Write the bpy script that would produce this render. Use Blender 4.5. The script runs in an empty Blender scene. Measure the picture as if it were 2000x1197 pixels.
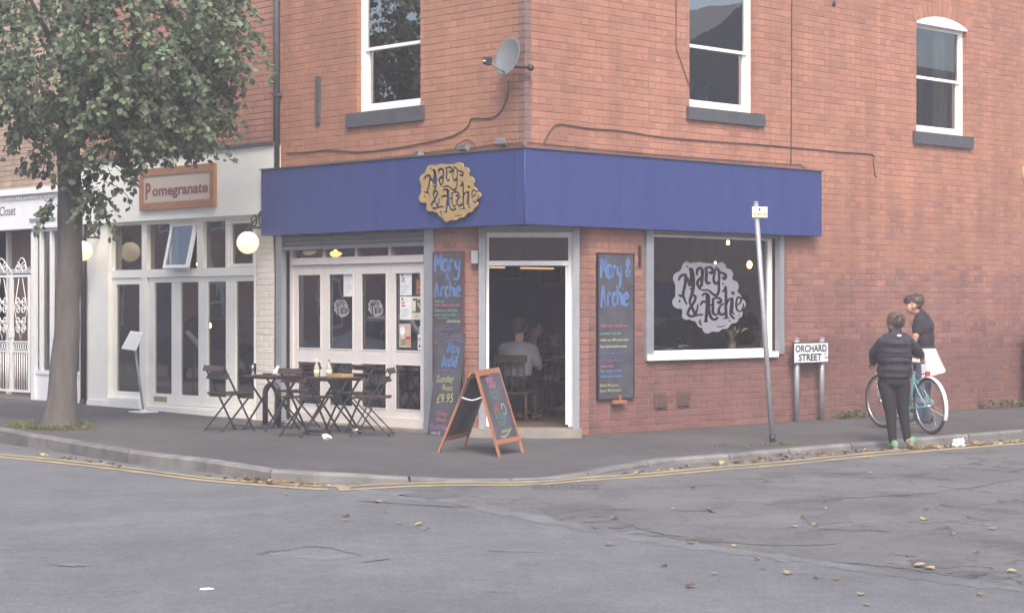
import bpy, bmesh, math, random
import numpy as np
from mathutils import Matrix, Vector
from mathutils.bvhtree import BVHTree
random.seed(7)
scene = bpy.context.scene
col = scene.collection
PI = math.pi
# ---------------------------------------------------------------- camera, sky, sun, exposure
F, H, HY = 3737.0, 1.53, 597.0            # focal length in photo pixels, eye height, horizon row
cd = bpy.data.cameras.new('camera'); cam = bpy.data.objects.new('camera', cd); col.objects.link(cam)
cam.location = (0, 0, H); cam.rotation_euler = (PI/2, 0, 0)
cd.sensor_width = 36; cd.lens = 36*F/2000; cd.shift_y = -1.5/2000
cd.clip_start = 0.1; cd.clip_end = 500
scene.camera = cam
SUN_EL, SUN_AZ = math.radians(48), math.radians(173)
world = bpy.data.worlds.new('World'); scene.world = world; world.use_nodes = True
wn = world.node_tree; bg = wn.nodes['Background']
sky = wn.nodes.new('ShaderNodeTexSky'); sky.sky_type = 'NISHITA'; sky.sun_disc = False
sky.sun_elevation = SUN_EL; sky.sun_rotation = SUN_AZ; sky.air_density = 1.0; sky.dust_density = 3.5; sky.ozone_density = 1.0
wn.links.new(sky.outputs[0], bg.inputs[0]); bg.inputs[1].default_value = 0.15
sd = bpy.data.lights.new('sun', 'SUN'); sun = bpy.data.objects.new('sun', sd); col.objects.link(sun)
sd.energy = 1.35; sd.angle = math.radians(24); sd.color = (1.0, 0.93, 0.83)
sv = Vector((math.sin(SUN_AZ)*math.cos(SUN_EL), math.cos(SUN_AZ)*math.cos(SUN_EL), math.sin(SUN_EL)))
sun.rotation_euler = sv.to_track_quat('Z', 'Y').to_euler()
scene.view_settings.view_transform = 'Standard'; scene.view_settings.look = 'None'
scene.view_settings.gamma = 1; scene.view_settings.use_curve_mapping = False
scene.view_settings.exposure = 1.15
scene.render.engine = 'CYCLES'
scene.cycles.max_bounces = 8; scene.cycles.transparent_max_bounces = 12
# ---------------------------------------------------------------- frames of the two street faces and the splayed door
C0 = Vector((0.147, 21.87, 0))
uR = Vector((.7206, .6934, 0)).normalized(); nR = Vector((uR.y, -uR.x, 0)); uL = -nR
def frame(o, ux, uy):
    M = Matrix.Identity(4)
    M.col[0][:3] = ux; M.col[1][:3] = uy; M.col[2][:3] = (0, 0, 1); M.col[3][:3] = o
    return M
RM = frame(C0, uR, -nR)                   # side street face: x along the wall, y into the building
LM = frame(C0, -uL, uR)                   # main street face: x towards the corner (negative), y into the building
CH = 1.055                                # splay cut at the corner
dm = C0 + (uR+uL)*CH/2
dx = (uR-uL).normalized(); DM = frame(dm, dx, Vector((-dx.y, dx.x, 0)))
def onplane(M, px, py, y=0.0):
    Mi = M.inverted(); c = Mi @ Vector((0, 0, H)); d = Mi.to_3x3() @ Vector(((px-1000)/F, 1, (HY-py)/F))
    p = c + d*((y-c.y)/d.y); return p.x, p.z
def lx(px, y=0): return onplane(LM, px, 600, y)[0]
def lz(px, py, y=0): return onplane(LM, px, py, y)[1]
def rx(px, y=0): return onplane(RM, px, 600, y)[0]
def rz(px, py, y=0): return onplane(RM, px, py, y)[1]
def ddx(px, y=0): return onplane(DM, px, 600, y)[0]
def ddz(py, y=0): return onplane(DM, 1027, py, y)[1]
def gnd(px, py, z): Y = F*(H-z)/(py-HY); return Vector(((px-1000)/F*Y, Y, z))
def at(px, py, Y): return Vector(((px-1000)/F*Y, Y, H+(HY-py)/F*Y))
# ---------------------------------------------------------------- mesh helpers
I4 = Matrix.Identity(4)
WM = {}                                   # world matrix of every parented thing
class MB:
    def __init__(s): s.v = []; s.f = []; s.m = []; s.s = []
    def add(s, v, f, mi=0, sm=False, M=None):
        n = len(s.v)
        s.v += [tuple(M @ Vector(p)) for p in v] if M is not None else [tuple(p) for p in v]
        s.f += [tuple(n+i for i in q) for q in f]; s.m += [mi]*len(f); s.s += [sm]*len(f); return s
    def box(s, x0, x1, y0, y1, z0, z1, mi=0, M=None):
        if x0 > x1: x0, x1 = x1, x0
        if y0 > y1: y0, y1 = y1, y0
        if z0 > z1: z0, z1 = z1, z0
        v = [(x0,y0,z0),(x1,y0,z0),(x1,y1,z0),(x0,y1,z0),(x0,y0,z1),(x1,y0,z1),(x1,y1,z1),(x0,y1,z1)]
        return s.add(v, [(0,3,2,1),(4,5,6,7),(0,1,5,4),(1,2,6,5),(2,3,7,6),(3,0,4,7)], mi, False, M)
    def bar(s, a, b, w, h, up=(0,0,1), mi=0):
        a = Vector(a); b = Vector(b); d = (b-a); L = d.length; d.normalize()
        u = Vector(up); x = d.cross(u)
        if x.length < 1e-4: x = d.cross(Vector((0,1,0)))
        x.normalize(); z = x.cross(d)
        M = Matrix.Identity(4); M.col[0][:3] = x; M.col[1][:3] = d; M.col[2][:3] = z; M.col[3][:3] = a
        return s.box(-w/2, w/2, 0, L, -h/2, h/2, mi, M)
    def tube(s, pts, r, n=8, mi=0, cap=True, sm=True, closed=False):
        P = [Vector(p) for p in pts]; k = len(P)
        R = r if isinstance(r, (list, tuple)) else [r]*k
        v = []; pu = None
        for i, p in enumerate(P):
            a = P[(i-1) % k] if closed else P[max(i-1, 0)]; b = P[(i+1) % k] if closed else P[min(i+1, k-1)]
            d = (b-a).normalized()
            if pu is None:
                pu = Vector((0,0,1)) if abs(d.z) < .9 else Vector((1,0,0))
            x = d.cross(pu)
            if x.length < 1e-5: x = d.cross(Vector((0.3,1,0.2)))
            x.normalize(); pu = x.cross(d).normalized()
            for j in range(n):
                t = 2*PI*j/n; v.append(p + (x*math.cos(t)+pu*math.sin(t))*R[i])
        f = []
        for i in range(k if closed else k-1):
            for j in range(n):
                a = i*n+j; b = i*n+(j+1) % n; c = ((i+1) % k)*n+(j+1) % n; e = ((i+1) % k)*n+j
                f.append((a, e, c, b))
        if cap and not closed: f += [tuple(range(n)), tuple(reversed(range((k-1)*n, k*n)))]
        return s.add(v, f, mi, sm)
    def lathe(s, prof, n=16, M=None, mi=0, sm=True):
        v = []; f = []
        for r, z in prof:
            for j in range(n): v.append((r*math.cos(2*PI*j/n), r*math.sin(2*PI*j/n), z))
        for i in range(len(prof)-1):
            for j in range(n):
                a = i*n+j; b = i*n+(j+1) % n; f.append((a, b, b+n, a+n))
        if prof[0][0] > 1e-4: f.append(tuple(reversed(range(n))))
        if prof[-1][0] > 1e-4: f.append(tuple(range((len(prof)-1)*n, len(prof)*n)))
        return s.add(v, f, mi, sm, M)
    def ell(s, c, r, n=12, m=8, M=None, mi=0):
        if not isinstance(r, (list, tuple)): r = (r, r, r)
        v = []; f = []
        for i in range(m+1):
            t = PI*i/m - PI/2
            for j in range(n):
                p = 2*PI*j/n; v.append((c[0]+r[0]*math.cos(t)*math.cos(p), c[1]+r[1]*math.cos(t)*math.sin(p), c[2]+r[2]*math.sin(t)))
        for i in range(m):
            for j in range(n):
                a = i*n+j; b = i*n+(j+1) % n; f.append((a, b, b+n, a+n))
        return s.add(v, f, mi, True, M)
    def prism(s, poly, y0, y1, M=None, mi=0):        # poly in (x,z), counter-clockwise seen from -y
        n = len(poly); v = [(x, y0, z) for x, z in poly]+[(x, y1, z) for x, z in poly]
        f = [tuple(range(n)), tuple(reversed(range(n, 2*n)))]
        f += [(i, i+n, (i+1) % n+n, (i+1) % n) for i in range(n)]
        return s.add(v, f, mi, False, M)
    def rect_frame(s, x0, x1, z0, z1, w, y0, y1, wb=None, wt=None, mi=0, M=None):
        wb = w if wb is None else wb; wt = w if wt is None else wt
        s.box(x0, x0+w, y0, y1, z0, z1, mi, M); s.box(x1-w, x1, y0, y1, z0, z1, mi, M)
        s.box(x0+w, x1-w, y0+.001, y1-.001, z0, z0+wb, mi, M); s.box(x0+w, x1-w, y0+.001, y1-.001, z1-wt, z1, mi, M); return s
    def ribbon(s, pts, w, M=None, mi=0, nrm=None):   # flat ribbon in the x/z plane at each point's y
        P = [Vector(p) for p in pts]; v = []; f = []
        for i, p in enumerate(P):
            d = (P[min(i+1, len(P)-1)]-P[max(i-1, 0)])
            if d.length < 1e-7: d = Vector((1,0,0))
            d.normalize(); t = Vector((-d.z, 0, d.x)); ww = (w[i] if isinstance(w, (list, tuple)) else w)/2
            v += [p-t*ww, p+t*ww]
        for i in range(len(P)-1): f.append((2*i, 2*i+2, 2*i+3, 2*i+1))
        return s.add(v, f, mi, False, M)
def mesh_of(mb, name, mats, X=None):
    me = bpy.data.meshes.new(name)
    v = mb.v if X is None else [tuple(X @ Vector(p)) for p in mb.v]
    me.from_pydata(v, [], mb.f); me.update()
    for m in (mats if isinstance(mats, (list, tuple)) else [mats]): me.materials.append(m)
    me.polygons.foreach_set('material_index', mb.m); me.polygons.foreach_set('use_smooth', mb.s)
    return me
def obj(name, mb, mats, parent=None, M=None, label=None, kind=None):
    """one mesh object; mb is in frame M (default: the parent's own frame, or the world)"""
    X = None
    if M is not None: X = (WM[parent].inverted() if parent is not None else I4) @ M
    o = bpy.data.objects.new(name, mesh_of(mb, name, mats, X)); col.objects.link(o)
    if parent is not None: o.parent = parent; WM[o] = WM[parent]
    else: WM[o] = I4
    if label: o['label'] = label
    if kind: o['kind'] = kind
    return o
def thing(name, label, cat, M=I4, group=None):
    o = bpy.data.objects.new(name, None); o.empty_display_size = .2; col.objects.link(o)
    o.matrix_world = M; WM[o] = M.copy(); o['label'] = label; o['category'] = cat
    if group: o['group'] = group
    return o
def tag(o, label, cat, group=None):
    o['label'] = label; o['category'] = cat
    if group: o['group'] = group
    return o
def struct(o): o['kind'] = 'structure'; return o
def single(name, mb, mats, M, label, cat, group=None):
    """a thing that is one mesh, its origin at frame M"""
    o = bpy.data.objects.new(name, mesh_of(mb, name, mats)); col.objects.link(o); o.matrix_world = M; WM[o] = M.copy()
    return tag(o, label, cat, group)
def copy_tree(o, M, label=None):
    def rec(a, par):
        c = a.copy(); col.objects.link(c)
        if par is not None: c.parent = par
        for ch in a.children: rec(ch, c)
        return c
    r = rec(o, None); r.matrix_world = M
    if label: r['label'] = label
    return r
def place(loc, rz=0, ry=0, rx_=0, s=1): return Matrix.Translation(loc) @ Matrix.Rotation(rz, 4, 'Z') @ Matrix.Rotation(ry, 4, 'Y') @ Matrix.Rotation(rx_, 4, 'X') @ Matrix.Scale(s, 4)
def smooth_pts(pts, k=6):
    P = [np.array(p, float) for p in pts]; out = []
    for i in range(len(P)-1):
        a = P[max(i-1, 0)]; b = P[i]; c = P[i+1]; d = P[min(i+2, len(P)-1)]
        for j in range(k):
            t = j/k; out.append(.5*((2*b)+(-a+c)*t+(2*a-5*b+4*c-d)*t*t+(-a+3*b-3*c+d)*t**3))
    out.append(P[-1]); return out
_tx = {}
def text(mb, s, x, z, size, y, M=None, mi=0, off=0.0, shear=0.0, sx=1.0, align='LEFT', rot=0.0):
    key = (s, off, shear)
    if key not in _tx:
        cu = bpy.data.curves.new('lettering', 'FONT'); cu.body = s; cu.size = 1; cu.offset = off; cu.shear = shear; cu.resolution_u = 3
        ob = bpy.data.objects.new('lettering', cu); col.objects.link(ob)
        dg = bpy.context.evaluated_depsgraph_get(); me = bpy.data.meshes.new_from_object(ob.evaluated_get(dg))
        vs = [tuple(v.co) for v in me.vertices]; fs = [tuple(p.vertices) for p in me.polygons]
        bpy.data.objects.remove(ob); bpy.data.curves.remove(cu); bpy.data.meshes.remove(me)
        xs = [v[0] for v in vs] or [0]; _tx[key] = (vs, fs, min(xs), max(xs))
    vs, fs, a, b = _tx[key]
    o = {'LEFT': a, 'CENTER': (a+b)/2, 'RIGHT': b}[align]; c, sn = math.cos(rot), math.sin(rot)
    out = []
    for v in vs:
        p = (v[0]-o)*size*sx; q = v[1]*size
        out.append((x+p*c-q*sn, y, z+p*sn+q*c))
    mb.add(out, fs, mi, False, M); return (b-a)*size*sx
# ---------------------------------------------------------------- materials (procedural)
def srgb(r, g, b):
    f = lambda c: ((c/255+.055)/1.055)**2.4 if c > 10 else c/255/12.92
    return (f(r), f(g), f(b))
def pmat(name, c, rough=.6, var=.15, scale=6.0, bump=0.0, bscale=60.0, metal=0.0, spec=.5, emit=None, es=0, c2=None, stretch=None, isl=0.0, trans=0.0):
    m = bpy.data.materials.new(name); m.use_nodes = True; nt = m.node_tree; N = nt.nodes; L = nt.links
    b = N['Principled BSDF']; b.inputs['Roughness'].default_value = rough; b.inputs['Metallic'].default_value = metal
    b.inputs['Specular IOR Level'].default_value = spec
    if trans: b.inputs['Transmission Weight'].default_value = trans
    tc = N.new('ShaderNodeTexCoord'); src = tc.outputs['Object']
    if stretch:
        mp = N.new('ShaderNodeMapping'); mp.inputs['Scale'].default_value = stretch; L.new(src, mp.inputs[0]); src = mp.outputs[0]
    nz = N.new('ShaderNodeTexNoise'); nz.inputs['Scale'].default_value = scale; nz.inputs['Detail'].default_value = 6; nz.inputs['Roughness'].default_value = .62
    L.new(src, nz.inputs['Vector'])
    mr = N.new('ShaderNodeMapRange'); mr.inputs[1].default_value = .3; mr.inputs[2].default_value = .7; L.new(nz.outputs[0], mr.inputs[0])
    mx = N.new('ShaderNodeMix'); mx.data_type = 'RGBA'; L.new(mr.outputs[0], mx.inputs['Factor'])
    if c2 is None: lo = tuple(x*(1-var) for x in c); hi = tuple(min(1, x*(1+var)) for x in c)
    else: lo, hi = c, c2
    mx.inputs['A'].default_value = (*lo, 1); mx.inputs['B'].default_value = (*hi, 1); out = mx.outputs['Result']
    if isl:
        ge = N.new('ShaderNodeNewGeometry'); oi = N.new('ShaderNodeObjectInfo')
        ad = N.new('ShaderNodeMath'); ad.operation = 'MULTIPLY_ADD'; ad.inputs[1].default_value = 7.31; L.new(oi.outputs['Random'], ad.inputs[0]); L.new(ge.outputs['Random Per Island'], ad.inputs[2])
        fr = N.new('ShaderNodeMath'); fr.operation = 'FRACT'; L.new(ad.outputs[0], fr.inputs[0])
        hs = N.new('ShaderNodeHueSaturation'); v = N.new('ShaderNodeMapRange'); v.inputs[3].default_value = 1-isl; v.inputs[4].default_value = 1+isl
        L.new(fr.outputs[0], v.inputs[0]); L.new(v.outputs[0], hs.inputs['Value']); L.new(out, hs.inputs['Color']); out = hs.outputs[0]
        f2 = N.new('ShaderNodeMath'); f2.operation = 'MULTIPLY'; f2.inputs[1].default_value = 13.7; L.new(fr.outputs[0], f2.inputs[0])
        f3 = N.new('ShaderNodeMath'); f3.operation = 'FRACT'; L.new(f2.outputs[0], f3.inputs[0])
        h = N.new('ShaderNodeMapRange'); h.inputs[3].default_value = .5-isl*.05; h.inputs[4].default_value = .5+isl*.05; L.new(f3.outputs[0], h.inputs[0]); L.new(h.outputs[0], hs.inputs['Hue'])
    L.new(out, b.inputs['Base Color'])
    if bump:
        n2 = N.new('ShaderNodeTexNoise'); n2.inputs['Scale'].default_value = bscale; n2.inputs['Detail'].default_value = 4; L.new(src, n2.inputs['Vector'])
        bp = N.new('ShaderNodeBump'); bp.inputs['Strength'].default_value = bump; bp.inputs['Distance'].default_value = .01; L.new(n2.outputs[0], bp.inputs['Height']); L.new(bp.outputs[0], b.inputs['Normal'])
    if emit: b.inputs['Emission Color'].default_value = (*emit, 1); b.inputs['Emission Strength'].default_value = es
    return m
def glassmat(name, ior=2.7, tint=(.9,.93,.92), rough=.0):
    m = bpy.data.materials.new(name); m.use_nodes = True; nt = m.node_tree; N = nt.nodes; L = nt.links
    for n in list(N): N.remove(n)
    o = N.new('ShaderNodeOutputMaterial'); mx = N.new('ShaderNodeMixShader'); t = N.new('ShaderNodeBsdfTransparent'); g = N.new('ShaderNodeBsdfGlossy')
    t.inputs[0].default_value = (*tint, 1); g.inputs['Roughness'].default_value = rough; fr = N.new('ShaderNodeFresnel'); fr.inputs[0].default_value = ior
    tc = N.new('ShaderNodeTexCoord'); nz = N.new('ShaderNodeTexNoise'); nz.inputs['Scale'].default_value = 2.2; L.new(tc.outputs['Object'], nz.inputs['Vector'])
    bp = N.new('ShaderNodeBump'); bp.inputs['Strength'].default_value = .05; bp.inputs['Distance'].default_value = .02; L.new(nz.outputs[0], bp.inputs['Height']); L.new(bp.outputs[0], g.inputs['Normal'])
    L.new(fr.outputs[0], mx.inputs[0]); L.new(t.outputs[0], mx.inputs[1]); L.new(g.outputs[0], mx.inputs[2]); L.new(mx.outputs[0], o.inputs[0]); return m
def brickmat(name, tones, var=.18):
    m = pmat(name, tones[0], .85, .1, 9, .5, 90)
    nt = m.node_tree; N = nt.nodes; L = nt.links; b = N['Principled BSDF']; b.inputs['Specular IOR Level'].default_value = .25
    old = b.inputs['Base Color'].links[0].from_socket
    ge = N.new('ShaderNodeNewGeometry'); oi = N.new('ShaderNodeObjectInfo')
    ad = N.new('ShaderNodeMath'); ad.operation = 'MULTIPLY_ADD'; ad.inputs[1].default_value = 7.31; L.new(oi.outputs['Random'], ad.inputs[0]); L.new(ge.outputs['Random Per Island'], ad.inputs[2])
    fr = N.new('ShaderNodeMath'); fr.operation = 'FRACT'; L.new(ad.outputs[0], fr.inputs[0])
    rp = N.new('ShaderNodeValToRGB'); rp.color_ramp.interpolation = 'CONSTANT'; e = rp.color_ramp.elements
    e[0].position = 0; e[0].color = (*tones[0], 1); e[1].position = 1/len(tones); e[1].color = (*tones[1], 1)
    for i in range(2, len(tones)):
        q = e.new(i/len(tones)); q.color = (*tones[i], 1)
    L.new(fr.outputs[0], rp.inputs[0])
    # weathering over the whole wall, in world position: large soft blotches and fine grain
    gp = N.new('ShaderNodeTexNoise'); gp.inputs['Scale'].default_value = .8; gp.inputs['Detail'].default_value = 6; L.new(ge.outputs['Position'], gp.inputs['Vector'])
    g2 = N.new('ShaderNodeTexNoise'); g2.inputs['Scale'].default_value = 38; g2.inputs['Detail'].default_value = 3; L.new(ge.outputs['Position'], g2.inputs['Vector'])
    s = N.new('ShaderNodeMath'); s.operation = 'ADD'; L.new(gp.outputs[0], s.inputs[0]); L.new(g2.outputs[0], s.inputs[1])
    mr = N.new('ShaderNodeMapRange'); mr.inputs[1].default_value = .65; mr.inputs[2].default_value = 1.35; mr.inputs[3].default_value = 1-var; mr.inputs[4].default_value = 1+var; L.new(s.outputs[0], mr.inputs[0])
    mp = N.new('ShaderNodeMapping'); mp.inputs['Scale'].default_value = (2.6, 2.6, .28); L.new(ge.outputs['Position'], mp.inputs[0])
    g3 = N.new('ShaderNodeTexNoise'); g3.inputs['Scale'].default_value = 1.3; g3.inputs['Detail'].default_value = 5; L.new(mp.outputs[0], g3.inputs['Vector'])
    m3 = N.new('ShaderNodeMapRange'); m3.inputs[1].default_value = .3; m3.inputs[2].default_value = .7; m3.inputs[3].default_value = .86; m3.inputs[4].default_value = 1.10; L.new(g3.outputs[0], m3.inputs[0])
    mm = N.new('ShaderNodeMath'); mm.operation = 'MULTIPLY'; L.new(mr.outputs[0], mm.inputs[0]); L.new(m3.outputs[0], mm.inputs[1])
    hs = N.new('ShaderNodeHueSaturation'); L.new(rp.outputs[0], hs.inputs['Color']); L.new(mm.outputs[0], hs.inputs['Value'])
    L.new(hs.outputs[0], b.inputs['Base Color']); return m
MAT = {}
B_ = MAT
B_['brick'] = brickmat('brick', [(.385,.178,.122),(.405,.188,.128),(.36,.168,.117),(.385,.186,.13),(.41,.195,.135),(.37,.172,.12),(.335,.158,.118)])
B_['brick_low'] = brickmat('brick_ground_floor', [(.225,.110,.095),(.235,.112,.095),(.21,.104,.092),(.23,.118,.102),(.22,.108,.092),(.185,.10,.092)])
B_['brick_mid'] = brickmat('brick_mid_tone', [(.285,.142,.112),(.30,.147,.114),(.265,.134,.11),(.29,.150,.12),(.275,.138,.11),(.24,.125,.108)])  # middle one of the side wall's tones, which step darker towards the ground
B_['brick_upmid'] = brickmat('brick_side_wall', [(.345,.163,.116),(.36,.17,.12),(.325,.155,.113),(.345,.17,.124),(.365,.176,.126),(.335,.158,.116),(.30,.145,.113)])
B_['brick_left'] = brickmat('brick_main_street', [(.35,.17,.108),(.365,.178,.112),(.33,.16,.103),(.355,.172,.112),(.38,.185,.117),(.335,.163,.107)])
B_['brick_dark'] = brickmat('brick_blue_header', [(.23,.145,.125),(.26,.155,.13),(.21,.14,.125)])
B_['brick_rest'] = brickmat('brick_restaurant', [(.40,.205,.15),(.43,.22,.16),(.37,.195,.145),(.41,.215,.155)])
B_['brick_pale'] = brickmat('brick_pale_shop', [(.42,.31,.24),(.46,.34,.26),(.38,.28,.215),(.44,.32,.24)])
B_['brick_white'] = pmat('painted_brick', (.72,.66,.58), .6, .06, 5, .3, 70, isl=.04)
B_['mortar'] = pmat('mortar', (.28,.165,.125), .95, .25, 3, .4, 120)
B_['mortar_pale'] = pmat('mortar_pale', (.27,.19,.17), .95, .22, 3, .4, 120)
B_['mortar_white'] = pmat('mortar_painted', (.62,.57,.50), .7, .08, 3)
B_['blue'] = pmat('fascia_blue_paint', (.027,.044,.165), .5, .07, 2.2, .10, 25, c2=(.040,.058,.190), stretch=(2.5,2.5,.35))
B_['white'] = pmat('white_paint', (.84,.835,.825), .42, .05, 5)
B_['cream'] = pmat('cream_paint', (.88,.855,.77), .45, .05, 3)
B_['lilac'] = pmat('off_white_timber', (.68,.635,.615), .5, .06, 4)
B_['grey'] = pmat('grey_metal', (.30,.31,.34), .45, .10, 6, metal=.25)
B_['galv'] = pmat('galvanised_metal', (.34,.35,.37), .42, .14, 10, metal=.35)
B_['slat'] = pmat('shutter_grey', (.22,.21,.23), .5, .08, 6, metal=.2)
B_['sill'] = pmat('slate_grey_paint', (.075,.075,.085), .6, .2, 8)
B_['glass'] = glassmat('window_glass')
B_['glass_hi'] = glassmat('upper_window_glass', 5.0, (.8,.84,.86))
B_['inblue'] = pmat('interior_navy_paint', (.052,.054,.24), .8, .1, 2)
B_['indark'] = pmat('interior_dark_wall', (.15,.092,.072), .9, .3, 3)
B_['inwall'] = pmat('interior_plain_wall', (.10,.088,.08), .9, .1, 3)
B_['infloor'] = pmat('interior_floor_boards', (.14,.095,.06), .55, .25, 3, stretch=(1,12,1))
B_['black'] = pmat('black_paint', (.018,.018,.02), .45, .2, 20)
B_['iron'] = pmat('dark_iron', (.03,.03,.033), .5, .25, 30)
B_['cable'] = pmat('cable_black', (.075,.05,.045), .7, .1, 20)
B_['wood'] = pmat('dark_wood', (.055,.033,.028), .55, .3, 9, .2, 40, stretch=(1,8,1))
B_['orange_wood'] = pmat('orange_varnished_pine', (.36,.145,.07), .5, .2, 7, .15, 60, stretch=(6,6,1))
B_['chalk'] = pmat('chalkboard', (.040,.040,.052), .8, .4, 3.5, c2=(.095,.095,.115))
B_['asphalt'] = None
B_['concrete'] = pmat('concrete', (.26,.23,.20), .9, .2, 5, .5, 80)
B_['gold'] = pmat('gold_paint', (.36,.25,.11), .5, .15, 8)
B_['vinyl'] = pmat('frosted_vinyl', (.235,.235,.27), .7, .06, 6)
B_['paper'] = pmat('paper', (.72,.72,.72), .8, .05, 10)
B_['skin'] = pmat('skin', (.50,.27,.19), .55, .08, 12)
# ---------------------------------------------------------------- ground: road, side street, pavement, kerb, markings
ZR = -.12
def asphalt(name, c, blot=.18, wear=0.0, seed=0.0):
    m = bpy.data.materials.new(name); m.use_nodes = True; nt = m.node_tree; N = nt.nodes; L = nt.links
    b = N['Principled BSDF']; b.inputs['Roughness'].default_value = .82; b.inputs['Specular IOR Level'].default_value = .35
    ge = N.new('ShaderNodeNewGeometry')
    mp = N.new('ShaderNodeMapping'); mp.inputs['Location'].default_value = (seed, seed*.7, 0); L.new(ge.outputs['Position'], mp.inputs[0])
    def nz(sc, det=5, ro=.6):
        n = N.new('ShaderNodeTexNoise'); n.inputs['Scale'].default_value = sc; n.inputs['Detail'].default_value = det; n.inputs['Roughness'].default_value = ro
        L.new(mp.outputs[0], n.inputs['Vector']); return n.outputs[0]
    def mr(s, a, bb, lo, hi):
        n = N.new('ShaderNodeMapRange'); n.inputs[1].default_value = a; n.inputs[2].default_value = bb; n.inputs[3].default_value = lo; n.inputs[4].default_value = hi; L.new(s, n.inputs[0]); return n.outputs[0]
    def mul(a, bb):
        n = N.new('ShaderNodeMath'); n.operation = 'MULTIPLY'; L.new(a, n.inputs[0]); L.new(bb, n.inputs[1]); return n.outputs[0]
    big = mr(nz(.55, 6, .65), .3, .7, 1-blot, 1+blot); mid = mr(nz(4.5, 6, .7), .3, .7, .88, 1.12); fine = mr(nz(95, 3, .8), .3, .7, .62, 1.38)
    v = mul(mul(mul(big, mid), fine), mr(nz(22, 4, .75), .3, .7, .86, 1.14))
    if wear:
        vo = N.new('ShaderNodeTexVoronoi'); vo.feature = 'DISTANCE_TO_EDGE'; vo.inputs['Scale'].default_value = .8
        dn = N.new('ShaderNodeTexNoise'); dn.inputs['Scale'].default_value = 2.2; dn.inputs['Detail'].default_value = 5; L.new(mp.outputs[0], dn.inputs['Vector'])
        va = N.new('ShaderNodeVectorMath'); va.operation = 'MULTIPLY_ADD'; va.inputs[1].default_value = (1.1, 1.1, 0); L.new(dn.outputs['Color'], va.inputs[0]); L.new(mp.outputs[0], va.inputs[2])
        L.new(va.outputs[0], vo.inputs['Vector'])
        crack = mr(vo.outputs[0], 0, .022, 1-wear, 1); pat = mr(nz(.9, 7, .72), .54, .66, 1, 1-wear*.6)
        ar = mr(nz(.33, 2, .5), .42, .56, 0, 1)
        ck = N.new('ShaderNodeMix'); L.new(ar, ck.inputs[0]); ck.inputs[2].default_value = 1; L.new(crack, ck.inputs[3])
        v = mul(mul(v, ck.outputs[0]), pat)
    hs = N.new('ShaderNodeHueSaturation'); hs.inputs['Color'].default_value = (*c, 1); L.new(v, hs.inputs['Value']); L.new(hs.outputs[0], b.inputs['Base Color'])
    bp = N.new('ShaderNodeBump'); bp.inputs['Strength'].default_value = .7; bp.inputs['Distance'].default_value = .006; L.new(nz(110, 3, .8), bp.inputs['Height']); L.new(bp.outputs[0], b.inputs['Normal'])
    return m
B_['road'] = asphalt('road_asphalt', (.150,.150,.154), .15)
B_['side'] = asphalt('worn_asphalt', (.147,.143,.141), .22, .62, 3.0)
B_['pave'] = asphalt('pavement_asphalt', (.095,.090,.090), .24, 0, 9.0)
B_['seam'] = asphalt('repair_asphalt', (.163,.163,.167), .25, 0, 5.0)
B_['darkpatch'] = asphalt('dark_patch_asphalt', (.122,.118,.119), .3, 0, 12.0)
B_['crack'] = pmat('tar_crack', (.105,.10,.10), .9, .5, 5)
B_['kerb'] = pmat('kerb_stone', (.175,.165,.158), .85, .3, 3.5, .5, 60, isl=.16)
B_['kerb_face'] = B_['kerb']
B_['yellow'] = pmat('yellow_road_paint', (.44,.34,.17), .75, .25, 3.0, .3, 90, c2=(.25,.21,.14))
road = MB(); road.add([(-60,-40,ZR),(60,-40,ZR),(60,75,ZR),(-60,75,ZR)], [(0,1,2,3)])
struct(obj('road', road, B_['road']))
# kerb line: photo column, row of the kerb foot, height of its top above the door pavement
KP = [(-260,846,.07),(-120,855,.07),(0,865,.055),(55,873,.03),(112,882,.025),(250,905,.016),(400,922,.006),(527,940,-.01),(612,942,-.022),(695,942.5,-.04),(800,941,-.075),(900,939,-.105),(1000,937.5,-.110),(1090,934,-.108),(1150,927.5,-.098),(1200,921.5,-.078),(1300,907,-.061),(1425,898,-.06),(1500,891,-.058),(1740,872,-.047),(2000,855,-.02),(2260,841,-.02)]
kl = [(gnd(a, b, ZR), z) for a, b, z in KP]
k0 = kl[0][0]; k1 = kl[-1][0]
kl = [(k0+uL*26, .07)]+kl+[(k1+uR*26, -.02)]
def bl_near(p):                            # nearest point on the building line (left face, splay, right face)
    best = None
    seg = [(C0+uL*42, C0+uL*CH), (C0+uL*CH, C0+uR*CH), (C0+uR*CH, C0+uR*42)]
    for a, b in seg:
        d = b-a; t = max(0, min(1, (p-a).dot(d)/d.length_squared)); q = a+d*t
        if best is None or (p-q).length < best[0]: best = ((p-q).length, q)
    return best[1]
def resample(pl, step):
    out = []
    for i in range(len(pl)-1):
        (a, za), (b, zb) = pl[i], pl[i+1]; n = max(1, int((b-a).length/step))
        for j in range(n): t = j/n; out.append((a.lerp(b, t), za+(zb-za)*t))
    out.append(pl[-1]); return out
dense = resample(kl, .35); NR = 8
inn = [bl_near(p) for p, z in dense]
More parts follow.
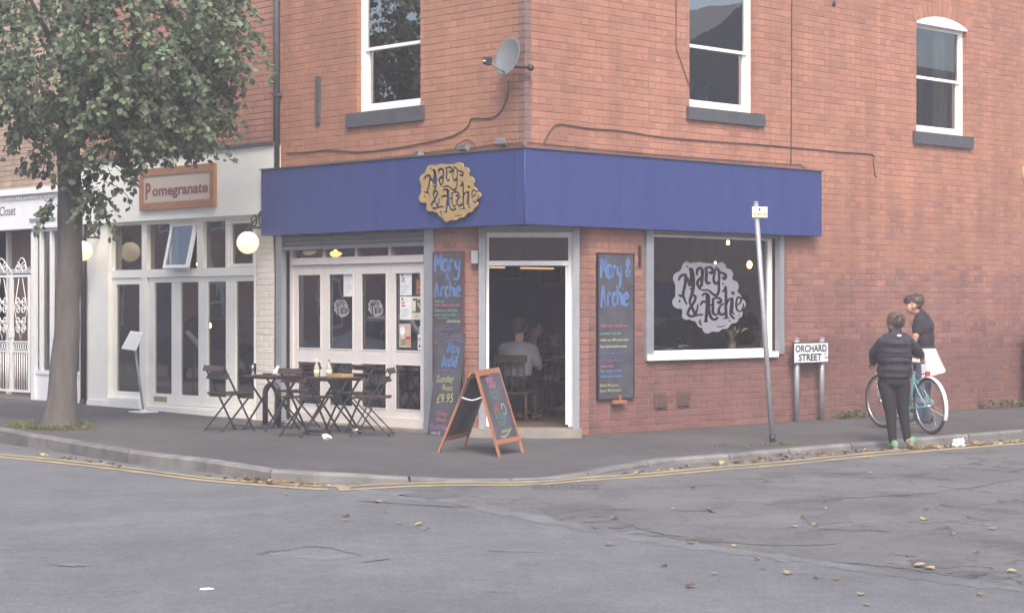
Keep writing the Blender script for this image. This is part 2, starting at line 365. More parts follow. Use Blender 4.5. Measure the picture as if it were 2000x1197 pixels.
# smooth the matching at the corner so the strips do not fan out abruptly
for _ in range(12): inn = [inn[0]]+[bl_near((inn[i-1]+inn[i]*2+inn[i+1])/4) for i in range(1, len(inn)-1)]+[inn[-1]]
pv = MB(); vv = []; ff = []
KW = .125                                  # kerb stone width
outer = []
for i, (p, z) in enumerate(dense):
    d = (dense[min(i+1, len(dense)-1)][0]-dense[max(i-1, 0)][0]); d.z = 0; d.normalize(); nn = Vector((-d.y, d.x, 0))
    if (inn[i]-p).dot(nn) < 0: nn = -nn
    outer.append((Vector((p.x, p.y, 0)), nn, z))
rs = random.Random(3)
for i, (p, nn, z) in enumerate(outer):
    a = p+nn*KW
    for j in range(NR+1):
        t = j/NR; q = a.lerp(Vector((inn[i].x, inn[i].y, 0)), t)
        e = (1-t)**1.1
        if j == NR: q = q+nn*.05
        sl = (inn[i]-C0).dot(uL); zi = float(np.interp(sl, [0, 4.9, 8, 11, 14], [0, 0, .045, .07, .085]))
        vv.append((q.x, q.y, (z-.004)*e+zi*(1-e)+(rs.uniform(-.004, .004) if 0 < j < NR else 0)))
for i in range(len(outer)-1):
    for j in range(NR):
        a = i*(NR+1)+j; ff.append((a, a+NR+1, a+NR+2, a+1))
pv.add(vv, ff, 0, True)
po = struct(obj('pavement', pv, B_['pave']))
bvh = BVHTree.FromPolygons(vv, ff)
def pz(x, y):
    h = bvh.ray_cast(Vector((x, y, 5)), Vector((0, 0, -1)))[0]
    return h.z if h is not None else ZR
def gp(px, py):                            # photo pixel -> point standing on the pavement
    z = 0
    for _ in range(6):
        p = gnd(px, py, z); z = pz(p.x, p.y)
    return Vector((p.x, p.y, z))
# kerb: one stone after another
kerb = bpy.data.objects.new('kerb', None); col.objects.link(kerb); WM[kerb] = I4; struct(kerb)
acc = 0; start = 0; run = []
def kerb_stone(seq):
    mb = MB(); v = []; g = .011
    n = len(seq)
    for i, (p, nn, z) in enumerate(seq):
        q = p
        if i == 0: q = p+(seq[1][0]-p).normalized()*g
        if i == n-1: q = p+(seq[-2][0]-p).normalized()*g
        o = rs_k[0]
        for a, zz in ((0, ZR-.1), (0, max(z-.025, ZR-.05)), (.022, z), (KW, z+.001), (KW+.01, ZR-.1)):
            w = q+nn*a; v.append((w.x, w.y, zz+o))
    f = []
    for i in range(n-1):
        for j in range(4): a = i*5+j; f.append((a, a+5, a+6, a+1))
    f += [(0,1,2,3,4), tuple(reversed(range((n-1)*5, n*5)))]
    mb.add(v, f); obj('kerb_stone', mb, B_['kerb'], kerb)
rs_k = [0]; joints = [lambda k: k]
JX = [0.0]
cur = [outer[0]]; L_ = 0
for i in range(1, len(outer)):
    cur.append(outer[i]); L_ += (outer[i][0]-outer[i-1][0]).length
    if L_ > (1.25 if outer[i][0].x < -.5 else .95) or i == len(outer)-1:
        rs_k[0] = rs.uniform(-.003, .003); kerb_stone(cur); cur = [outer[i]]; L_ = 0
# sheets on the road: older side street surface, pale repair seam, patches and cracks
def sheet(name, pts, mat, z, kind='structure'):
    mb = MB(); P = [gnd(a, b, z) for a, b in pts]; mb.add([tuple(p) for p in P], [tuple(range(len(P)))])
    o = obj(name, mb, mat); o['kind'] = kind; return o
def jag(pts, amp, n=5, seed=1):
    r = random.Random(seed); out = []
    for i in range(len(pts)-1):
        for j in range(n):
            t = j/n; out.append((pts[i][0]+(pts[i+1][0]-pts[i][0])*t+r.uniform(-amp, amp)*2, pts[i][1]+(pts[i+1][1]-pts[i][1])*t+r.uniform(-amp, amp)*.4))
    out.append(pts[-1]); return out
edge = jag([(700,956),(860,972),(1010,1000),(1180,1034),(1380,1062),(1630,1096),(1820,1122),(2060,1150),(2400,1190)], 2.2, 6)
sd_pts = edge+[(2700,1000),(2700,832)]
kr = [(a, b+1.5) for a, b, z in KP if 690 <= a <= 2260][::-1]
sheet('side_street', sd_pts+kr, B_['side'], ZR+.001)
def strip(name, pts, h, mat, z, seed=1, amp=1.0):
    r = random.Random(seed); P = jag(pts, amp, 10, seed)
    hs = [h*r.uniform(.3, 1.5) for _ in P]; hs[0] *= .2; hs[-1] *= .2
    mb = MB(); v = []
    for (a, b), k in zip(P, hs):
        v += [tuple(gnd(a, b-k/2, z)), tuple(gnd(a, b+k/2, z))]
    mb.add(v, [(2*i, 2*i+1, 2*i+3, 2*i+2) for i in range(len(P)-1)])
    o = obj(name, mb, mat); o['kind'] = 'structure'; return o
strip('road_repair_strip', [(-60,1042),(120,1026),(300,1010),(480,999),(640,985),(760,972)], 13, B_['seam'], ZR+.0008, 2)
strip('road_repair_strip', [(690,956),(860,974),(1010,1004),(1180,1040),(1380,1068),(1630,1103),(1820,1130),(2060,1158)], 13, B_['seam'], ZR+.0018, 4)
ck = [[(1080,1000),(1160,992),(1240,994)],[(1140,1019),(1210,1017),(1290,1043),(1340,1048)],[(1225,1042),(1290,1046),(1360,1055)],[(1340,1053),(1420,1058),(1520,1066)],
      [(1320,995),(1380,997),(1395,999)],[(1260,958),(1400,975),(1520,1000),(1640,1010)],[(1490,985),(1600,976),(1720,968),(1830,962),(1990,935)],[(1440,1010),(1530,1014),(1600,1020),(1700,1024),(1820,1035),(2000,1042)],
      [(1600,1032),(1680,1034),(1740,1037)],[(1480,1062),(1580,1064),(1640,1060)],[(1630,1096),(1740,1105),(1860,1122)],[(1740,1080),(1790,1086)],[(1900,915),(1990,921)],[(1480,925),(1540,921)],
      [(500,1080),(560,1073),(600,1066),(640,1068),(712,1084)],[(705,1096),(760,1090)],[(420,905),(470,902)],[(690,977),(820,985),(920,990)],[(110,1105),(170,1104)]]
for i, c in enumerate(ck):
    if i not in (5, 7): strip('road_crack', c, 1.5, B_['crack'], ZR+.0042, 20+i, 3.2)
pt = [[(1500,978),(1560,972),(1640,968),(1630,984),(1590,996),(1520,990)],[(1690,984),(1750,978),(1780,986),(1760,1004),(1690,1000)],[(1050,990),(1120,982),(1180,985),(1200,998),(1130,1008),(1060,1002)],
      [(1150,1012),(1210,1010),(1230,1024),(1170,1030)],[(1360,1048),(1400,1046),(1410,1056),(1370,1060)],[(1840,972),(1900,966),(1950,976),(1900,992),(1845,988)],[(1560,1006),(1640,1004),(1660,1018),(1580,1022)],[(1485,925),(1530,921),(1540,928),(1500,930)],
      [(780,965),(860,958),(900,966),(840,974)],[(1770,1092),(1860,1094),(1880,1106),(1800,1108)]]
for i, q in enumerate(pt):
    cx = sum(a for a, b in q)/len(q); cy = sum(b for a, b in q)/len(q)
    P = smooth_pts([(a, b) for a, b in q]+[q[0]], 8)[:-1]; r = random.Random(i)
    sheet('road_patch', [(a+r.uniform(-7, 7), b+r.uniform(-1.6, 1.6)) for a, b in P], B_['darkpatch'], ZR+.002+.00018*i)
sheet('road_patch', jag([(515,1080),(600,1064),(700,1083),(640,1094),(515,1081)], .8, 4, 9), B_['seam'], ZR+.0012)
for i, (a, b, w) in enumerate([(60,1083,45),(140,1102,40),(1010,1075,60),(1030,1100,26),(560,1182,24),(980,1155,30)]):
    sheet('road_patch', jag([(a-w,b),(a,b-4),(a+w,b+1),(a,b+4),(a-w,b)], 2, 3, i), B_['seam'], ZR+.0014+.0001*i)
# double yellow lines
def yline(pts, h=3.4, seed=1):
    P = smooth_pts(pts, 8); r = random.Random(seed); mb = MB(); v = []
    for p in P:
        k = h*r.uniform(.8, 1.15); v += [tuple(gnd(p[0], p[1]-k/2, ZR+.0046)), tuple(gnd(p[0], p[1]+k/2, ZR+.0046))]
    mb.add(v, [(2*i, 2*i+1, 2*i+3, 2*i+2) for i in range(len(P)-1)])
    o = obj('yellow_line', mb, B_['yellow']); o['kind'] = 'structure'
yline([(-250,864),(-100,877),(0,886.5),(100,896),(250,912.5),(400,932),(527,942),(600,947),(660,949)], 3.2, 1)
yline([(-250,869),(-100,882),(0,892),(100,901.5),(250,919),(400,937.5),(527,948),(600,953),(640,955)], 3.4, 2)
yline([(672,951),(720,946),(800,943),(900,941),(1000,941.5),(1080,938),(1150,931.5),(1250,925),(1400,911.5),(1550,899),(1740,880),(2000,859.5),(2260,842)], 3.0, 3)
yline([(690,955),(760,951),(830,948),(900,946.5),(1000,946.5),(1080,943),(1150,937),(1250,930.5),(1400,917.5),(1550,905),(1740,886),(2000,865),(2260,847)], 3.0, 4)
mb = MB(); mb.add([tuple(gnd(a, b, ZR+.0054)) for a, b in [(652,946),(672,946.5),(690,957),(664,958)]], [(3,2,1,0)]); o = obj('yellow_line', mb, B_['yellow']); o['kind'] = 'structure'
# gully grate in the gutter at the corner
B_['grate'] = pmat('worn_grate_iron', (.085,.082,.08), .7, .3, 12)
gm = place(gnd(1105, 951, ZR), math.atan2((uR-uL).y, (uR-uL).x))
dr = thing('drain_grate', 'iron drain grate set in the gutter at the dropped kerb corner', 'drain', gm)
mb = MB(); mb.rect_frame(-.26, .26, 0, 0.001, .0, 0, 0) if False else None
mb.box(-.30,.30,-.22,-.19,.001,.005); mb.box(-.30,.30,.19,.22,.001,.005); mb.box(-.30,-.27,-.19,.19,.001,.005); mb.box(.27,.30,-.19,.19,.001,.005)
obj('frame', mb, B_['grate'], dr)
for i in range(9):
    mb = MB(); x = -.24+i*.06; mb.box(x-.012, x+.012, -.19, .19, .001, .0045); obj('bar', mb, B_['grate'], dr)
# ---------------------------------------------------------------- brick walls
BH, BL, JT = .072, .225, .010
PITCH = BH+JT; STEP = BL+JT
def wall_bricks(x0, x1, z0, z1, openings, first_even=0.0, corner=0, header_every=4, flip=False):
    """list of (xa, xb, za, zb, kind): kind 's' full stretcher, 'o' other, 'd' dark corner header. corner: +1 corner at x1, -1 at x0"""
    out = []; n = int(math.ceil((z1-z0)/PITCH)); rg = random.Random(int(x0*100+z0*10))
    for k in range(n):
        za = z0+k*PITCH; zb = min(za+BH, z1)
        if zb-za < .02: continue
        hd = header_every and k % header_every == header_every-1
        stp = (BL-JT)/2+JT if hd else STEP; off = (k % 2)*STEP/2 + (stp/2 if hd else 0)
        spans = []; lo, hi = x0, x1
        if corner:
            w = .108
            dark = (k % 2 == (0 if flip else 1))
            a, b = (x1-w, x1+.002) if corner > 0 else (x0-.002, x0+w)
            if dark:
                if not any(o[0] < (a+b)/2 < o[1] and o[2] < (za+zb)/2 < o[3] for o in openings): out.append((a, b, za, zb, 'd'))
            else:
                a2, b2 = (x1-BL, x1-.004) if corner > 0 else (x0+.004, x0+BL); spans.append((a2, b2, 'o'))
            if corner > 0: hi = (a if dark else x1-BL)-JT
            else: lo = (b if dark else x0+BL)+JT
        if corner > 0:
            x = hi
            while x > lo+.02:
                a = max(lo, x-(stp-JT)); spans.append((a, x, 's' if abs(x-a-BL) < 1e-4 else 'o')); x = a-JT
        else:
            x = lo if corner < 0 else lo-off
            while x < hi-.02:
                b = min(hi, x+stp-JT); a = max(lo, x)
                if b-a > .02: spans.append((a, b, 's' if abs(b-a-BL) < 1e-4 else 'o'))
                x = x+stp
        zc = (za+zb)/2
        ops = [o for o in openings if o[2] < zc < o[3]]
        for a, b, kd in spans:
            segs = [(a, b, kd)]
            for o in ops:
                nx = []
                for p, q, kk in segs:
                    if q <= o[0] or p >= o[1]: nx.append((p, q, kk)); continue
                    if p < o[0]-.012: nx.append((p, o[0], 'o'))
                    if q > o[1]+.012: nx.append((o[1], q, 'o'))
                segs = nx
            for p, q, kk in segs: out.append((p, q, za, zb, kk))
        if corner and out and False: pass
    return out
def backing(mb, x0, x1, z0, z1, openings, y0, y1, mi=0, g=.006):
    ops = [(a-g, b+g, c-g, d+g) for a, b, c, d in openings]
    xs = sorted({x0, x1, *[v for o in ops for v in o[:2] if x0 < v < x1]}); zs = sorted({z0, z1, *[v for o in ops for v in o[2:] if z0 < v < z1]})
    for j in range(len(zs)-1):
        i = 0
        while i < len(xs)-1:
            def inside(i): cx, cz = (xs[i]+xs[i+1])/2, (zs[j]+zs[j+1])/2; return any(o[0] < cx < o[1] and o[2] < cz < o[3] for o in ops)
            if inside(i): i += 1; continue
            k = i
            while k+1 < len(xs)-1 and not inside(k+1): k += 1
            mb.box(xs[i], xs[k+1], y0, y1, zs[j], zs[j+1], mi); i = k+1
brick_pool = {}
def lay(building, M, bricks, matfn, name='brick', dpt=.10):
    """queue bricks of one face; matfn(zc, xc, kind) -> material key"""
    brick_pool.setdefault(building, []).append((M, bricks, matfn, dpt))
def finish_bricks(building, limit=300):
    cand = []; rest = {}; rg = random.Random(5)
    for M, bricks, matfn, dpt in brick_pool[building]:
        n = M.to_3x3() @ Vector((0, -1, 0))
        for a, b, za, zb, kd in bricks:
            p = M @ Vector(((a+b)/2, 0, (za+zb)/2)); d = p-Vector((0, 0, H)); px = 1000+F*p.x/p.y; py = HY-F*(p.z-H)/p.y
            vis = 4 < px < 1996 and 3 < py < 1190
            sz = (b-a)*(zb-za)*max(0, -n.dot(d.normalized()))/d.length_squared
            mk = matfn((za+zb)/2, (a+b)/2, kd)
            cand.append((vis and kd == 's' and zb-za > BH-1e-4, sz, M, a, b, za, zb, mk, dpt))
    good = sorted([c for c in cand if c[0]], key=lambda c: -c[1])[:limit]; gs = set(id(c) for c in good)
    share = {}
    for c in good:
        _, _, M, a, b, za, zb, mk, dpt = c
        key = (mk, dpt)
        if key not in share:
            mb = MB(); brick_mesh(mb, 0, BL, 0, BH, dpt); share[key] = mesh_of(mb, 'brick', MAT[mk])
        o = bpy.data.objects.new('brick', share[key]); col.objects.link(o); o.parent = building
        o.matrix_local = WM[building].inverted() @ M @ Matrix.Translation((a, rg.uniform(-.0015, .0015), za+rg.uniform(-.0008, .0008)))
    mbs = MB(); mats = []
    for c in cand:
        if id(c) in gs: continue
        _, _, M, a, b, za, zb, mk, dpt = c
        if mk not in mats: mats.append(mk)
        t = MB(); j = rg.uniform(-.0015, .0015); brick_mesh(t, a, b, za, zb, dpt, j); mbs.add(t.v, t.f, mats.index(mk), False, M)
    o = obj('brickwork', mbs, [MAT[k] for k in mats], building, I4); o['kind'] = 'stuff'
def brick_mesh(mb, a, b, za, zb, d, j=0.0, e=.003):
    # front face slightly bevelled: 8 front verts
    y0 = j; v = [(a+e, y0, za+e), (b-e, y0, za+e), (b-e, y0, zb-e), (a+e, y0, zb-e), (a, y0+e, za), (b, y0+e, za), (b, y0+e, zb), (a, y0+e, zb), (a, y0+d, za), (b, y0+d, za), (b, y0+d, zb), (a, y0+d, zb)]
    f = [(0,1,2,3)]
    for i in range(4):
        k = (i+1) % 4; f += [(i+4, k+4, k, i), (i+8, k+8, k+4, i+4)]
    mb.add(v, f)
# ---------------------------------------------------------------- the corner cafe building
ZT = 7.3
cafe = thing('corner_building', 'red brick corner building with a deep blue fascia and splayed open doorway', 'building', RM)
DXL = -4.70                                 # party wall with the restaurant
def sash(parent, M, x0, x1, z0, z1, zm, yf=.07, fw=.062, mat='white', arch=False, curtain=False, sill=None, glass='glass_hi'):
    w = MB(); w.rect_frame(x0, x1, z0, z1, fw, yf, yf+.09, .07, .06)
    win = obj('sash_window', w, MAT[mat], parent, M)
    a, b = x0+fw, x1-fw
    up = MB(); up.rect_frame(a, b, zm-.025, z1-.061, .032, yf+.015, yf+.05, .04, .035); obj('upper_sash', up, MAT[mat], win, M)
    lo = MB(); lo.rect_frame(a+.001, b-.001, z0+.071, zm+.02, .036, yf+.052, yf+.085, .055, .04); obj('lower_sash', lo, MAT[mat], win, M)
    g = MB(); g.add([(a+.03, yf+.035, zm), (b-.03, yf+.035, zm), (b-.03, yf+.035, z1-.09), (a+.03, yf+.035, z1-.09)], [(0,1,2,3)]); obj('pane', g, MAT[glass], win, M)
    g = MB(); g.add([(a+.03, yf+.07, z0+.1), (b-.03, yf+.07, z0+.1), (b-.03, yf+.07, zm), (a+.03, yf+.07, zm)], [(0,1,2,3)]); obj('pane', g, MAT[glass], win, M)
    if sill:
        sx0, sx1, sz0, sz1 = sill; s = MB(); s.box(sx0, sx1, -.045, .12, sz0, sz1); obj('window_sill', s, MAT['sill'], parent, M)
    return win
# --- measured openings
FB, FT = 2.452, 3.312                        # fascia underside and top
w1 = (rx(1347), rx(1474), rz(1410, 218), rz(1410, -95))                      # upper window, side street, near
w2 = (rx(1790), rx(1888), rz(1838, 264), rz(1838, 47)+.0)                   # small arched window
w3 = (lx(697), lx(821), lz(760, 216), lz(760, -95))                          # upper window, main street
sw = (rx(1258), rx(1531), rz(1395, 692), FB+.2)                              # shop window
bf = (lx(540), lx(848), 0.0, FB+.2)                                          # folding doors
z_cut = FB+.12
opR = [(-1, CH, -1, z_cut), w1, w2, sw]; opL = [(-CH, 1, -1, z_cut), w3, bf]
low = lambda z: z < FB+.05
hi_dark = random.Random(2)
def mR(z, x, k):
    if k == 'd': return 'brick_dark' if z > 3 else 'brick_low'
    q = z+hi_dark.uniform(-.22, .22); return 'brick_low' if q < 1.15 else 'brick_mid' if q < 2.0 else 'brick_upmid' if q < 2.9 else 'brick'  # darker brick tone nearer the ground, with ragged boundaries
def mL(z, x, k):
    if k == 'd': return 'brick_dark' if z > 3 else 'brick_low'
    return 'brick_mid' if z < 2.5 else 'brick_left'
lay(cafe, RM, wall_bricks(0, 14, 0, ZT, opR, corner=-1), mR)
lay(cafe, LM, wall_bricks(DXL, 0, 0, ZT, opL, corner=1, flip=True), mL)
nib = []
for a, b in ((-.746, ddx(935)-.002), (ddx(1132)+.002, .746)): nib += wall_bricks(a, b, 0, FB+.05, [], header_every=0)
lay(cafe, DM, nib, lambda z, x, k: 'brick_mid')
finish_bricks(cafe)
mb = MB(); backing(mb, .007, 14, 2.0, ZT, opR, .004, .23); o = obj('wall', mb, MAT['mortar'], cafe, RM)
mb = MB(); backing(mb, CH, 14, -.1, 2.0, opR, .007, .23); obj('wall', mb, MAT['mortar_pale'], cafe, RM)
mb = MB(); backing(mb, DXL, -.231, 2.3, ZT, opL, .004, .23); obj('wall', mb, MAT['mortar'], cafe, LM)
mb = MB(); backing(mb, DXL, -CH, -.1, 2.3, opL, .007, .23); obj('wall', mb, MAT['mortar_pale'], cafe, LM)
mb = MB(); mb.box(-.74, ddx(935)-.012, .007, .22, -.1, FB+.05); mb.box(ddx(1132)+.012, .74, .007, .22, -.1, FB+.05); obj('wall', mb, MAT['mortar_pale'], cafe, DM)
# floors, ceilings, inner walls (R frame: x along side street, y into the building)
PD = -DXL
mb = MB(); mb.add([(CH+.05,.2,.09),(13.9,.2,.09),(13.9,PD-.1,.09),(.2,PD-.1,.09),(.2,CH+.05,.09)], [(0,1,2,3,4)]); obj('floor', mb, MAT['infloor'], cafe, RM)
mb = MB(); mb.box(.235, 13.9, .235, PD-.14, 2.74, 2.95); obj('ceiling', mb, MAT['inwall'], cafe, RM)
mb = MB(); mb.box(.03, 14, PD+.003, PD+.12, -.1, ZT); obj('party_wall', mb, MAT['mortar'], cafe, RM)
mb = MB(); mb.box(.23, 6.0, PD-.05, PD-.02, .09, 2.74); obj('panelling', mb, MAT['inblue'], cafe, RM)
mb = MB(); mb.box(6.002, 13.9, PD-.05, PD-.02, .09, 2.74); obj('inner_brick_wall', mb, MAT['indark'], cafe, RM)
mb = MB(); mb.box(8.2, 8.3, .235, PD-.06, .09, 2.738); mb.box(8.2, 8.3, .235, PD-.06, 2.952, 6.5); obj('partition', mb, MAT['indark'], cafe, RM)
mb = MB(); mb.box(4.1, 4.2, .235, PD-.06, 2.952, 6.5); mb.box(.24, 4.09, PD-.2, PD-.05, 2.953, 6.5); obj('upstairs_wall', mb, MAT['inwall'], cafe, RM)
mb = MB(); mb.box(13.75, 13.98, .24, PD, -.1, ZT-.01); obj('end_wall', mb, MAT['indark'], cafe, RM)
mb = MB(); mb.box(-.12, 14.1, -.12, PD+.12, ZT+.001, ZT+.14); obj('eaves', mb, MAT['white'], cafe, RM)
B_['slate'] = pmat('roof_slate', (.09,.09,.10), .6, .25, 6, .3, 30)
mb = MB(); mb.add([(-.25,-.25,ZT+.14),(14.2,-.25,ZT+.14),(14.2,PD+.25,ZT+.14),(-.25,PD+.25,ZT+.14),(2.3,PD/2,ZT+2.1),(14.2,PD/2,ZT+2.1)], [(0,1,5,4),(2,3,4,5),(3,0,4),(1,2,5),(0,3,2,1)]); obj('roof', mb, MAT['slate'], cafe, RM)
# upper windows
sash(cafe, RM, *w1, rz(1410, 97, .07), sill=(rx(1340), rx(1490), rz(1415, 240, -.04), w1[2]+.012))
sash(cafe, RM, *w2[:3], w2[3], rz(1838, 156, .07), glass='glass', sill=(rx(1782), rx(1897), rz(1840, 285, -.04), w2[2]+.012))
sash(cafe, LM, *w3, lz(758, 90, .07), sill=(lx(680), lx(830), lz(755, 242, -.04), w3[2]+.012))
# arched head over the small window
xc, hw = (w2[0]+w2[1])/2, (w2[1]-w2[0])/2; rise = .115; zsp = w2[3]-.02
RA = (hw*hw+rise*rise)/(2*rise); zc = zsp+rise-RA; a0 = math.asin(hw/RA)
arc = [(xc+RA*math.sin(t), zc+RA*math.cos(t)) for t in np.linspace(-a0, a0, 13)]
mb = MB(); mb.prism([(x, z) for x, z in reversed(arc)][::-1][::-1] if False else [(arc[0][0], zsp-.03), (arc[-1][0], zsp-.03)]+list(reversed(arc)), -.012, .06); obj('arch_panel', mb, MAT['white'], cafe, RM)
for i in range(12):
    t0, t1 = -a0*1.08+(2.16*a0)*i/12+.003, -a0*1.08+(2.16*a0)*(i+1)/12-.003
    mb = MB(); q = [(xc+r*math.sin(t), zc+r*math.cos(t)) for r, t in ((RA+.008, t0), (RA+.008, t1), (RA+.20, t1), (RA+.20, t0))]
    mb.prism(q, -.006, .05); obj('voussoir', mb, MAT['brick'], cafe, RM)
# curtains behind the arched window, airer behind the near one
B_['curtain'] = pmat('curtain_cloth', (.55,.54,.44), .9, .2, 4, stretch=(8,1,.3))
for xa, xb in ((w2[0]-.1, w2[0]+.30), (w2[1]-.42, w2[1]+.1)):
    mb = MB(); n = 40; v = []
    for i in range(n+1):
        x = xa+(xb-xa)*i/n; y = .30+.03*math.sin(i*.95)+.01*math.sin(i*2.3); v += [(x, y, w2[2]-.2), (x, y+.01, w2[3]+.25)]
    mb.add(v, [(2*i, 2*i+2, 2*i+3, 2*i+1) for i in range(n)], 0, True); obj('curtain', mb, MAT['curtain'], cafe, RM)
am = RM @ place((rx(1408, .6), .62, rz(1408, 215, .6)-.25))
ai = thing('clothes_airer', 'thin clothes airer standing behind the near upstairs window', 'clothes airer', am)
mb = MB(); mb.tube([(-.3,0,0),(-.22,0,.62),(.3,.05,.68)], .008, 6); mb.tube([(.34,.1,0),(.26,.05,.66)], .008, 6); mb.tube([(-.3,.3,0),(-.22,.28,.6),(.3,.3,.66),(.36,.3,0)], .008, 6); obj('frame', mb, MAT['white'], ai)
for i in range(3):
    mb = MB(); mb.tube([(-.2,.05+.09*i,.58-.04*i),(.26,.06+.09*i,.6-.04*i)], .006, 6); obj('rail', mb, MAT['white'], ai)
# fascia boards (projecting box wrapped round the corner)
FP = .16; xe = rx(1605, -FP); xl = lx(510, -FP)
joints = [-FP, rx(1215, -FP), rx(1430, -FP), xe]
for a, b in zip(joints[:-1], joints[1:]):
    mb = MB(); mb.box(a+(.0015 if a > 0 else 0), b-.0015, -FP, -.004, FB, FT); obj('fascia_board', mb, MAT['blue'], cafe, RM)
joints = [xl, lx(735, -FP), lx(880, -FP)-0.0, FP-FP-.004]
for a, b in zip(joints[:-1], joints[1:]):
    mb = MB(); mb.box(a+.0015, b-(.0015 if b < -.1 else 0), -FP, -.004, FB+.0006, FT-.0006); obj('fascia_board', mb, MAT['blue'], cafe, LM)
mb = MB(); mb.box(-FP-.02, xe+.015, -FP-.018, 0, FT+.002, FT+.016); mb.box(-FP-.018, 0, .002, -xl+.015, FT+.003, FT+.017); obj('flashing', mb, MAT['sill'], cafe, RM)
# corner bead, a lighter worn strip along the fascia's corner
mb = MB(); mb.tube([(-FP, -FP, FB+.01), (-FP, -FP, FT-.005)], .008, 8); obj('corner_bead', mb, MAT['blue'], cafe, RM)
# --- shop window
zs = sw[2]; yR = .11
gl, gr = rx(1273), rx(1520)
mb = MB(); mb.box(rx(1259), rx(1273), -.035, .06, zs-.045, FB); obj('guide_rail', mb, MAT['grey'], cafe, RM)
mb = MB(); mb.box(rx(1521), rx(1530), -.02, .06, zs-.02, FB); obj('guide_rail', mb, MAT['grey'], cafe, RM)
mb = MB(); mb.box(rx(1259)+.005, rx(1530)-.005, .0, .2, FB+.0, FB+.19); mb.box(rx(1275), rx(1520), -.01, .10, FB-.045, FB-.001); obj('shutter_box', mb, MAT['slat'], cafe, RM)
fx0, fx1 = rx(1262, yR), rx(1508, yR); fz0, fz1 = rz(1390, 690, yR), rz(1390, 458, yR)
win = MB(); win.rect_frame(fx0, fx1, fz0, fz1, .075, yR, yR+.07, .05, .055); wo = obj('shop_window', win, MAT['white'], cafe, RM)
g = MB(); g.add([(fx0+.07, yR+.03, fz0+.045), (fx1-.07, yR+.03, fz0+.045), (fx1-.07, yR+.03, fz1-.05), (fx0+.07, yR+.03, fz1-.05)], [(0,1,2,3)]); obj('pane', g, MAT['glass'], wo, RM)
s = MB(); s.box(rx(1267, -.06), rx(1521, -.06), -.06, yR+.02, rz(1395, 700, -.06)-.004, rz(1395, 689, -.06)); obj('sill', s, MAT['white'], wo, RM)
B_['vent'] = pmat('vent_terracotta', (.15,.085,.07), .8, .2, 12)
# --- air vents and small fittings on the side wall
for a in (1281, 1325):
    mb = MB(); x0, x1 = rx(a, -.03), rx(a+23, -.03); zt = rz(a+11, 767 if a < 1300 else 763, -.03); zb = rz(a+11, 796 if a < 1300 else 792, -.03)
    mb.box(x0, x1, -.028, .0, zb, zt)
    for i in range(5): zz = zb+.03+(zt-zb-.06)*i/4; mb.box(x0+.02, x1-.02, -.036, -.027, zz-.008, zz+.008)
    obj('air_vent', mb, MAT['vent'], cafe, RM)
mb = MB(); mb.tube([(rx(1628), -.01, rz(1628, 8)), (rx(1628), .03, rz(1628, 8))], .04, 12); obj('vent_hole', mb, MAT['iron'], cafe, RM)
mb = MB(); mb.box(rx(1532, -.02), rx(1537, -.02), -.025, -.002, rz(1534, 655), FB); obj('conduit', mb, MAT['brick_low'], cafe, RM)
mb = MB(); mb.box(rx(1249, -.02), rx(1253, -.02), -.02, -.002, rz(1251, 521), rz(1251, 480)); obj('hinge_plate', mb, MAT['iron'], cafe, RM)
mb = MB(); mb.box(lx(615, -.03), lx(623, -.03), -.03, -.001, lz(619, 242), lz(619, 150)); obj('wall_plate', mb, MAT['sill'], cafe, LM)
# --- doorway in the splay
DY = .05
for a, b in ((935, 948.5), (1119, 1132)):
    mb = MB(); mb.box(ddx(a), ddx(b), -.045, .06, ddz(838), FB); obj('guide_rail', mb, MAT['grey'], cafe, DM)
mb = MB(); mb.box(ddx(948.6), ddx(1118.9), -.03, .10, ddz(454), FB+.02); obj('shutter_box', mb, MAT['grey'], cafe, DM)
x0, x1 = ddx(949.5, DY), ddx(1119, DY); zb, zt = ddz(833.5, DY), ddz(453.5, DY); t0, t1 = ddz(518.6, DY), ddz(509.5, DY)
xi0, xi1 = ddx(955, DY), ddx(1110, DY)
df = MB(); df.box(x0, xi0, DY, DY+.1, zb, zt); df.box(xi1, x1, DY, DY+.1, zb, zt); df.box(xi0, xi1, DY+.001, DY+.1, ddz(463.5, DY), zt); df.box(xi0, xi1, DY+.001, DY+.09, t0, t1)
df.box(ddx(1104.5, DY), xi1-.001, DY+.03, DY+.09, ddz(829, DY), t0-.001)
fo = obj('door_frame', df, MAT['white'], cafe, DM)
g = MB(); g.add([(xi0-.005, DY+.05, t1-.005), (xi1+.005, DY+.05, t1-.005), (xi1+.005, DY+.05, ddz(463.5, DY)+.005), (xi0-.005, DY+.05, ddz(463.5, DY)+.005)], [(0,1,2,3)]); obj('transom_pane', g, MAT['glass'], fo, DM)
mb = MB(); mb.box(-.70, .66, -.36, .3, -.05, .086); o = obj('doorstep', mb, MAT['concrete'], cafe, DM)
# above the doorway and splay: soffit under the corner
mb = MB(); mb.add([(.0,.0,FB+.06),(CH+.3,.0,FB+.06),(.0,CH+.3,FB+.06)], [(0,2,1)]); mb.add([(.0,.0,FB+.075),(CH+.3,.0,FB+.075),(.0,CH+.3,FB+.075)], [(0,1,2)]); obj('soffit', mb, MAT['sill'], cafe, RM)
mb = MB(); mb.box(lx(924, 0)-.0, lx(924)+.001, 0, .001, 2, 2.001) if False else None
mb = MB(); bx_ = ddx(929); mb.box(ddx(921), ddx(934), -.10, -.002, ddz(515), ddz(490)); obj('alarm_box', mb, MAT['grey'], cafe, DM)
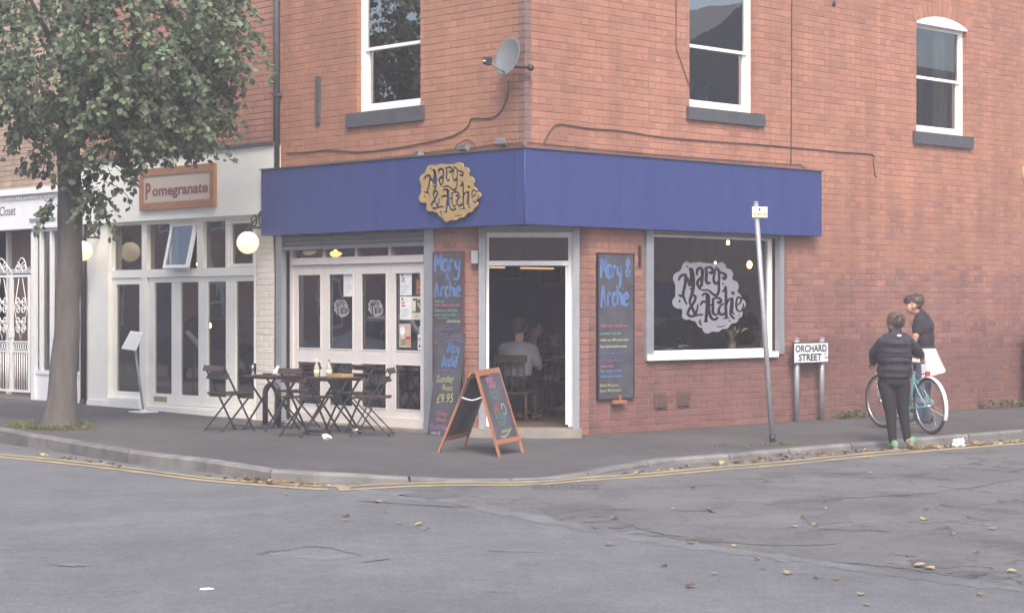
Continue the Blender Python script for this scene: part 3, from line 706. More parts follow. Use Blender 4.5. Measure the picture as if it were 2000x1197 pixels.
# --- folding timber doors on the main street
YB = .12
mb = MB(); mb.box(lx(541), lx(552), -.02, .06, .0, FB); obj('guide_rail', mb, MAT['grey'], cafe, LM)
mb = MB(); mb.box(lx(830), lx(848), -.02, .10, .0, FB); obj('guide_rail', mb, MAT['grey'], cafe, LM)
zsh = lz(690, 477, .03)
zz = FB+.15; i = 0
while zz-.075 > zsh-.03:
    mb = MB(); mb.tube([(lx(552)+.003, .045, zz-.04), (lx(830)-.003, .045, zz-.04)], .0, 3) if False else None
    n = 7; prof = [(.03+.022*(1-math.cos(2*PI*k/(n-1)))/2*-1, -k/(n-1)*.072) for k in range(n)]
    v = []
    for k in range(n): v += [(lx(552)+.003, prof[k][0]+.015, zz+prof[k][1]), (lx(830)-.003, prof[k][0]+.015, zz+prof[k][1])]
    mb.add(v, [(2*k, 2*k+2, 2*k+3, 2*k+1) for k in range(n-1)], 0, True); obj('shutter_slat', mb, MAT['slat'], cafe, LM)
    zz -= .075; i += 1
mb = MB(); mb.box(lx(552)+.002, lx(830)-.002, .0, .05, zz-.05, zz); obj('shutter_slat', mb, MAT['slat'], cafe, LM)
fL, fR = lx(566, YB), lx(829, YB)-.0; zBot = .13; zHead = lz(700, 508, YB); zTop = FB+.1
fr = MB(); fr.box(fL, fL+.06, YB, YB+.1, .02, zTop); fr.box(fR+.0, fR+.06, YB, YB+.1, .02, zTop)
fr.box(fL+.06, fR, YB-.02, YB+.1, zHead-.045, zHead+.045); fr.box(fL+.06, fR, YB-.03, YB+.1, .0, zBot)
for k in range(1, 4):
    x = fL+.06+(fR-fL-.06)*k/4; fr.box(x-.028, x+.028, YB+.001, YB+.08, zHead+.045, zTop)
bo = obj('shopfront_frame', fr, MAT['lilac'], cafe, LM)
for k in range(4):
    a = fL+.06+(fR-fL-.06)*k/4; b = fL+.06+(fR-fL-.06)*(k+1)/4
    g = MB(); g.add([(a, YB+.04, zHead+.03), (b, YB+.04, zHead+.03), (b, YB+.04, zTop), (a, YB+.04, zTop)], [(0,1,2,3)]); obj('transom_pane', g, MAT['glass'], bo, LM)
    z0, z1 = zBot+.004, zHead-.049; a += .003; b -= .003
    g0 = lz(700, 684, YB); g1 = lz(700, 533, YB); h0 = lz(700, 796, YB); h1 = lz(700, 708, YB)
    sL = .074; mbd = MB()
    mbd.box(a, a+sL, YB+.02, YB+.065, z0, z1); mbd.box(b-sL, b, YB+.02, YB+.065, z0, z1)
    mbd.box(a+sL, b-sL, YB+.021, YB+.064, g1, z1); mbd.box(a+sL, b-sL, YB+.021, YB+.064, h1, g0); mbd.box(a+sL, b-sL, YB+.021, YB+.064, z0, h0)
    do = obj('folding_door', mbd, MAT['lilac'], cafe, LM)
    for c0, c1 in ((g0, g1), (h0, h1)):
        bd = MB(); bd.rect_frame(a+sL, b-sL, c0, c1, .014, YB+.014, YB+.03); obj('glazing_bead', bd, MAT['lilac'], do, LM)
        g = MB(); g.add([(a+sL-.005, YB+.045, c0-.005), (b-sL+.005, YB+.045, c0-.005), (b-sL+.005, YB+.045, c1+.005), (a+sL-.005, YB+.045, c1+.005)], [(0,1,2,3)]); obj('pane', g, MAT['glass'], do, LM)
DOORW = (fR-fL-.06)/4
# brick step strip in front of the folding doors
mb = MB(); mb.box(lx(552), lx(830), -.10, YB, -.05, .035); obj('threshold', mb, MAT['concrete'], cafe, LM)
# ---------------------------------------------------------------- restaurant with cream shopfront
RX0 = lx(166)                                # its left end
rest = thing('restaurant_building', 'brick building with cream shopfront of tall glazed doors beside the blue fascia', 'building', LM)
FPr = .10
fz1 = [lz(520, 283, -FPr), lz(267, 312, -FPr)]; fz0 = [lz(507, 418, -FPr), lz(161, 438.6, -FPr)]
ft = sum(fz1)/2; fb = sum(fz0)/2
uw = (lx(330), lx(388), lz(360, 268), lz(360, 70))
opU = [uw, (-99, 99, -1, ft-.12)]
lay(rest, LM, wall_bricks(RX0, DXL-.012, 0, ZT, opU), lambda z, x, k: 'brick_rest')
# white painted brick pier between the shopfront and the cafe
pa, pb = lx(501), lx(534)
lay(rest, LM, wall_bricks(pa, pb, .0, fb+.08, [], header_every=0), lambda z, x, k: 'brick_white')
finish_bricks(rest)
mb = MB(); backing(mb, RX0, DXL-.003, ft-.12, ZT, [uw], .007, .22); obj('wall', mb, MAT['mortar'], rest, LM)
mb = MB(); mb.box(pa, pb+.0, .005, .3, -.1, fb+.08); obj('pier_core', mb, MAT['mortar_white'], rest, LM)
mb = MB(); mb.box(pb+.002, DXL-.001, .02, .3, -.1, fb+.05); obj('party_strip', mb, MAT['sill'], rest, LM)
sash(rest, LM, *uw, lz(360, 150, .07), sill=(lx(268), lx(352), lz(310, 302, -.04), uw[2]+.01)) if False else sash(rest, LM, *uw, lz(360, 165, .07), sill=(uw[0]-.12, uw[1]+.12, uw[2]-.17, uw[2]+.01))
mb = MB(); mb.box(RX0+.01, lx(536, -FPr), -FPr, .18, fb, ft); obj('fascia', mb, MAT['cream'], rest, LM)
mb = MB(); mb.box(RX0+.01, lx(536, -FPr), -FPr-.035, .0, ft+.002, ft+.05); obj('flashing', mb, MAT['sill'], rest, LM)
# shopfront: pilaster, mullions, transoms
YF = .02
pil0, pil1 = lx(178), lx(216)
mb = MB(); mb.box(pil0, pil1, -.05, .16, .0, fb); mb.box(pil0-.02, pil1+.02, -.065, .16, -.05, .14); mb.box(lx(167), pil0-.05, -.02, .16, -.05, fb); obj('pilaster', mb, MAT['cream'], rest, LM)
A = lambda px: lx(px, YF); Z = lambda px, py: lz(px, py, YF)
ztr0, ztr1 = Z(390, 540), Z(390, 524)        # transom rail
zbt = Z(390, 800); ztop = fb
fr = MB()
fr.box(A(217), A(220), YF-.02, YF+.12, .03, ztop); fr.box(A(279), A(288.5), YF-.02, YF+.12, .03, ztop); fr.box(A(498), A(501), YF-.02, YF+.12, .03, ztop)
fr.box(A(220), A(279), YF-.019, YF+.12, ztr0, ztr1); fr.box(A(288.5), A(498), YF-.019, YF+.12, ztr0, ztr1)
fr.box(A(220), A(279), YF-.018, YF+.12, ztop-.04, ztop); fr.box(A(288.5), A(498), YF-.018, YF+.12, ztop-.05, ztop)
for a, b in ((333, 337), (386, 398), (442, 448)): fr.box(A(a), A(b), YF-.015, YF+.1, ztr1, ztop-.05)
sf = obj('shopfront_frame', fr, MAT['cream'], rest, LM)
def pane(nm, par, x0, x1, z0, z1, y, mat='glass', M=LM):
    g = MB(); g.add([(x0, y, z0), (x1, y, z0), (x1, y, z1), (x0, y, z1)], [(0,1,2,3)]); return obj(nm, g, MAT[mat], par, M)
pane('pane', sf, A(219), A(280), ztr1, ztop-.03, YF+.05)
for a, b in ((288, 334), (396, 443)): pane('pane', sf, A(a), A(b), ztr1, ztop-.03, YF+.05)
# fixed framed fanlight on the right
mb = MB(); mb.rect_frame(A(448), A(498), ztr1+.005, ztop-.055, .045, YF-.005, YF+.04); o = obj('fanlight', mb, MAT['cream'], rest, LM); pane('pane', o, A(448)+.04, A(498)-.04, ztr1+.04, ztop-.09, YF+.03)
# hinged fanlight, open at the bottom
hx0, hx1 = A(337), A(386); hh = ztop-.06-ztr1; ang = math.radians(13)
HM = LM @ Matrix.Translation(((hx0+hx1)/2, YF-.01, ztop-.06)) @ Matrix.Rotation(-ang, 4, 'X')
mb = MB(); w = (hx1-hx0)/2-.006; mb.rect_frame(-w, w, -hh*1.02, 0, .045, -.02, .025); o = obj('open_fanlight', mb, MAT['white'], rest, HM, 'fanlight tilted open outwards at its foot')
pane('pane', o, -w+.04, w-.04, -hh*1.02+.04, -.04, .0, M=HM)
# left door
d0, d1 = A(220)+.004, A(279)-.004
mb = MB(); mb.rect_frame(d0, d1, Z(250, 778), ztr0-.005, .085, YF, YF+.05, .10, .09); o = obj('side_door', mb, MAT['cream'], rest, LM); pane('pane', o, d0+.08, d1-.08, Z(250, 778)+.09, ztr0-.09, YF+.03)
mb = MB(); mb.box(A(216), A(279), -.06, YF+.1, -.05, Z(250, 778)-.004); obj('door_sill', mb, MAT['cream'], rest, LM)
# four folding glazed leaves
q0, q1 = A(289), A(498)
edges = [A(293), A(344), A(395), A(447.5), A(498.5)]
mb = MB(); mb.rect_frame(q0+.003, q1-.003, .10, ztr0-.004, .03, YF+.012, YF+.09, .03, .07); obj('door_lining', mb, MAT['cream'], rest, LM)
gl = [(301, 335), (352, 387.5), (405, 441), (460, 498)]
for k in range(4):
    a, b = edges[k]+.003, edges[k+1]-.003; ga, gb = A(gl[k][0]), min(A(gl[k][1]), b-.02)
    z0, z1 = .135, ztr0-.078; g0, g1 = Z(390, 773), Z(390, 543)
    mb = MB(); mb.box(a, ga, YF, YF+.045, z0, z1); mb.box(gb, b, YF, YF+.045, z0, z1); mb.box(ga, gb, YF+.001, YF+.044, z0, g0); mb.box(ga, gb, YF+.001, YF+.044, g1-.02, z1) if g1-.02 < z1 else None
    o = obj('folding_door', mb, MAT['cream'], rest, LM); pane('pane', o, ga-.005, gb+.005, g0-.005, z1, YF+.025)
    if k == 0:
        mb = MB(); mb.box(A(301), A(326), YF-.008, YF, Z(313, 784), Z(313, 774)); obj('letter_plate', mb, B_['gold'], o, LM)
mb = MB(); mb.box(A(288), A(501), -.055, YF+.1, -.05, .098); obj('door_sill', mb, MAT['cream'], rest, LM)
mb = MB(); mb.box(pil1, pa, -.10, -.06, -.06, .02); obj('plinth', mb, MAT['concrete'], rest, LM)
# room behind
mb = MB(); mb.box(RX0+.1, DXL-.13, 4.2, 4.3, -.1, ZT); obj('back_wall', mb, MAT['indark'], rest, LM)
mb = MB(); mb.box(RX0, RX0+.1, .22, 4.2, -.1, ZT); obj('side_wall', mb, MAT['indark'], rest, LM)
mb = MB(); mb.box(RX0+.11, DXL-.13, .22, 4.19, fb+.12, fb+.25); obj('ceiling', mb, MAT['inwall'], rest, LM)
mb = MB(); mb.box(RX0+.11, DXL-.13, .15, 4.19, -.1, .07); obj('floor', mb, MAT['infloor'], rest, LM)
mb = MB(); mb.box(RX0-.1, DXL, -.12, 4.3, ZT+.002, ZT+.13); obj('eaves', mb, MAT['white'], rest, LM)
mb = MB(); mb.add([(RX0,-.25,ZT+.13),(DXL,-.25,ZT+.13),(DXL,2.2,ZT+2.),(RX0,2.2,ZT+2.),(RX0,4.5,ZT+.13),(DXL,4.5,ZT+.13)], [(0,1,2,3),(3,2,5,4),(0,3,4),(1,5,2)]); obj('roof', mb, MAT['slate'], rest, LM)
# ---------------------------------------------------------------- white shop at the left edge
SX0 = lx(166)-6.2; SX1 = RX0-.01
shop = thing('white_shop_building', 'pale brick shop building with white fascia at the left edge of the street', 'building', LM)
sfb, sft = lz(50, 447, -.06), lz(50, 368, -.06)
lay(shop, LM, wall_bricks(SX0, SX1-.003, sft-.1, ZT, []), lambda z, x, k: 'brick_pale')
finish_bricks(shop)
mb = MB(); mb.box(SX0, SX1, .007, .22, sft-.1, ZT); obj('wall', mb, MAT['mortar'], shop, LM)
mb = MB(); mb.box(SX0, lx(163, -.06), -.06, .2, sfb, sft-.10); obj('fascia', mb, MAT['white'], shop, LM)
mb = MB(); mb.box(SX0, lx(164, -.12), -.12, .0, sft-.098, sft); obj('cornice', mb, MAT['white'], shop, LM)
for i in range(60):
    x = lx(120, -.07)-i*.075
    if x < SX0+.1: break
    mb = MB(); mb.box(x, x+.045, -.085, -.061, sft-.17, sft-.125); obj('dentil', mb, MAT['lilac'], shop, LM)
mb = MB(); mb.box(lx(58, -.065), lx(108, -.065), -.075, -.061, lz(80, 432, -.06), lz(80, 426, -.06)); obj('fascia_rail', mb, MAT['grey'], shop, LM)
mb = MB(); text(mb, 'Closet', lx(30, -.065), lz(15, 421, -.065), .21, -.0625, None, 0, .012, .1, .9, 'RIGHT'); obj('lettering', mb, MAT['sill'], shop, LM)
fr = MB(); s0, s1 = lx(67), lx(160)
fr.box(lx(62.5), lx(68.5), -.02, .1, 0, sfb); fr.box(s1-.05, s1, -.01, .1, .0, sfb)
zsr = lz(110, 728)
fr.box(lx(68.5), s1-.05, .0, .12, zsr-.03, zsr+.03); fr.box(lx(77), lx(80.5), .0, .08, zsr+.03, sfb); fr.box(lx(97), lx(101), .0, .08, zsr+.03, sfb); fr.box(lx(68.5), s1-.05, .0, .08, sfb-.05, sfb)
so = obj('shopfront_frame', fr, MAT['white'], shop, LM)
mb = MB(); mb.box(lx(68.5)+.001, s1-.051, .02, .14, -.05, zsr-.031); obj('stall_riser', mb, MAT['white'], shop, LM)
pane('pane', so, lx(68.5), s1-.05, zsr+.02, sfb-.03, .05)
fr = MB(); fr.box(SX0, lx(-40), -.0, .1, -.05, sfb); obj('left_wall', fr, MAT['white'], shop, LM)
mb = MB(); mb.box(lx(-40), lx(62.5), .45, .5, -.05, sfb); obj('door_recess', mb, MAT['indark'], shop, LM)
mb = MB(); mb.box(lx(14,.4), lx(18,.4), .38, .449, 0, sfb); mb.box(lx(-40,.4), lx(60,.4), .40, .449, 2.05, 2.12); obj('inner_door_frame', mb, MAT['white'], shop, LM)
mb = MB(); mb.box(lx(-40), lx(62.5)-.005, -.06, .44, -.05, .10); obj('entrance_step', mb, MAT['concrete'], shop, LM)
mb = MB(); mb.box(SX0, SX0+.1, .2, 4.2, -.1, ZT); mb.box(SX0, SX1, 2.4, 2.5, -.1, ZT); mb.box(SX0+.1, SX1, .2, 2.39, sfb+.1, sfb+.2); obj('inner_walls', mb, MAT['inwall'], shop, LM)
mb = MB(); mb.box(SX0+.1, SX1, .5, 2.39, -.1, .08); obj('floor', mb, MAT['infloor'], shop, LM)
mb = MB(); mb.add([(SX0,-.25,ZT),(SX1,-.25,ZT),(SX1,2.2,ZT+2.),(SX0,2.2,ZT+2.),(SX0,4.5,ZT),(SX1,4.5,ZT)], [(0,1,2,3),(3,2,5,4),(0,3,4),(1,5,2)]); obj('roof', mb, MAT['slate'], shop, LM)
# drape in the shop window
mb = MB(); v = []; n = 16
for i in range(n+1): x = lx(82,.15)+.28*i/n; y = .16+.03*math.sin(i*1.3); v += [(x, y, zsr+.1), (x, y, sfb-.2)]
mb.add(v, [(2*i, 2*i+2, 2*i+3, 2*i+1) for i in range(n)], 0, True); obj('window_drape', mb, MAT['curtain'], shop, LM)
# white scrolled iron gate across the doorway
GY = -.02
gate = thing('iron_gate', 'white wrought iron double gate with scrolls across the shop doorway', 'gate', LM)
gx1 = lx(58, GY); gx0 = lx(-14, GY); gm_ = lx(23, GY); gz0, gz1 = lz(30, 765, GY), lz(30, 537, GY)
for a, b in ((gx0, gm_-.006), (gm_+.006, gx1)):
    mb = MB(); mb.rect_frame(a, b, gz0, gz1, .035, GY-.015, GY+.015); mb.box(a+.035, b-.035, GY-.012, GY+.012, gz0+.62, gz0+.65); mb.box(a+.035, b-.035, GY-.012, GY+.012, gz0+.78, gz0+.80); obj('gate_frame', mb, MAT['white'], gate, LM)
    nb = 7
    for k in range(1, nb):
        x = a+.03+(b-a-.06)*k/nb; mb = MB(); mb.tube([(x, GY, gz0+.03), (x, GY, gz0+.62)], .010, 6); obj('bar', mb, MAT['white'], gate, LM)
        mb = MB(); mb.tube([(x+.03*math.cos(t)-.0, GY, gz0+.715+.055*math.sin(t)) for t in np.linspace(0, 2*PI, 13)], .006, 5); obj('ring', mb, MAT['white'], gate, LM)
    def spiral(cx, cz, r, turns, s, fl): return [(cx+s*r*(1-.75*t)*math.cos(turns*2*PI*t+fl), GY, cz+r*(1-.75*t)*math.sin(turns*2*PI*t+fl)) for t in np.linspace(0, 1, 22)]
    cx = (a+b)/2
    for zc in (gz0+1.05, gz0+1.36):
        for sgn in (-1, 1):
            for up in (0, 1):
                mb = MB(); mb.tube(spiral(cx+sgn*.085, zc+(.07 if up else -.07), .075, 1.4, sgn, PI if up else 0), .011, 5); obj('scroll', mb, MAT['white'], gate, LM)
    for sgn in (-1, 1):
        mb = MB(); mb.tube([(cx, GY, gz0+.82), (cx+sgn*.1, GY, gz0+1.05), (cx+sgn*.2, GY, gz0+1.30), (cx+sgn*.05, GY, gz1-.05)], .007, 5); obj('scroll', mb, MAT['white'], gate, LM)
    mb = MB(); mb.tube(smooth_pts([(a, GY, gz1), (a+.02, GY, gz1+.05), (cx-.12, GY, gz1+.12), (cx, GY, gz1+.26), (cx+.12, GY, gz1+.22), (b-.08, GY, gz1+.08), (b, GY, gz1+.12)] if a > gm_ else [(a, GY, gz1+.1), (cx-.1, GY, gz1+.2), (cx, GY, gz1+.26), (b, GY, gz1+.05)]), .009, 5); obj('crest', mb, MAT['white'], gate, LM)
    for sgn in (-1, 1):
        mb = MB(); mb.tube(spiral(cx+sgn*.1, gz1+.11, .09, 1.3, sgn, PI/2), .011, 5); obj('scroll', mb, MAT['white'], gate, LM)
mb = MB(); mb.box(gm_-.05, gm_+.05, GY-.03, GY+.02, gz0+.85, gz0+.98); obj('lock_box', mb, MAT['white'], gate, LM)
# ---------------------------------------------------------------- drainpipes
dp = MB(); x = lx(540, -.06); dp.tube([(x, -.06, FT+.02), (x, -.06, ZT)], .042, 10)
for z in (4.3, 6.1): dp.box(x-.055, x+.055, -.10, -.0, z-.02, z+.02)
tag(obj('drainpipe', dp, B_['sill'], None, LM), 'grey drainpipe running up the brick between the two buildings', 'drainpipe')
dp = MB(); x = lx(163, -.07); dp.tube([(x, -.07, .12), (x, -.07, sft)], .045, 10); dp.tube([(x, -.07, .14), (x, -.10, .05), (x, -.17, .02)], .045, 10)
tag(obj('drainpipe', dp, B_['iron'], None, LM), 'black drainpipe beside the tree between cream and white shopfronts', 'drainpipe')
# ---------------------------------------------------------------- globe lamps on scrolled brackets
B_['globe'] = pmat('opal_globe', (.85,.80,.66), .3, .02, 3, emit=(1.0, .80, .48), es=.42)
def globe_lamp(px, py, dpt, label):
    x, z = onplane(LM, px, py, -dpt)
    M = LM @ Matrix.Translation((x, -dpt, z)); t = thing('globe_lamp', label, 'wall lamp', M, 'globe lamps on the cream shopfront')
    mb = MB(); mb.ell((0, 0, 0), .148, 24, 16); obj('globe', mb, B_['globe'], t)
    mb = MB(); mb.tube([(0,0,.14),(0,0,.20)], .035, 10); mb.tube([(0,0,.20),(0,dpt-.02,.20)], .014, 8)
    mb.tube([(0, .06+.08*(1-math.cos(t_))*.5+.0, .29+.07*math.sin(t_)) for t_ in np.linspace(0, 2*PI, 14)], .010, 6)
    mb.tube([(0, dpt-.10+.055*math.cos(t_), .30+.09*math.sin(t_)) for t_ in np.linspace(0, 2*PI, 14)], .010, 6)
    mb.tube(smooth_pts([(0,dpt-.02,.46),(0,dpt-.12,.42),(0,dpt-.22,.30),(0,.02,.21)]), .012, 6); mb.box(-.03, .03, dpt-.02, dpt, .14, .48); obj('bracket', mb, B_['black'], t)
globe_lamp(484, 474, .34, 'lit white globe lamp beside the blue fascia, on a black scrolled bracket')
globe_lamp(161, 490, .34, 'lit white globe lamp half hidden behind the tree trunk')
# ---------------------------------------------------------------- restaurant sign board
sy = -FPr-.03
px0, px1 = lx(274, sy), lx(420, sy); z0, z1 = (lz(420, 404, sy)+lz(277, 411, sy))/2, (lz(420, 319, sy)+lz(274, 331, sy))/2
B_['rustframe'] = pmat('mottled_copper_frame', (.30,.12,.055), .6, .3, 30, .3, 50, c2=(.44,.21,.10)); B_['tanboard'] = pmat('sign_board_tan', (.52,.44,.36), .7, .06, 8)
B_['maroon'] = pmat('maroon_lettering', (.22,.07,.085), .6, .1, 10)
SM = LM @ Matrix.Translation(((px0+px1)/2, sy, z0)); sg = thing('shop_sign', 'tan sign board in mottled copper frame reading Pomegranate on cream fascia', 'sign', SM)
w, h = (px1-px0)/2, z1-z0
mb = MB(); mb.rect_frame(-w, w, 0, h, .105, -.02, .028); obj('frame', mb, B_['rustframe'], sg)
mb = MB(); mb.box(-w+.10, w-.10, -.004, .024, .10, h-.10); obj('board', mb, B_['tanboard'], sg)
mb = MB(); wd = 2*w-.28; zt = h*.34
text(mb, 'P', -w+.14, zt-.035, .31, -.006, None, 0, .040, .02, .85); text(mb, 'omegranate', -w+.315, zt, .205, -.006, None, 0, .034, .02, (wd-.19)/ (text(MB(), 'omegranate', 0, 0, .205, 0, off=.034, shear=.02)))
obj('lettering', mb, B_['maroon'], sg)
# ---------------------------------------------------------------- the scalloped logo as real cut-out plate (marching squares over a distance field)
_S = [  # strokes of the lettering: (points..., half width start, half width end)
 ([(232,392),(236,372),(250,345),(285,318),(318,330)],7,13), ([(318,318),(312,420),(300,500),(285,560),(300,630),(330,690)],14,9), ([(285,575),(258,592),(232,575)],10,8),
 ([(318,322),(345,380),(372,450),(385,380),(388,300),(372,240)],11,14), ([(395,245),(412,330),(415,450),(398,560),(372,640),(372,690)],17,11),
 ([(465,318),(458,285),(475,240),(510,232),(530,265),(528,350),(520,450)],10,16), ([(525,340),(492,368),(468,410),(475,455),(505,468),(530,440)],12,11),
 ([(575,228),(582,300),(580,390),(600,425),(630,412)],15,10), ([(575,235),(610,214),(650,222),(664,255),(648,288),(624,284)],10,13),
 ([(712,212),(690,280),(676,350),(685,410),(715,425),(735,400)],9,12), ([(735,235),(748,330),(745,440),(742,530),(715,578),(668,566),(632,530),(590,510),(530,512),(480,490)],13,7), ([(748,262),(785,288),(822,300),(836,330),(822,362),(798,350)],10,14),
 ([(372,690),(372,630),(402,585),(436,590),(440,630),(410,690),(372,750),(345,800),(360,845),(410,850),(470,835),(530,832)],11,11), ([(372,690),(400,740),(425,800),(440,840)],9,12), ([(472,690),(470,740),(455,790),(440,830)],6,10),
 ([(532,582),(552,560),(590,562),(615,600),(612,700),(620,800),(650,880),(700,892),(728,872)],10,13), ([(585,570),(592,700),(585,800),(575,915)],11,15), ([(508,705),(525,670),(560,662),(600,690),(640,705)],9,10), ([(515,960),(495,930),(505,900)],9,7), ([(545,920),(605,915)],5,5),
 ([(668,625),(668,700),(665,790),(690,835),(722,825)],12,10), ([(668,635),(705,612),(750,618),(772,648),(752,680),(730,668)],9,12),
 ([(800,690),(765,720),(742,770),(752,815),(790,832),(825,815)],9,13), ([(790,530),(815,510),(832,470),(838,560),(836,700),(838,800),(845,870)],8,15), ([(805,882),(880,878)],6,6), ([(848,690),(872,640),(900,625),(912,660),(902,760),(898,830),(945,882)],9,11),
 ([(926,615),(926,700),(920,790),(945,826)],10,8), ([(926,545),(934,552)],14,14), ([(975,705),(1000,700),(1034,665),(1036,622),(1008,600),(982,630),(972,710),(988,775),(1026,790),(1062,750),(1074,690)],8,8),
 ([(335,210),(337,212)],8,8), ([(240,655),(242,657)],9,9), ([(375,497),(376,498)],7,7), ([(795,425),(797,427)],7,7), ([(885,915),(887,917)],7,7), ([(1010,840),(1012,842)],6,6), ([(720,985),(780,990),(830,970)],4,4), ([(470,470),(500,492)],6,5),
]
_C = [(335,200,52),(420,205,45),(490,205,58),(555,200,45),(620,215,55),(690,205,40),(775,212,66),(860,300,72),(925,460,82),(985,610,60),(1045,690,60),(1000,820,60),(945,885,60),(830,960,58),(720,1000,58),(595,1015,60),(515,940,56),(420,860,52),(325,840,55),(232,670,82),(250,545,62),(245,365,86)]
_P = [(300,200),(480,190),(640,200),(770,190),(870,290),(930,440),(1000,600),(1060,690),(1010,830),(950,900),(850,970),(740,1020),(600,1040),(510,960),(430,880),(320,860),(285,740),(205,690),(215,550),(200,370),(270,270)]
def logo_field(X, Y, with_strokes=True):
    d = np.full(X.shape, 1e9)
    for cx, cy, r in _C: d = np.minimum(d, np.hypot(X-cx, Y-cy)-r)
    ins = np.zeros(X.shape, bool); n = len(_P); dd = np.full(X.shape, 1e9)
    for i in range(n):
        (xa, ya), (xb, yb) = _P[i], _P[(i+1) % n]
        c = ((ya > Y) != (yb > Y)) & (X < (xb-xa)*(Y-ya)/(yb-ya+1e-9)+xa); ins ^= c
        ex, ey = xb-xa, yb-ya; t = np.clip(((X-xa)*ex+(Y-ya)*ey)/(ex*ex+ey*ey), 0, 1); dd = np.minimum(dd, np.hypot(X-xa-t*ex, Y-ya-t*ey))
    q = np.where(ins, -dd, dd)-20; h = np.clip(.5+.5*(q-d)/20, 0, 1); d = q*(1-h)+d*h-20*h*(1-h)
    s = np.full(X.shape, 1e9)
    for pts, w0, w1 in _S:
        P = smooth_pts(pts, 5); m = len(P)-1
        for i in range(m):
            (xa, ya), (xb, yb) = P[i], P[i+1]; ex, ey = xb-xa, yb-ya; L2 = ex*ex+ey*ey+1e-9
            t = np.clip(((X-xa)*ex+(Y-ya)*ey)/L2, 0, 1); k = (i+t)/m
            bul = 1+.35*np.sin(np.pi*k)
            s = np.minimum(s, np.hypot(X-xa-t*ex, Y-ya-t*ey)-(w0+(w1-w0)*k)*bul*1.22)
    return np.maximum(d, -s) if with_strokes else d, s
def plate_from_field(fn, x0, x1, y0, y1, nx, ny, to, thick=0.0):
    xs = np.linspace(x0, x1, nx); ys = np.linspace(y0, y1, ny); X, Y = np.meshgrid(xs, ys); D = fn(X, Y)
    D = np.where(np.abs(D) < 1e-6, 1e-6, D)
    idx = {}; V = []; Fc = []
    def corner(i, j):
        k = ('c', i, j)
        if k not in idx: idx[k] = len(V); V.append(to(xs[i], ys[j]))
        return idx[k]
    def edge(i, j, a, b):
        k = ('e', min((i, j), (a, b)), max((i, j), (a, b)))
        if k not in idx:
            t = D[j, i]/(D[j, i]-D[b, a]); idx[k] = len(V); V.append(to(xs[i]+(xs[a]-xs[i])*t, ys[j]+(ys[b]-ys[j])*t))
        return idx[k]
    for j in range(ny-1):
        for i in range(nx-1):
            cs = [(i, j), (i+1, j), (i+1, j+1), (i, j+1)]; ins = [D[b, a] < 0 for a, b in cs]
            if not any(ins): continue
            if ins[0] == ins[2] and ins[1] == ins[3] and ins[0] != ins[1]:
                for q in range(4):
                    if ins[q]: p, n_ = cs[q-1], cs[(q+1) % 4]; Fc.append((edge(*p, *cs[q]), corner(*cs[q]), edge(*cs[q], *n_)))
                continue
            poly = []
            for q in range(4):
                a, b = cs[q], cs[(q+1) % 4]
                if ins[q]: poly.append(corner(*a))
                if ins[q] != ins[(q+1) % 4]: poly.append(edge(*a, *b))
            if len(poly) >= 3: Fc.append(tuple(poly))
    mb = MB(); n = len(V)
    if thick:
        ed = {}
        for f in Fc:
            for a, b in zip(f, f[1:]+f[:1]): ed[(a, b)] = 1
        W = V+[(p[0], p[1]+thick, p[2]) for p in V]; FF = list(Fc)+[tuple(reversed([k+n for k in f])) for f in Fc]
        FF += [(b, a, a+n, b+n) for a, b in ed if (b, a) not in ed]
        mb.add(W, FF)
    else: mb.add(V, Fc)
    return mb
def to_fn(xa, xb, za, zb):                  # logo pixels (150..1105 , 148..1075) -> local x,z
    return lambda u, v: (xa+(u-150)/(1105-150)*(xb-xa), 0.0, zb-(v-148)/(1075-148)*(zb-za))
# gold sign on the fascia
gy = -FP-.045
ga, gb = lx(818, gy), lx(938, gy); g0, g1 = lz(878, 433, gy), lz(878, 319, gy)
GM = LM @ Matrix.Translation(((ga+gb)/2, gy, g0)); gw = (gb-ga)/2
gs = thing('logo_sign', 'gold scalloped cut-out sign of curly letters reading Mary and Archie on blue fascia', 'sign', GM)
mb = plate_from_field(lambda X, Y: logo_field(X, Y)[0], 140, 1115, 138, 1085, 150, 146, to_fn(-gw, gw, 0, g1-g0), .022); obj('plate', mb, B_['gold'], gs)
for a, b in ((-.22, .25), (.2, .3), (0, .62)):
    mb = MB(); mb.tube([(a, .02, b), (a, .045, b)], .012, 8); obj('spacer', mb, B_['iron'], gs)
# frosted logo on the shop window, and the two small ones on the folding doors
wy = yR+.027
wa, wb = rx(1313, wy), rx(1457, wy); wz0, wz1 = rz(1385, 651, wy), rz(1385, 512, wy)
mb = plate_from_field(lambda X, Y: logo_field(X, Y)[0], 140, 1115, 138, 1085, 150, 146, to_fn(-(wb-wa)/2, (wb-wa)/2, 0, wz1-wz0))
single('window_logo', mb, B_['vinyl'], RM @ Matrix.Translation(((wa+wb)/2, wy, wz0)), 'large pale frosted logo of curly letters on the side shop window', 'window sticker')
sy_ = YB+.041
B_['vinyl_dim'] = pmat('faint_vinyl', (.30,.30,.33), .7, .06, 6)
m_small = None
for k, (a, b, c, d, lab) in enumerate([(652,683,586,620,'small pale logo sticker on the second folding door pane, below a white notice'), (719,750,586,619,'small pale logo sticker on the third folding door pane')]):
    xa, xb = lx(a, sy_), lx(b, sy_); za, zb = lz((a+b)/2, d, sy_), lz((a+b)/2, c, sy_)
    mb = plate_from_field(lambda X, Y: logo_field(X, Y)[0], 140, 1115, 138, 1085, 64, 62, to_fn(-(xb-xa)/2, (xb-xa)/2, 0, zb-za))
    single('window_logo', mb, B_['vinyl_dim'], LM @ Matrix.Translation(((xa+xb)/2, sy_, za)), lab, 'window sticker')
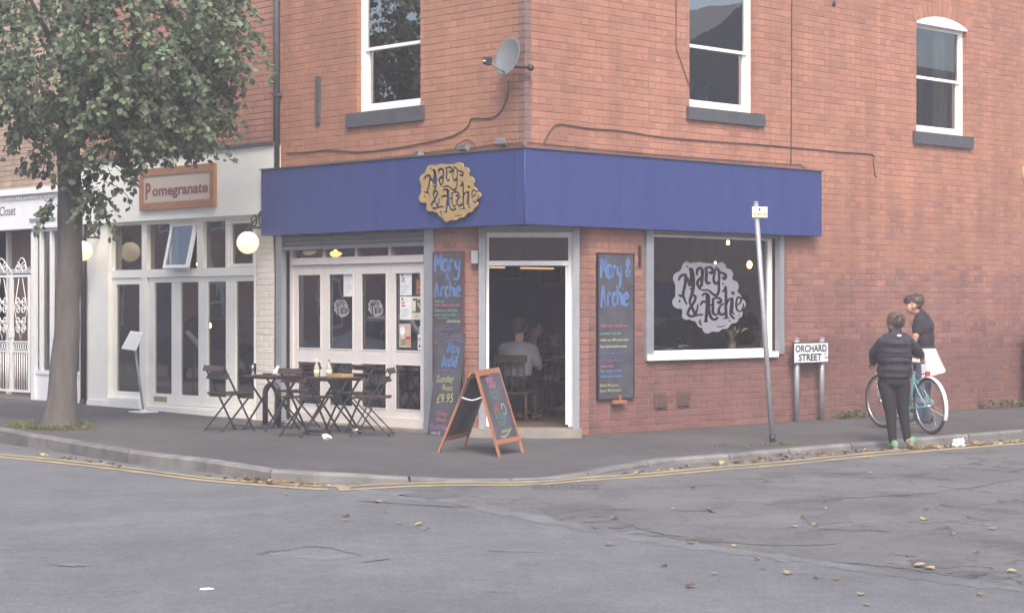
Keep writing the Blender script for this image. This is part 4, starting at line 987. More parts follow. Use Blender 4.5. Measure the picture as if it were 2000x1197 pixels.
# ---------------------------------------------------------------- posters and notices on the folding doors
CH_ = {}
def cmat(key, c, rough=.85):
    if key not in CH_: CH_[key] = pmat('print_'+key, c, rough, .15, 14)
    return CH_[key]
def poster(px0, py0, px1, py1, label, prints, base=(.72,.72,.72), key='paper'):
    xa, xb = lx(px0, sy_), lx(px1, sy_); pc = (px0+px1)/2; za, zb = lz(pc, py1, sy_), lz(pc, py0, sy_); w, h = xb-xa, zb-za
    t = thing('poster', label, 'poster', LM @ Matrix.Translation((xa, sy_+.001, za)))
    mb = MB(); mb.box(0, w, -.0008, .0008, 0, h); obj('sheet', mb, cmat(key, base), t)
    for i, (kk, cc, a, b, c, d) in enumerate(prints):
        mb = MB(); y = -.0016-.0004*i; mb.add([(a*w, y, b*h), (c*w, y, b*h), (c*w, y, d*h), (a*w, y, d*h)], [(0,1,2,3)]); obj('print', mb, cmat(kk, cc), t)
    return t
lines = lambda a, b, n, c='grey': [(c, (.35,.36,.42), .12, a+(b-a)*i/n, .12+.7*random.uniform(.7, 1), a+(b-a)*i/n+.012) for i in range(n)]
poster(671, 534, 690, 579, 'plain white notice at the top of the second folding door pane', lines(.15, .85, 9))
poster(781, 532, 804, 577, 'upper white menu sheet with dark heading on the right folding door', [('ink', (.08,.08,.1), .15, .84, .3, .92), ('ink', (.08,.08,.1), .15, .70, .42, .76), ('ink', (.08,.08,.1), .15, .59, .42, .64)]+lines(.08, .5, 6))
poster(781, 579, 804, 624, 'lower white menu sheet with red lines on the right folding door', [('ink', (.08,.08,.1), .15, .84, .3, .94), ('red', (.45,.05,.05), .15, .70, .42, .76), ('red', (.45,.05,.05), .15, .57, .45, .64)]+lines(.08, .48, 6))
poster(812, 545, 829, 576, 'brown printed poster at the top right of the right folding door', [('rust', (.38,.12,.05), .12, .58, .9, .82), ('ink', (.08,.08,.1), .1, .3, .9, .36), ('rust', (.38,.12,.05), .15, .1, .85, .26), ('tan', (.42,.26,.14), .2, .42, .8, .52)], (.20,.11,.07), 'brown')
poster(818, 532, 829, 543, 'small orange red card in the top corner of the right folding door', [('rust', (.38,.12,.05), .1, .3, .9, .5)], (.50,.14,.08), 'orange')
poster(804.5, 579, 829, 624, 'cream poster with a dark column drawing on the right folding door', [('ink', (.09,.09,.06), .30, .34, .75, .86), ('ink', (.09,.09,.06), .08, .82, .45, .92), ('ink', (.09,.09,.06), .55, .78, .92, .88), ('ink', (.09,.09,.06), .05, .30, .9, .36), ('cream', (.6,.57,.42), .48, .62, .58, .72), ('cream', (.6,.57,.42), .58, .52, .68, .62)]+lines(.06, .24, 4), (.62,.60,.46), 'creamy')
p = poster(780, 632, 802, 678, 'pink leaflet with white oval on the right folding door', [('green', (.20,.24,.10), .12, .08, .55, .35), ('red', (.45,.05,.05), .55, .32, 1.0, .46), ('tan', (.42,.26,.14), .55, .08, .95, .28), ('pale', (.6,.66,.66), .15, .38, .5, .45)], (.52,.36,.33), 'pinkish')
mb = MB(); mb.prism([(.062+.05*math.cos(t), .20+.058*math.sin(t)) for t in np.linspace(0, 2*PI, 20)[:-1]], -.006, -.004); obj('oval', mb, cmat('paper', (.72,.72,.72)), p)
poster(816, 653, 829, 683, 'white card with two red logos in the low corner of the right folding door', [('red', (.45,.05,.05), .12, .62, .45, .78), ('ink', (.08,.08,.1), .55, .62, .9, .78), ('bluish', (.25,.35,.5), .1, .46, .9, .54), ('ink', (.08,.08,.1), .15, .15, .4, .34), ('ink', (.08,.08,.1), .6, .15, .85, .34)])
poster(819, 637, 829, 651, 'small pale green card above the white card on the right folding door', [('bluish', (.25,.35,.5), .3, .2, .7, .8)], (.5,.58,.54), 'pale_green')
# ---------------------------------------------------------------- chalkboards
chb = {'blue': (.105,.18,.36), 'pink': (.34,.125,.17), 'green': (.16,.27,.18), 'yellow': (.33,.35,.17), 'white': (.38,.38,.37), 'violet': (.11,.105,.21), 'red': (.29,.09,.08), 'teal': (.09,.17,.145)}
def chalk_m(k): return cmat('chalk_'+k, chb[k], .95)
def scribble(mb, x0, x1, z, h, seed, w=.006, y=-.003, gap=.12, sl=0.0):
    """a line of small looping handwriting too faint to read in the photograph"""
    r = random.Random(seed); x = x0
    while x < x1-.02:
        wl = min(x1, x+r.uniform(.05, .16)); pts = []; t = x
        while t < wl:
            zz = z+(t-x0)*sl
            pts += [(t, y, zz), (t+h*.16, y, zz+h*r.choice([.55, .6, .65, 1.0])), (t+h*.30, y, zz+h*.05), (t+h*.42, y, zz+h*.5)]
            t += h*.5
        if len(pts) > 2: mb.ribbon(smooth_pts(pts, 3), w)
        x = wl+h*.6
def brush(mb, pts, w0, y, M=None, k=5):
    P = smooth_pts(pts, k); n = len(P); r = random.Random(len(pts)); mb.ribbon([(p[0], y, p[1]) for p in P], [w0*(.75+.5*math.sin(PI*min(1, .15+i/n))) for i in range(n)], M)
GL = {'M': [[(0,0),(.05,1.0)],[(.05,1.0),(.28,.35)],[(.28,.35),(.5,1.05)],[(.5,1.05),(.52,.05)]], 'a': [[(.42,.55),(.2,.66),(.03,.4),(.12,.05),(.36,.15),(.42,.55)],[(.42,.6),(.44,.2),(.54,0)]], 'r': [[(.05,.62),(.08,.0)],[(.08,.35),(.2,.62),(.38,.58)]],
      'y': [[(.03,.62),(.1,.25),(.3,.2),(.38,.6)],[(.38,.62),(.36,.0),(.22,-.42),(-.1,-.36)]], '&': [[(.5,.02),(.12,.62),(.2,.92),(.38,.82),(.3,.55),(.05,.25),(.15,0),(.4,.08),(.56,.38)]], 'A': [[(0,-.1),(.2,1.0),(.42,0.0)],[(.05,.38),(.4,.42)]],
      'c': [[(.4,.52),(.2,.66),(.03,.32),(.18,0),(.42,.1)]], 'h': [[(.05,1.05),(.05,0)],[(.05,.35),(.22,.62),(.38,.5),(.4,0)]], 'i': [[(.08,.6),(.1,0)],[(.08,.86),(.11,.9)]], 'e': [[(.05,.35),(.4,.42),(.3,.66),(.06,.5),(.05,.15),(.22,0),(.42,.12)]]}
def brush_fit(mb, s, x0, x1, z, h, w0, y=-.004):
    tot = sum((.62 if ch in 'MA&' else (.22 if ch == 'i' else .5)) for ch in s)*h; brush_word(mb, s, x0, z, h, (x1-x0)/tot, w0, y)
def brush_word(mb, s, x, z, h, wx, w0, y=-.004, rise=0.0):
    for i, ch in enumerate(s):
        for st in GL[ch]: brush(mb, [(x+a*h*wx, z+b*h) for a, b in st], w0, y)
        x += (.62 if ch in 'MA&' else (.22 if ch == 'i' else .5))*h*wx; z += rise
    return x
B_['boardrim'] = pmat('dark_red_rim', (.10,.045,.04), .6, .2, 10)
# right-hand board hung on the brick beside the window
cy = -.03
ca, cb = rx(1168, cy), rx(1238, cy); z0, z1 = rz(1203, 779, cy), rz(1203, 495, cy)
cbM = RM @ Matrix.Translation(((ca+cb)/2, cy, z0)); w, h = (cb-ca)/2, z1-z0
t = thing('menu_chalkboard', 'tall narrow chalkboard menu hung on brick between doorway and side window', 'chalkboard', cbM)
mb = MB(); mb.box(-w, w, 0, .026, 0, h); obj('board', mb, B_['chalk'], t)
mb = MB(); mb.rect_frame(-w-.006, w+.006, -.006, h+.006, .014, -.006, .03); obj('rim', mb, B_['black'], t)
mb = MB(); brush_fit(mb, 'Mary', -w+.045, -w+2*w*.66, h-.30, .235, .034); brush_fit(mb, '&', w-2*w*.24, w-2*w*.08, h-.27, .21, .028); brush_fit(mb, 'Archie', -w+.05, -w+2*w*.85, h-.62, .225, .031); obj('lettering', mb, chalk_m('blue'), t)
R_ = [('violet', .80, .03, .60), ('pink', 1.02, .04, .80), ('green', 1.18, .03, .62), ('yellow', 1.30, .035, .82), ('white', 1.42, .03, .80), ('violet', 1.52, .03, .7), ('violet', 1.66, .03, .7), ('pink', 1.50, .03, .4), ('blue', 1.82, .03, .8), ('blue', 1.98, .03, .75)]
tot = h
for i, (k, d, hh, ww) in enumerate([('violet', .395, .04, .8), ('pink', .525, .04, .85), ('pink', .553, .028, .0), ('green', .578, .035, .62), ('yellow', .622, .042, .86), ('white', .665, .032, .85), ('violet', .715, .05, .75), ('violet', .765, .045, .7), ('pink', .80, .035, .45), ('blue', .835, .045, .72), ('blue', .872, .04, .7)]):
    if ww <= 0: continue
    mb = MB(); scribble(mb, -w+.04, -w+.04+(2*w-.08)*ww, h*(1-d*1.0+.04) if False else h-h*(d-.02), hh, 40+i, .008); obj('chalk_line', mb, chalk_m(k), t)
for s_, q_ in (('Baked Macaroni', .088), ('Baked Mushrooms', .052)): mb = MB(); text(mb, s_, -w+.03, h*q_, .051, -.003, None, 0, .012, .15, .97); obj('chalk_line', mb, chalk_m('yellow'), t)
mb = MB(); mb.box(-.08, .14, -.05, .0, -.055, -.012); mb.box(.02, .045, -.045, -.02, -.012, .05); obj('chalk_ledge', mb, B_['orange_wood'], t)
# left-hand tall board leaning on the pier
cy = -.05
ca, cb = lx(846, cy), lx(903, cy); z0, z1 = .62, lz(874, 492, cy)
t = thing('menu_chalkboard', 'tall chalkboard on the pier left of the doorway, partly covered by a leaning board', 'chalkboard', LM @ Matrix.Translation(((ca+cb)/2, cy, z0))); w, h = (cb-ca)/2, z1-z0
mb = MB(); mb.box(-w, w, 0, .03, 0, h); obj('board', mb, B_['chalk'], t)
mb = MB(); mb.rect_frame(-w-.006, w+.006, -.006, h+.006, .016, -.006, .034); obj('rim', mb, B_['boardrim'], t)
mb = MB(); brush_fit(mb, 'Mary', -w+.035, w-.02, h-.235, .215, .034); brush_fit(mb, '&', -.03, .05, h-.335, .08, .016); brush_fit(mb, 'Archie', -w+.035, w-.02, h-.53, .17, .030); obj('lettering', mb, chalk_m('blue'), t)
for i, (k, d, hh, ww, x) in enumerate([('green', .60, .035, .35, 0), ('pink', .645, .035, .95, 0), ('green', .71, .035, .88, 0), ('green', .76, .03, .86, 0), ('green', .795, .022, .45, .05), ('white', .84, .035, .35, .22), ('violet', .94, .05, .8, 0), ('blue', 1.0, .03, .5, .1), ('pink', 1.09, .03, .8, 0)]):
    mb = MB(); scribble(mb, -w+.03+x, -w+.03+x+(2*w-.06)*ww, h-d, hh, 60+i, .008); obj('chalk_line', mb, chalk_m(k), t)
mb = MB(); scribble(mb, w-.2, w-.05, h-.84, .05, 71, .012); obj('chalk_line', mb, chalk_m('yellow'), t)
# lower board leaning against it
P0 = gp(834, 849); P1 = gp(884, 850)
bl, br = at(834, 849, P0.y), at(868, 848, P0.y-.33)
ux = (LM.to_3x3() @ Vector((1, 0, 0))); base = Vector((P0.x, P0.y, 0)); base.z = pz(base.x, base.y)
lean = math.radians(7)
XM = frame(base, ux, uR) @ Matrix.Translation((0.0, 0, 0)) @ Matrix.Rotation(-lean, 4, 'X') @ Matrix.Rotation(math.radians(2.2), 4, 'Y')
t = thing('leaning_chalkboard', 'chalkboard with yellow Sunday price chalked on it, leaning low against the pier', 'chalkboard', XM)
W_, H_ = .46, 1.23
mb = MB(); mb.box(0, W_, 0, .02, 0, H_); obj('board', mb, B_['chalk'], t)
mb = MB(); brush_word(mb, 'Mary', .20, H_-.24, .12, .8, .024); brush_word(mb, 'Archie', .13, H_-.40, .125, .72, .024); obj('lettering', mb, chalk_m('blue'), t)
for s_, x_, d_, z_, k_, o_, r_ in (('Sunday', .06, .60, .12, 'yellow', .01, .08), ('Roast', .18, .68, .09, 'yellow', .01, 0), ('\u00a39.95', .10, .84, .15, 'yellow', .008, .1), ('Sunday', .13, .98, .075, 'pink', .012, 0), ('Brunch', .14, 1.05, .07, 'pink', .012, 0), ('Bloody Mary', .04, 1.14, .075, 'pink', .014, 0)):
    mb = MB(); text(mb, s_, x_, H_-d_, z_, -.003, None, 0, o_, .2, .88, rot=r_); obj('chalk_line', mb, chalk_m(k_), t)
mb = MB(); text(mb, 'only \u00a35', .07, H_-1.21, .06, -.003, None, 0, .01, .2, .9); obj('lettering', mb, chalk_m('white'), t)
for i, (xa, xb, zz) in enumerate([(.12, .45, H_-.07), (.15, .47, H_-.11), (.08, .42, H_-.47), (.03, .40, .06), (.02, .35, .10)]):
    mb = MB(); brush(mb, [(xa, zz), ((xa+xb)/2, zz+.03), (xb, zz+.01)], .012, -.003); obj('chalk_swirl', mb, chalk_m('violet'), t)
# ---------------------------------------------------------------- A-board
f1, f2, b1, b2 = gp(976, 893), gp(1022, 884), gp(857, 883), gp(907, 871)
zA = .97
fm, bm = (f1+f2)/2, (b1+b2)/2
tl, tr_ = at(930, 724, (f1.y*.55+b1.y*.45)), at(972, 718, (f2.y*.55+b2.y*.45))
t = thing('sandwich_board', 'orange pine A-frame chalkboard standing open on the pavement before the doorway', 'A-board', Matrix.Translation((fm+bm)/2))
def aframe(a, b, ta, tb, name, inset):
    mb = MB(); up = (ta-a).cross(tb-ta).normalized()
    for p, q in ((a, ta), (b, tb)): mb.bar(p, q, .04, .022, (tb-ta).normalized().cross((q-p).normalized()))
    u = (tb-ta).normalized(); d = (ta-a).normalized()
    mb.bar(ta-d*.03+u*.02, tb-d*.03-u*.02, .065, .022, up); lo = .17
    la, lb = a.lerp(ta, lo), b.lerp(tb, lo); mb.bar(la+u*.02, lb-u*.02, .05, .022, up)
    o = obj(name, mb, B_['orange_wood'], t, I4)
    # the panel, in its own frame: x across, z up the slope
    xa = ((lb-la)).normalized(); za = ((ta+tb)/2-(la+lb)/2).normalized(); ya = za.cross(xa).normalized()*-1
    ya = xa.cross(za).normalized()*-1; PM = Matrix.Identity(4); PM.col[0][:3] = xa; PM.col[1][:3] = ya; PM.col[2][:3] = za; PM.col[3][:3] = (la+lb)/2
    wdt = (lb-la).length/2-.018; hgt = ((ta+tb)/2-(la+lb)/2).length-.05
    mb = MB(); mb.box(-wdt, wdt, -.004, .004, .02, hgt); obj('chalk_panel', mb, B_['chalk'], t, PM); return PM, wdt, hgt
PM, wd, hg = aframe(f1, f2, tl, tr_, 'front_frame', 0)
bl2, br2 = at(919, 729, (f1.y*.5+b1.y*.5)+.03), at(960, 722, (f2.y*.5+b2.y*.5)+.03)
PB, _, _ = aframe(b1, b2, bl2, br2, 'rear_frame', 0)
sg_ = -1 if (PM.to_3x3() @ Vector((0, 1, 0))).y > 0 else 1
yy = .006*sg_
def apt(k, fn):
    mb = MB(); fn(mb); obj('chalk_lettering', mb, chalk_m(k), t, PM)
def lines_of(mb, s, x, z, sz, off=.03, sx=1.0): text(mb, s, x, z, sz, yy, None, 0, off, .08, sx, 'CENTER', .03)
apt('pink', lambda m: (lines_of(m, 'MARY', -.02, hg*.865, .085, .035, .75), lines_of(m, 'ARCHIE', .0, hg*.785, .075, .035, .62)))
apt('teal', lambda m: (lines_of(m, 'BREAKFAST', .0, hg*.69, .062, .03, .66), lines_of(m, 'LUNCH', .0, hg*.61, .062, .03, .8)))
apt('red', lambda m: (lines_of(m, 'DAILY', .0, hg*.53, .05, .03, .9), lines_of(m, 'BEERS', -.05, hg*.425, .085, .03, .62)))
apt('white', lambda m: m.ribbon([(.11+.045*math.cos(a), yy, hg*.455+.06*math.sin(a)) for a in np.linspace(-2, 3.2, 14)], .014))
apt('teal', lambda m: (lines_of(m, 'FOOD', .0, hg*.315, .10, .04, .85), lines_of(m, 'TODAY', .0, hg*.225, .075, .04, .75)))
apt('yellow', lambda m: (lines_of(m, 'come in', .0, hg*.12, .06, .02, .9), m.ribbon([(-.13, yy, hg*.07), (-.05, yy, hg*.055), (.05, yy, hg*.09), (.15, yy, hg*.17)], .014)))
mb = MB(); a = f1.lerp(tl, .70); b = b1.lerp(bl2, .70); c = (a+b)/2-Vector((0, 0, .035)); mb.tube(smooth_pts([a, c, b], 6), .008, 6); obj('rope_stay', mb, MAT['white'], t, I4)
# ---------------------------------------------------------------- satellite dish
dy = -.42
sx_, sz_ = onplane(LM, 990, 110, -.26)
pL = LM @ Vector((sx_, -.26, sz_))
aim = (Vector((-.66, -.72, .25))).normalized()
xx = Vector((0, 0, 1)).cross(aim).normalized(); zz_ = aim.cross(xx)
SDM = Matrix.Identity(4); SDM.col[0][:3] = xx; SDM.col[1][:3] = zz_; SDM.col[2][:3] = aim; SDM.col[3][:3] = pL; SDM = SDM @ Matrix.Scale(.92, 4)
t = thing('satellite_dish', 'grey mesh satellite dish on the brick corner above the fascia', 'satellite dish', SDM)
B_['dish'] = pmat('dish_grey_mesh', (.145,.148,.158), .6, .12, 40, .2, 200)
mb = MB(); mb.lathe([(.0005, -.05), (.06, -.048), (.12, -.037), (.17, -.016), (.20, .0), (.204, -.004), (.17, -.022), (.12, -.044), (.06, -.055), (.0005, -.057)], 28, Matrix.Scale(1.22, 4, (0, 1, 0))); obj('reflector', mb, B_['dish'], t)
mb = MB(); mb.tube([(0, -.21, -.03), (0, -.20, .15), (0, -.16, .29)], .011, 6); obj('feed_arm', mb, B_['grey'], t)
mb = MB(); mb.ell((0, -.14, .29), (.035, .03, .03), 10, 6); mb.box(-.035, .035, -.22, -.14, .27, .36); obj('receiver', mb, B_['iron'], t)
mb = MB(); mb.box(-.02, .02, -.20, -.185, .365, .37); obj('receiver_label', mb, MAT['white'], t)
mb = MB(); wp = LM @ Vector((sx_+.12, -.0, sz_-.12)); SI = SDM.inverted(); q = SI @ wp; mb.tube([(0, -.06, -.06), (0, -.10, -.10), tuple(q)], .018, 8); mb.ell(tuple(q), .045, 10, 6); obj('wall_bracket', mb, B_['iron'], t)
# ---------------------------------------------------------------- cables clipped to the walls
def cable(M, on, pts, label, r=.008, y=-.012):
    mb = MB(); P = []
    for a, b in pts: x, z = on(a, b); P.append((x, y, z))
    mb.tube(smooth_pts(P, 5), r*.72, 5); tag(obj('cable', mb, B_['cable'], None, M), label, 'cable')
oL = lambda a, b: onplane(LM, a, b, -.012); oR = lambda a, b: onplane(RM, a, b, -.012)
cable(LM, oL, [(993,158),(992,180),(985,205),(972,224),(955,231),(922,232),(915,245),(900,258),(870,270),(820,281),(760,291),(700,297),(640,293),(600,298),(560,299)], 'black cable sagging from the satellite dish along the left brick face', .011)
cable(LM, oL, [(1020,279),(1000,280),(960,283),(930,288),(880,292),(800,303),(740,311),(680,316),(600,324)], 'thin cable lying just above the left part of the blue fascia', .008)
cable(LM, oL, [(888,291),(895,281),(911,273),(924,279),(930,290)], 'short looped cable above the gold sign', .007)
cable(RM, oR, [(1062,280),(1068,268),(1080,250),(1095,243),(1150,251),(1215,256),(1290,268),(1380,276),(1460,281),(1545,288),(1640,297),(1703,302),(1706,315),(1709,340),(1712,346)], 'black cable looping above the right part of the blue fascia', .010)
cable(RM, oR, [(1030,278),(1100,285),(1250,299),(1400,311),(1540,321),(1565,323),(1574,331)], 'thin cable running just above the right part of the blue fascia', .007)
cable(RM, oR, [(1547,-60),(1546.5,60),(1546,200),(1545,322)], 'straight vertical cable down the side wall to the fascia', .010)
cable(RM, oR, [(1321,-60),(1321,40),(1321,92),(1330,120),(1340,150),(1349,172)], 'thin cable dropping beside the near upstairs window', .008)
# floodlights on top of the fascia
B_['dullgrey'] = pmat('dull_grey_housing', (.17,.175,.165), .8, .15, 10)
def flood(M, px, py, y, label, yaw):
    x, z = onplane(M, px, py, y); t = thing('floodlight', label, 'floodlight', M @ Matrix.Translation((x, y, z)) @ Matrix.Rotation(yaw, 4, 'Z') @ Matrix.Scale(.8, 4))
    mb = MB(); mb.prism([(-.09, -.04), (.09, -.04), (.07, .05), (-.07, .05)], -.05, .04, Matrix.Rotation(math.radians(-25), 4, 'X')); obj('housing', mb, B_['dullgrey'], t)
    mb = MB(); mb.box(-.075, .075, -.054, -.049, -.03, .035, 0, Matrix.Rotation(math.radians(-25), 4, 'X')); obj('lens', mb, B_['sill'], t)
    mb = MB(); mb.bar((0, .03, 0), (0, .14, -.06), .03, .012); obj('bracket', mb, B_['iron'], t)
flood(LM, 906, 290, -.10, 'grey floodlight on the fascia top above the gold sign', 0)
flood(LM, 978, 279, -.08, 'small grey floodlight on the fascia top close to the corner', .5)
flood(LM, 818, 303, -.08, 'flat grey floodlight on the fascia top left of the gold sign', -.3)
# ---------------------------------------------------------------- street name plate on two posts
sy0 = None
p1 = RM @ Vector((rx(1556, -.10), -.10, 0)); p2 = RM @ Vector((rx(1605, -.10), -.10, 0)); p1.z = p2.z = 0
d = (p2-p1); d.z = 0
un = d.normalized(); NM = frame(Vector((*((p1+p2)/2).xy, 0)), un, Vector((-un.y, un.x, 0)))
t = thing('street_name_sign', 'white ORCHARD STREET name plate on two grey posts by the side wall', 'street sign', NM)
hl = d.length/2
for s_ in (-1, 1):
    mb = MB(); zt = at(1580, 662, p1.y).z; zp = pz(*(p1 if s_ < 0 else p2).xy); mb.tube([(s_*hl, .0, zp-.02), (s_*hl, 0, zt)], .036, 12); mb.tube([(s_*hl, 0, zt), (s_*hl, 0, zt+.015)], .040, 12); obj('post', mb, B_['galv'], t)
Yp = p1.lerp(p2, .5).y-.05
zb, zt = at(1583, 708.5, Yp).z, at(1583, 668.5, Yp).z; mNi = NM.inverted()
def nloc(px): x, _ = onplane(NM, px, 690, -.05); return x
xa, xb = nloc(1550), nloc(1618)
B_['plate'] = pmat('enamel_white', (.82,.82,.84), .35, .03, 8); B_['ink'] = pmat('black_lettering', (.02,.02,.025), .5, .1, 10)
mb = MB(); mb.box(xa, xb, -.052, -.038, zb, zt); obj('plate', mb, B_['plate'], t)
mb = MB(); mb.rect_frame(xa-.003, xb+.003, zb-.003, zt+.003, .013, -.055, -.036); obj('plate_edge', mb, B_['ink'], t)
mb = MB(); hh = (zt-zb)
def fit(mb, s, xc, z, hgt, wid, y): w0 = text(MB(), s, 0, 0, 1, 0, off=.032); text(mb, s, xc, z, hgt/.72, y, None, 0, .032, 0, wid/(w0*hgt/.72), 'CENTER')
fit(mb, 'ORCHARD', (xa+xb)/2-.005, zb+hh*.55, hh*.33, (xb-xa)*.90, -.0545); fit(mb, 'STREET', (xa+xb)/2-.025, zb+hh*.12, hh*.33, (xb-xa)*.66, -.0545); obj('lettering', mb, B_['ink'], t)
mb = MB(); mb.prism([(xb-.10, zb+.10), (xb-.085, zb+.09), (xb-.03, zb+.17), (xb-.06, zb+.15)], -.0545, -.052); obj('red_crest', mb, cmat('red', (.45,.05,.05)), t)
mb = MB(); mb.box(xb-.09, xb-.02, -.0545, -.052, zb+.05, zb+.085); obj('blue_crest', mb, cmat('bluish', (.25,.35,.5)), t)
# ---------------------------------------------------------------- leaning parking-plate pole
pb_ = gp(1509, 863); pt_ = at(1476, 396, pb_.y+.10)
PMx = Matrix.Translation(pb_); t = thing('sign_pole', 'thin leaning galvanised pole with a small white and yellow plate in front of fascia', 'sign pole', PMx)
v = pt_-pb_; mb = MB(); mb.tube([(0,0,-.05), tuple(v*.5), tuple(v)], .030, 12); mb.tube([tuple(v), tuple(v*1.004)], .033, 12); obj('pole', mb, B_['galv'], t)
mb = MB(); mb.tube([tuple(v*0.001), tuple(v*.03)], .036, 12); obj('base_collar', mb, B_['iron'], t)
pc = at(1484, 414.5, pt_.y-.05)-pb_; ud = Vector((.97, -.2, -.02)).normalized(); QM = PMx @ Matrix.Translation(pc) @ frame(Vector((0,0,0)), ud, Vector((-ud.y, ud.x, 0)).normalized())
B_['yplate'] = pmat('pale_yellow_plate', (.78,.74,.42), .45, .03, 8)
mb = MB(); mb.box(-.088, .088, -.004, .004, -.005, .062); obj('plate', mb, B_['plate'], t, QM)
mb = MB(); mb.box(-.088, .088, -.0043, .0043, -.062, -.0055); obj('lower_plate', mb, B_['yplate'], t, QM)
for q_ in ((-.012, .008, -.0055, -.004, .015, .045), (-.07, -.05, -.006, -.0043, -.03, -.02), (-.03, .02, -.006, -.0043, -.03, -.02)): mb = MB(); mb.box(*q_); obj('plate_print', mb, B_['ink'], t, QM)
mb = MB(); mb.box(.04, .08, -.006, -.0043, -.03, -.02); obj('plate_print', mb, cmat('red', (.45,.05,.05)), t, QM)
mb = MB(); mb.tube([(-.035, .0, 0), (-.035, .05, 0)], .012, 6); obj('clip', mb, B_['iron'], t, QM)
# ---------------------------------------------------------------- menu stand by the restaurant door
mp_ = gp(280, 805); t = thing('menu_stand', 'white menu lectern on a thin tilted pole outside the cream shopfront', 'menu stand', Matrix.Translation(mp_))
mb = MB(); mb.box(-.15, .15, -.15, .15, .0, .018, 0, Matrix.Rotation(.75, 4, 'Z')); mb.tube([(0,0,.015), (0,0,.04)], .045, 12); obj('base', mb, MAT['white'], t)
tp = at(264, 680, mp_.y)-mp_; mb = MB(); mb.tube([(0,0,.02), tuple(tp)], .017, 10); obj('pole', mb, MAT['grey'], t)
PMm = Matrix.Translation(mp_+tp)
q = [at(237, 680, mp_.y-.12)-mp_, at(266, 684, mp_.y-.08)-mp_, at(279, 649, mp_.y+.12)-mp_, at(255, 646, mp_.y+.10)-mp_]
nrm = (q[1]-q[0]).cross(q[3]-q[0]).normalized()
if nrm.z < 0: nrm = -nrm
mb = MB(); mb.add([tuple(p) for p in q]+[tuple(p-nrm*.02) for p in q], [(0,1,2,3),(7,6,5,4),(0,4,5,1),(1,5,6,2),(2,6,7,3),(3,7,4,0)]); obj('board', mb, MAT['white'], t)
cq = sum(q, Vector())/4; mb = MB(); mb.add([tuple(cq+(p-cq)*.86+nrm*.004) for p in q], [(0,1,2,3)]); obj('menu_sheet', mb, B_['paper'], t)
# low hoop rail
hp = gp(518, 829); hM = Matrix.Translation(hp) @ Matrix.Rotation(math.atan2(uR.y, uR.x)-1.2, 4, 'Z')
mb = MB(); mb.tube([(0,0,0),(0,0,.36)]+[(.10-.10*math.cos(a), 0, .40+.12*math.sin(a)) for a in np.linspace(0, PI, 10)]+[(.20,0,.36),(.2,0,0)], .036, 10)
single('hoop_rail', mb, B_['black'], hM, 'low black bent hoop rail on pavement between the two shopfronts', 'hoop rail')
# ---------------------------------------------------------------- folding bistro chairs and tables
def make_chair(M, label):
    t = thing('bistro_chair', label, 'chair', M, 'folding bistro chairs outside the cafe'); W = .20
    for s in (-1, 1):
        mb = MB(); mb.bar((s*W, -.235, .80), (s*W, .215, 0), .012, .026, (1,0,0)); mb.tube([(s*W-.012, .225, .006), (s*W+.012, .225, .006)], .012, 6); obj('leg', mb, B_['iron'], t)
        mb = MB(); mb.bar((s*(W-.016), -.25, .0), (s*(W-.016), .19, .45), .012, .026, (1,0,0)); obj('leg', mb, B_['iron'], t)
        mb = MB(); mb.bar((s*(W-.03), -.20, .442), (s*(W-.03), .20, .452), .012, .024, (1,0,0)); obj('seat_bearer', mb, B_['iron'], t)
    mb = MB(); mb.tube([(-W, -.225, .03), (W, -.225, .03)], .008, 6); mb.tube([(-W, .16, .06), (W, .16, .06)], .008, 6); obj('stretcher', mb, B_['iron'], t)
    for k in range(5):
        y = -.17+k*.085; mb = MB(); mb.box(-W+.005, W-.005, y-.034, y+.034, .455, .473); obj('seat_slat', mb, B_['wood'], t)
    for z, y in ((.765, -.232), (.665, -.178)):
        mb = MB(); mb.box(-W-.012, W+.012, -.012, .006, -.033, .033, 0, Matrix.Translation((0, y, z)) @ Matrix.Rotation(-.5, 4, 'X')); obj('back_slat', mb, B_['wood'], t)
    return t
def face(p, d): return Matrix.Translation(p) @ Matrix.Rotation(math.atan2(d.y, d.x)-PI/2, 4, 'Z')
cA, cB, cC, cD, cE = gp(449, 841), gp(597, 852), gp(577, 835), gp(682, 841), gp(726, 851)
ch = make_chair(face(cA, uR), 'bistro chair furthest left, standing in front of the cream shopfront')
copy_tree(ch, face(cB, Matrix.Rotation(.06, 3, 'Z') @ uR), 'bistro chair nearest the road, its back to the street between the two tables')
copy_tree(ch, face(cC, Matrix.Rotation(-.05, 3, 'Z') @ -uR), 'bistro chair tucked behind the left table against the folding doors')
copy_tree(ch, face(cD, -uR), 'bistro chair behind the right table, its back to the folding doors')
copy_tree(ch, face(cE, Vector((-1, .12, 0))), 'bistro chair furthest right, turned side-on at the end of the right table')
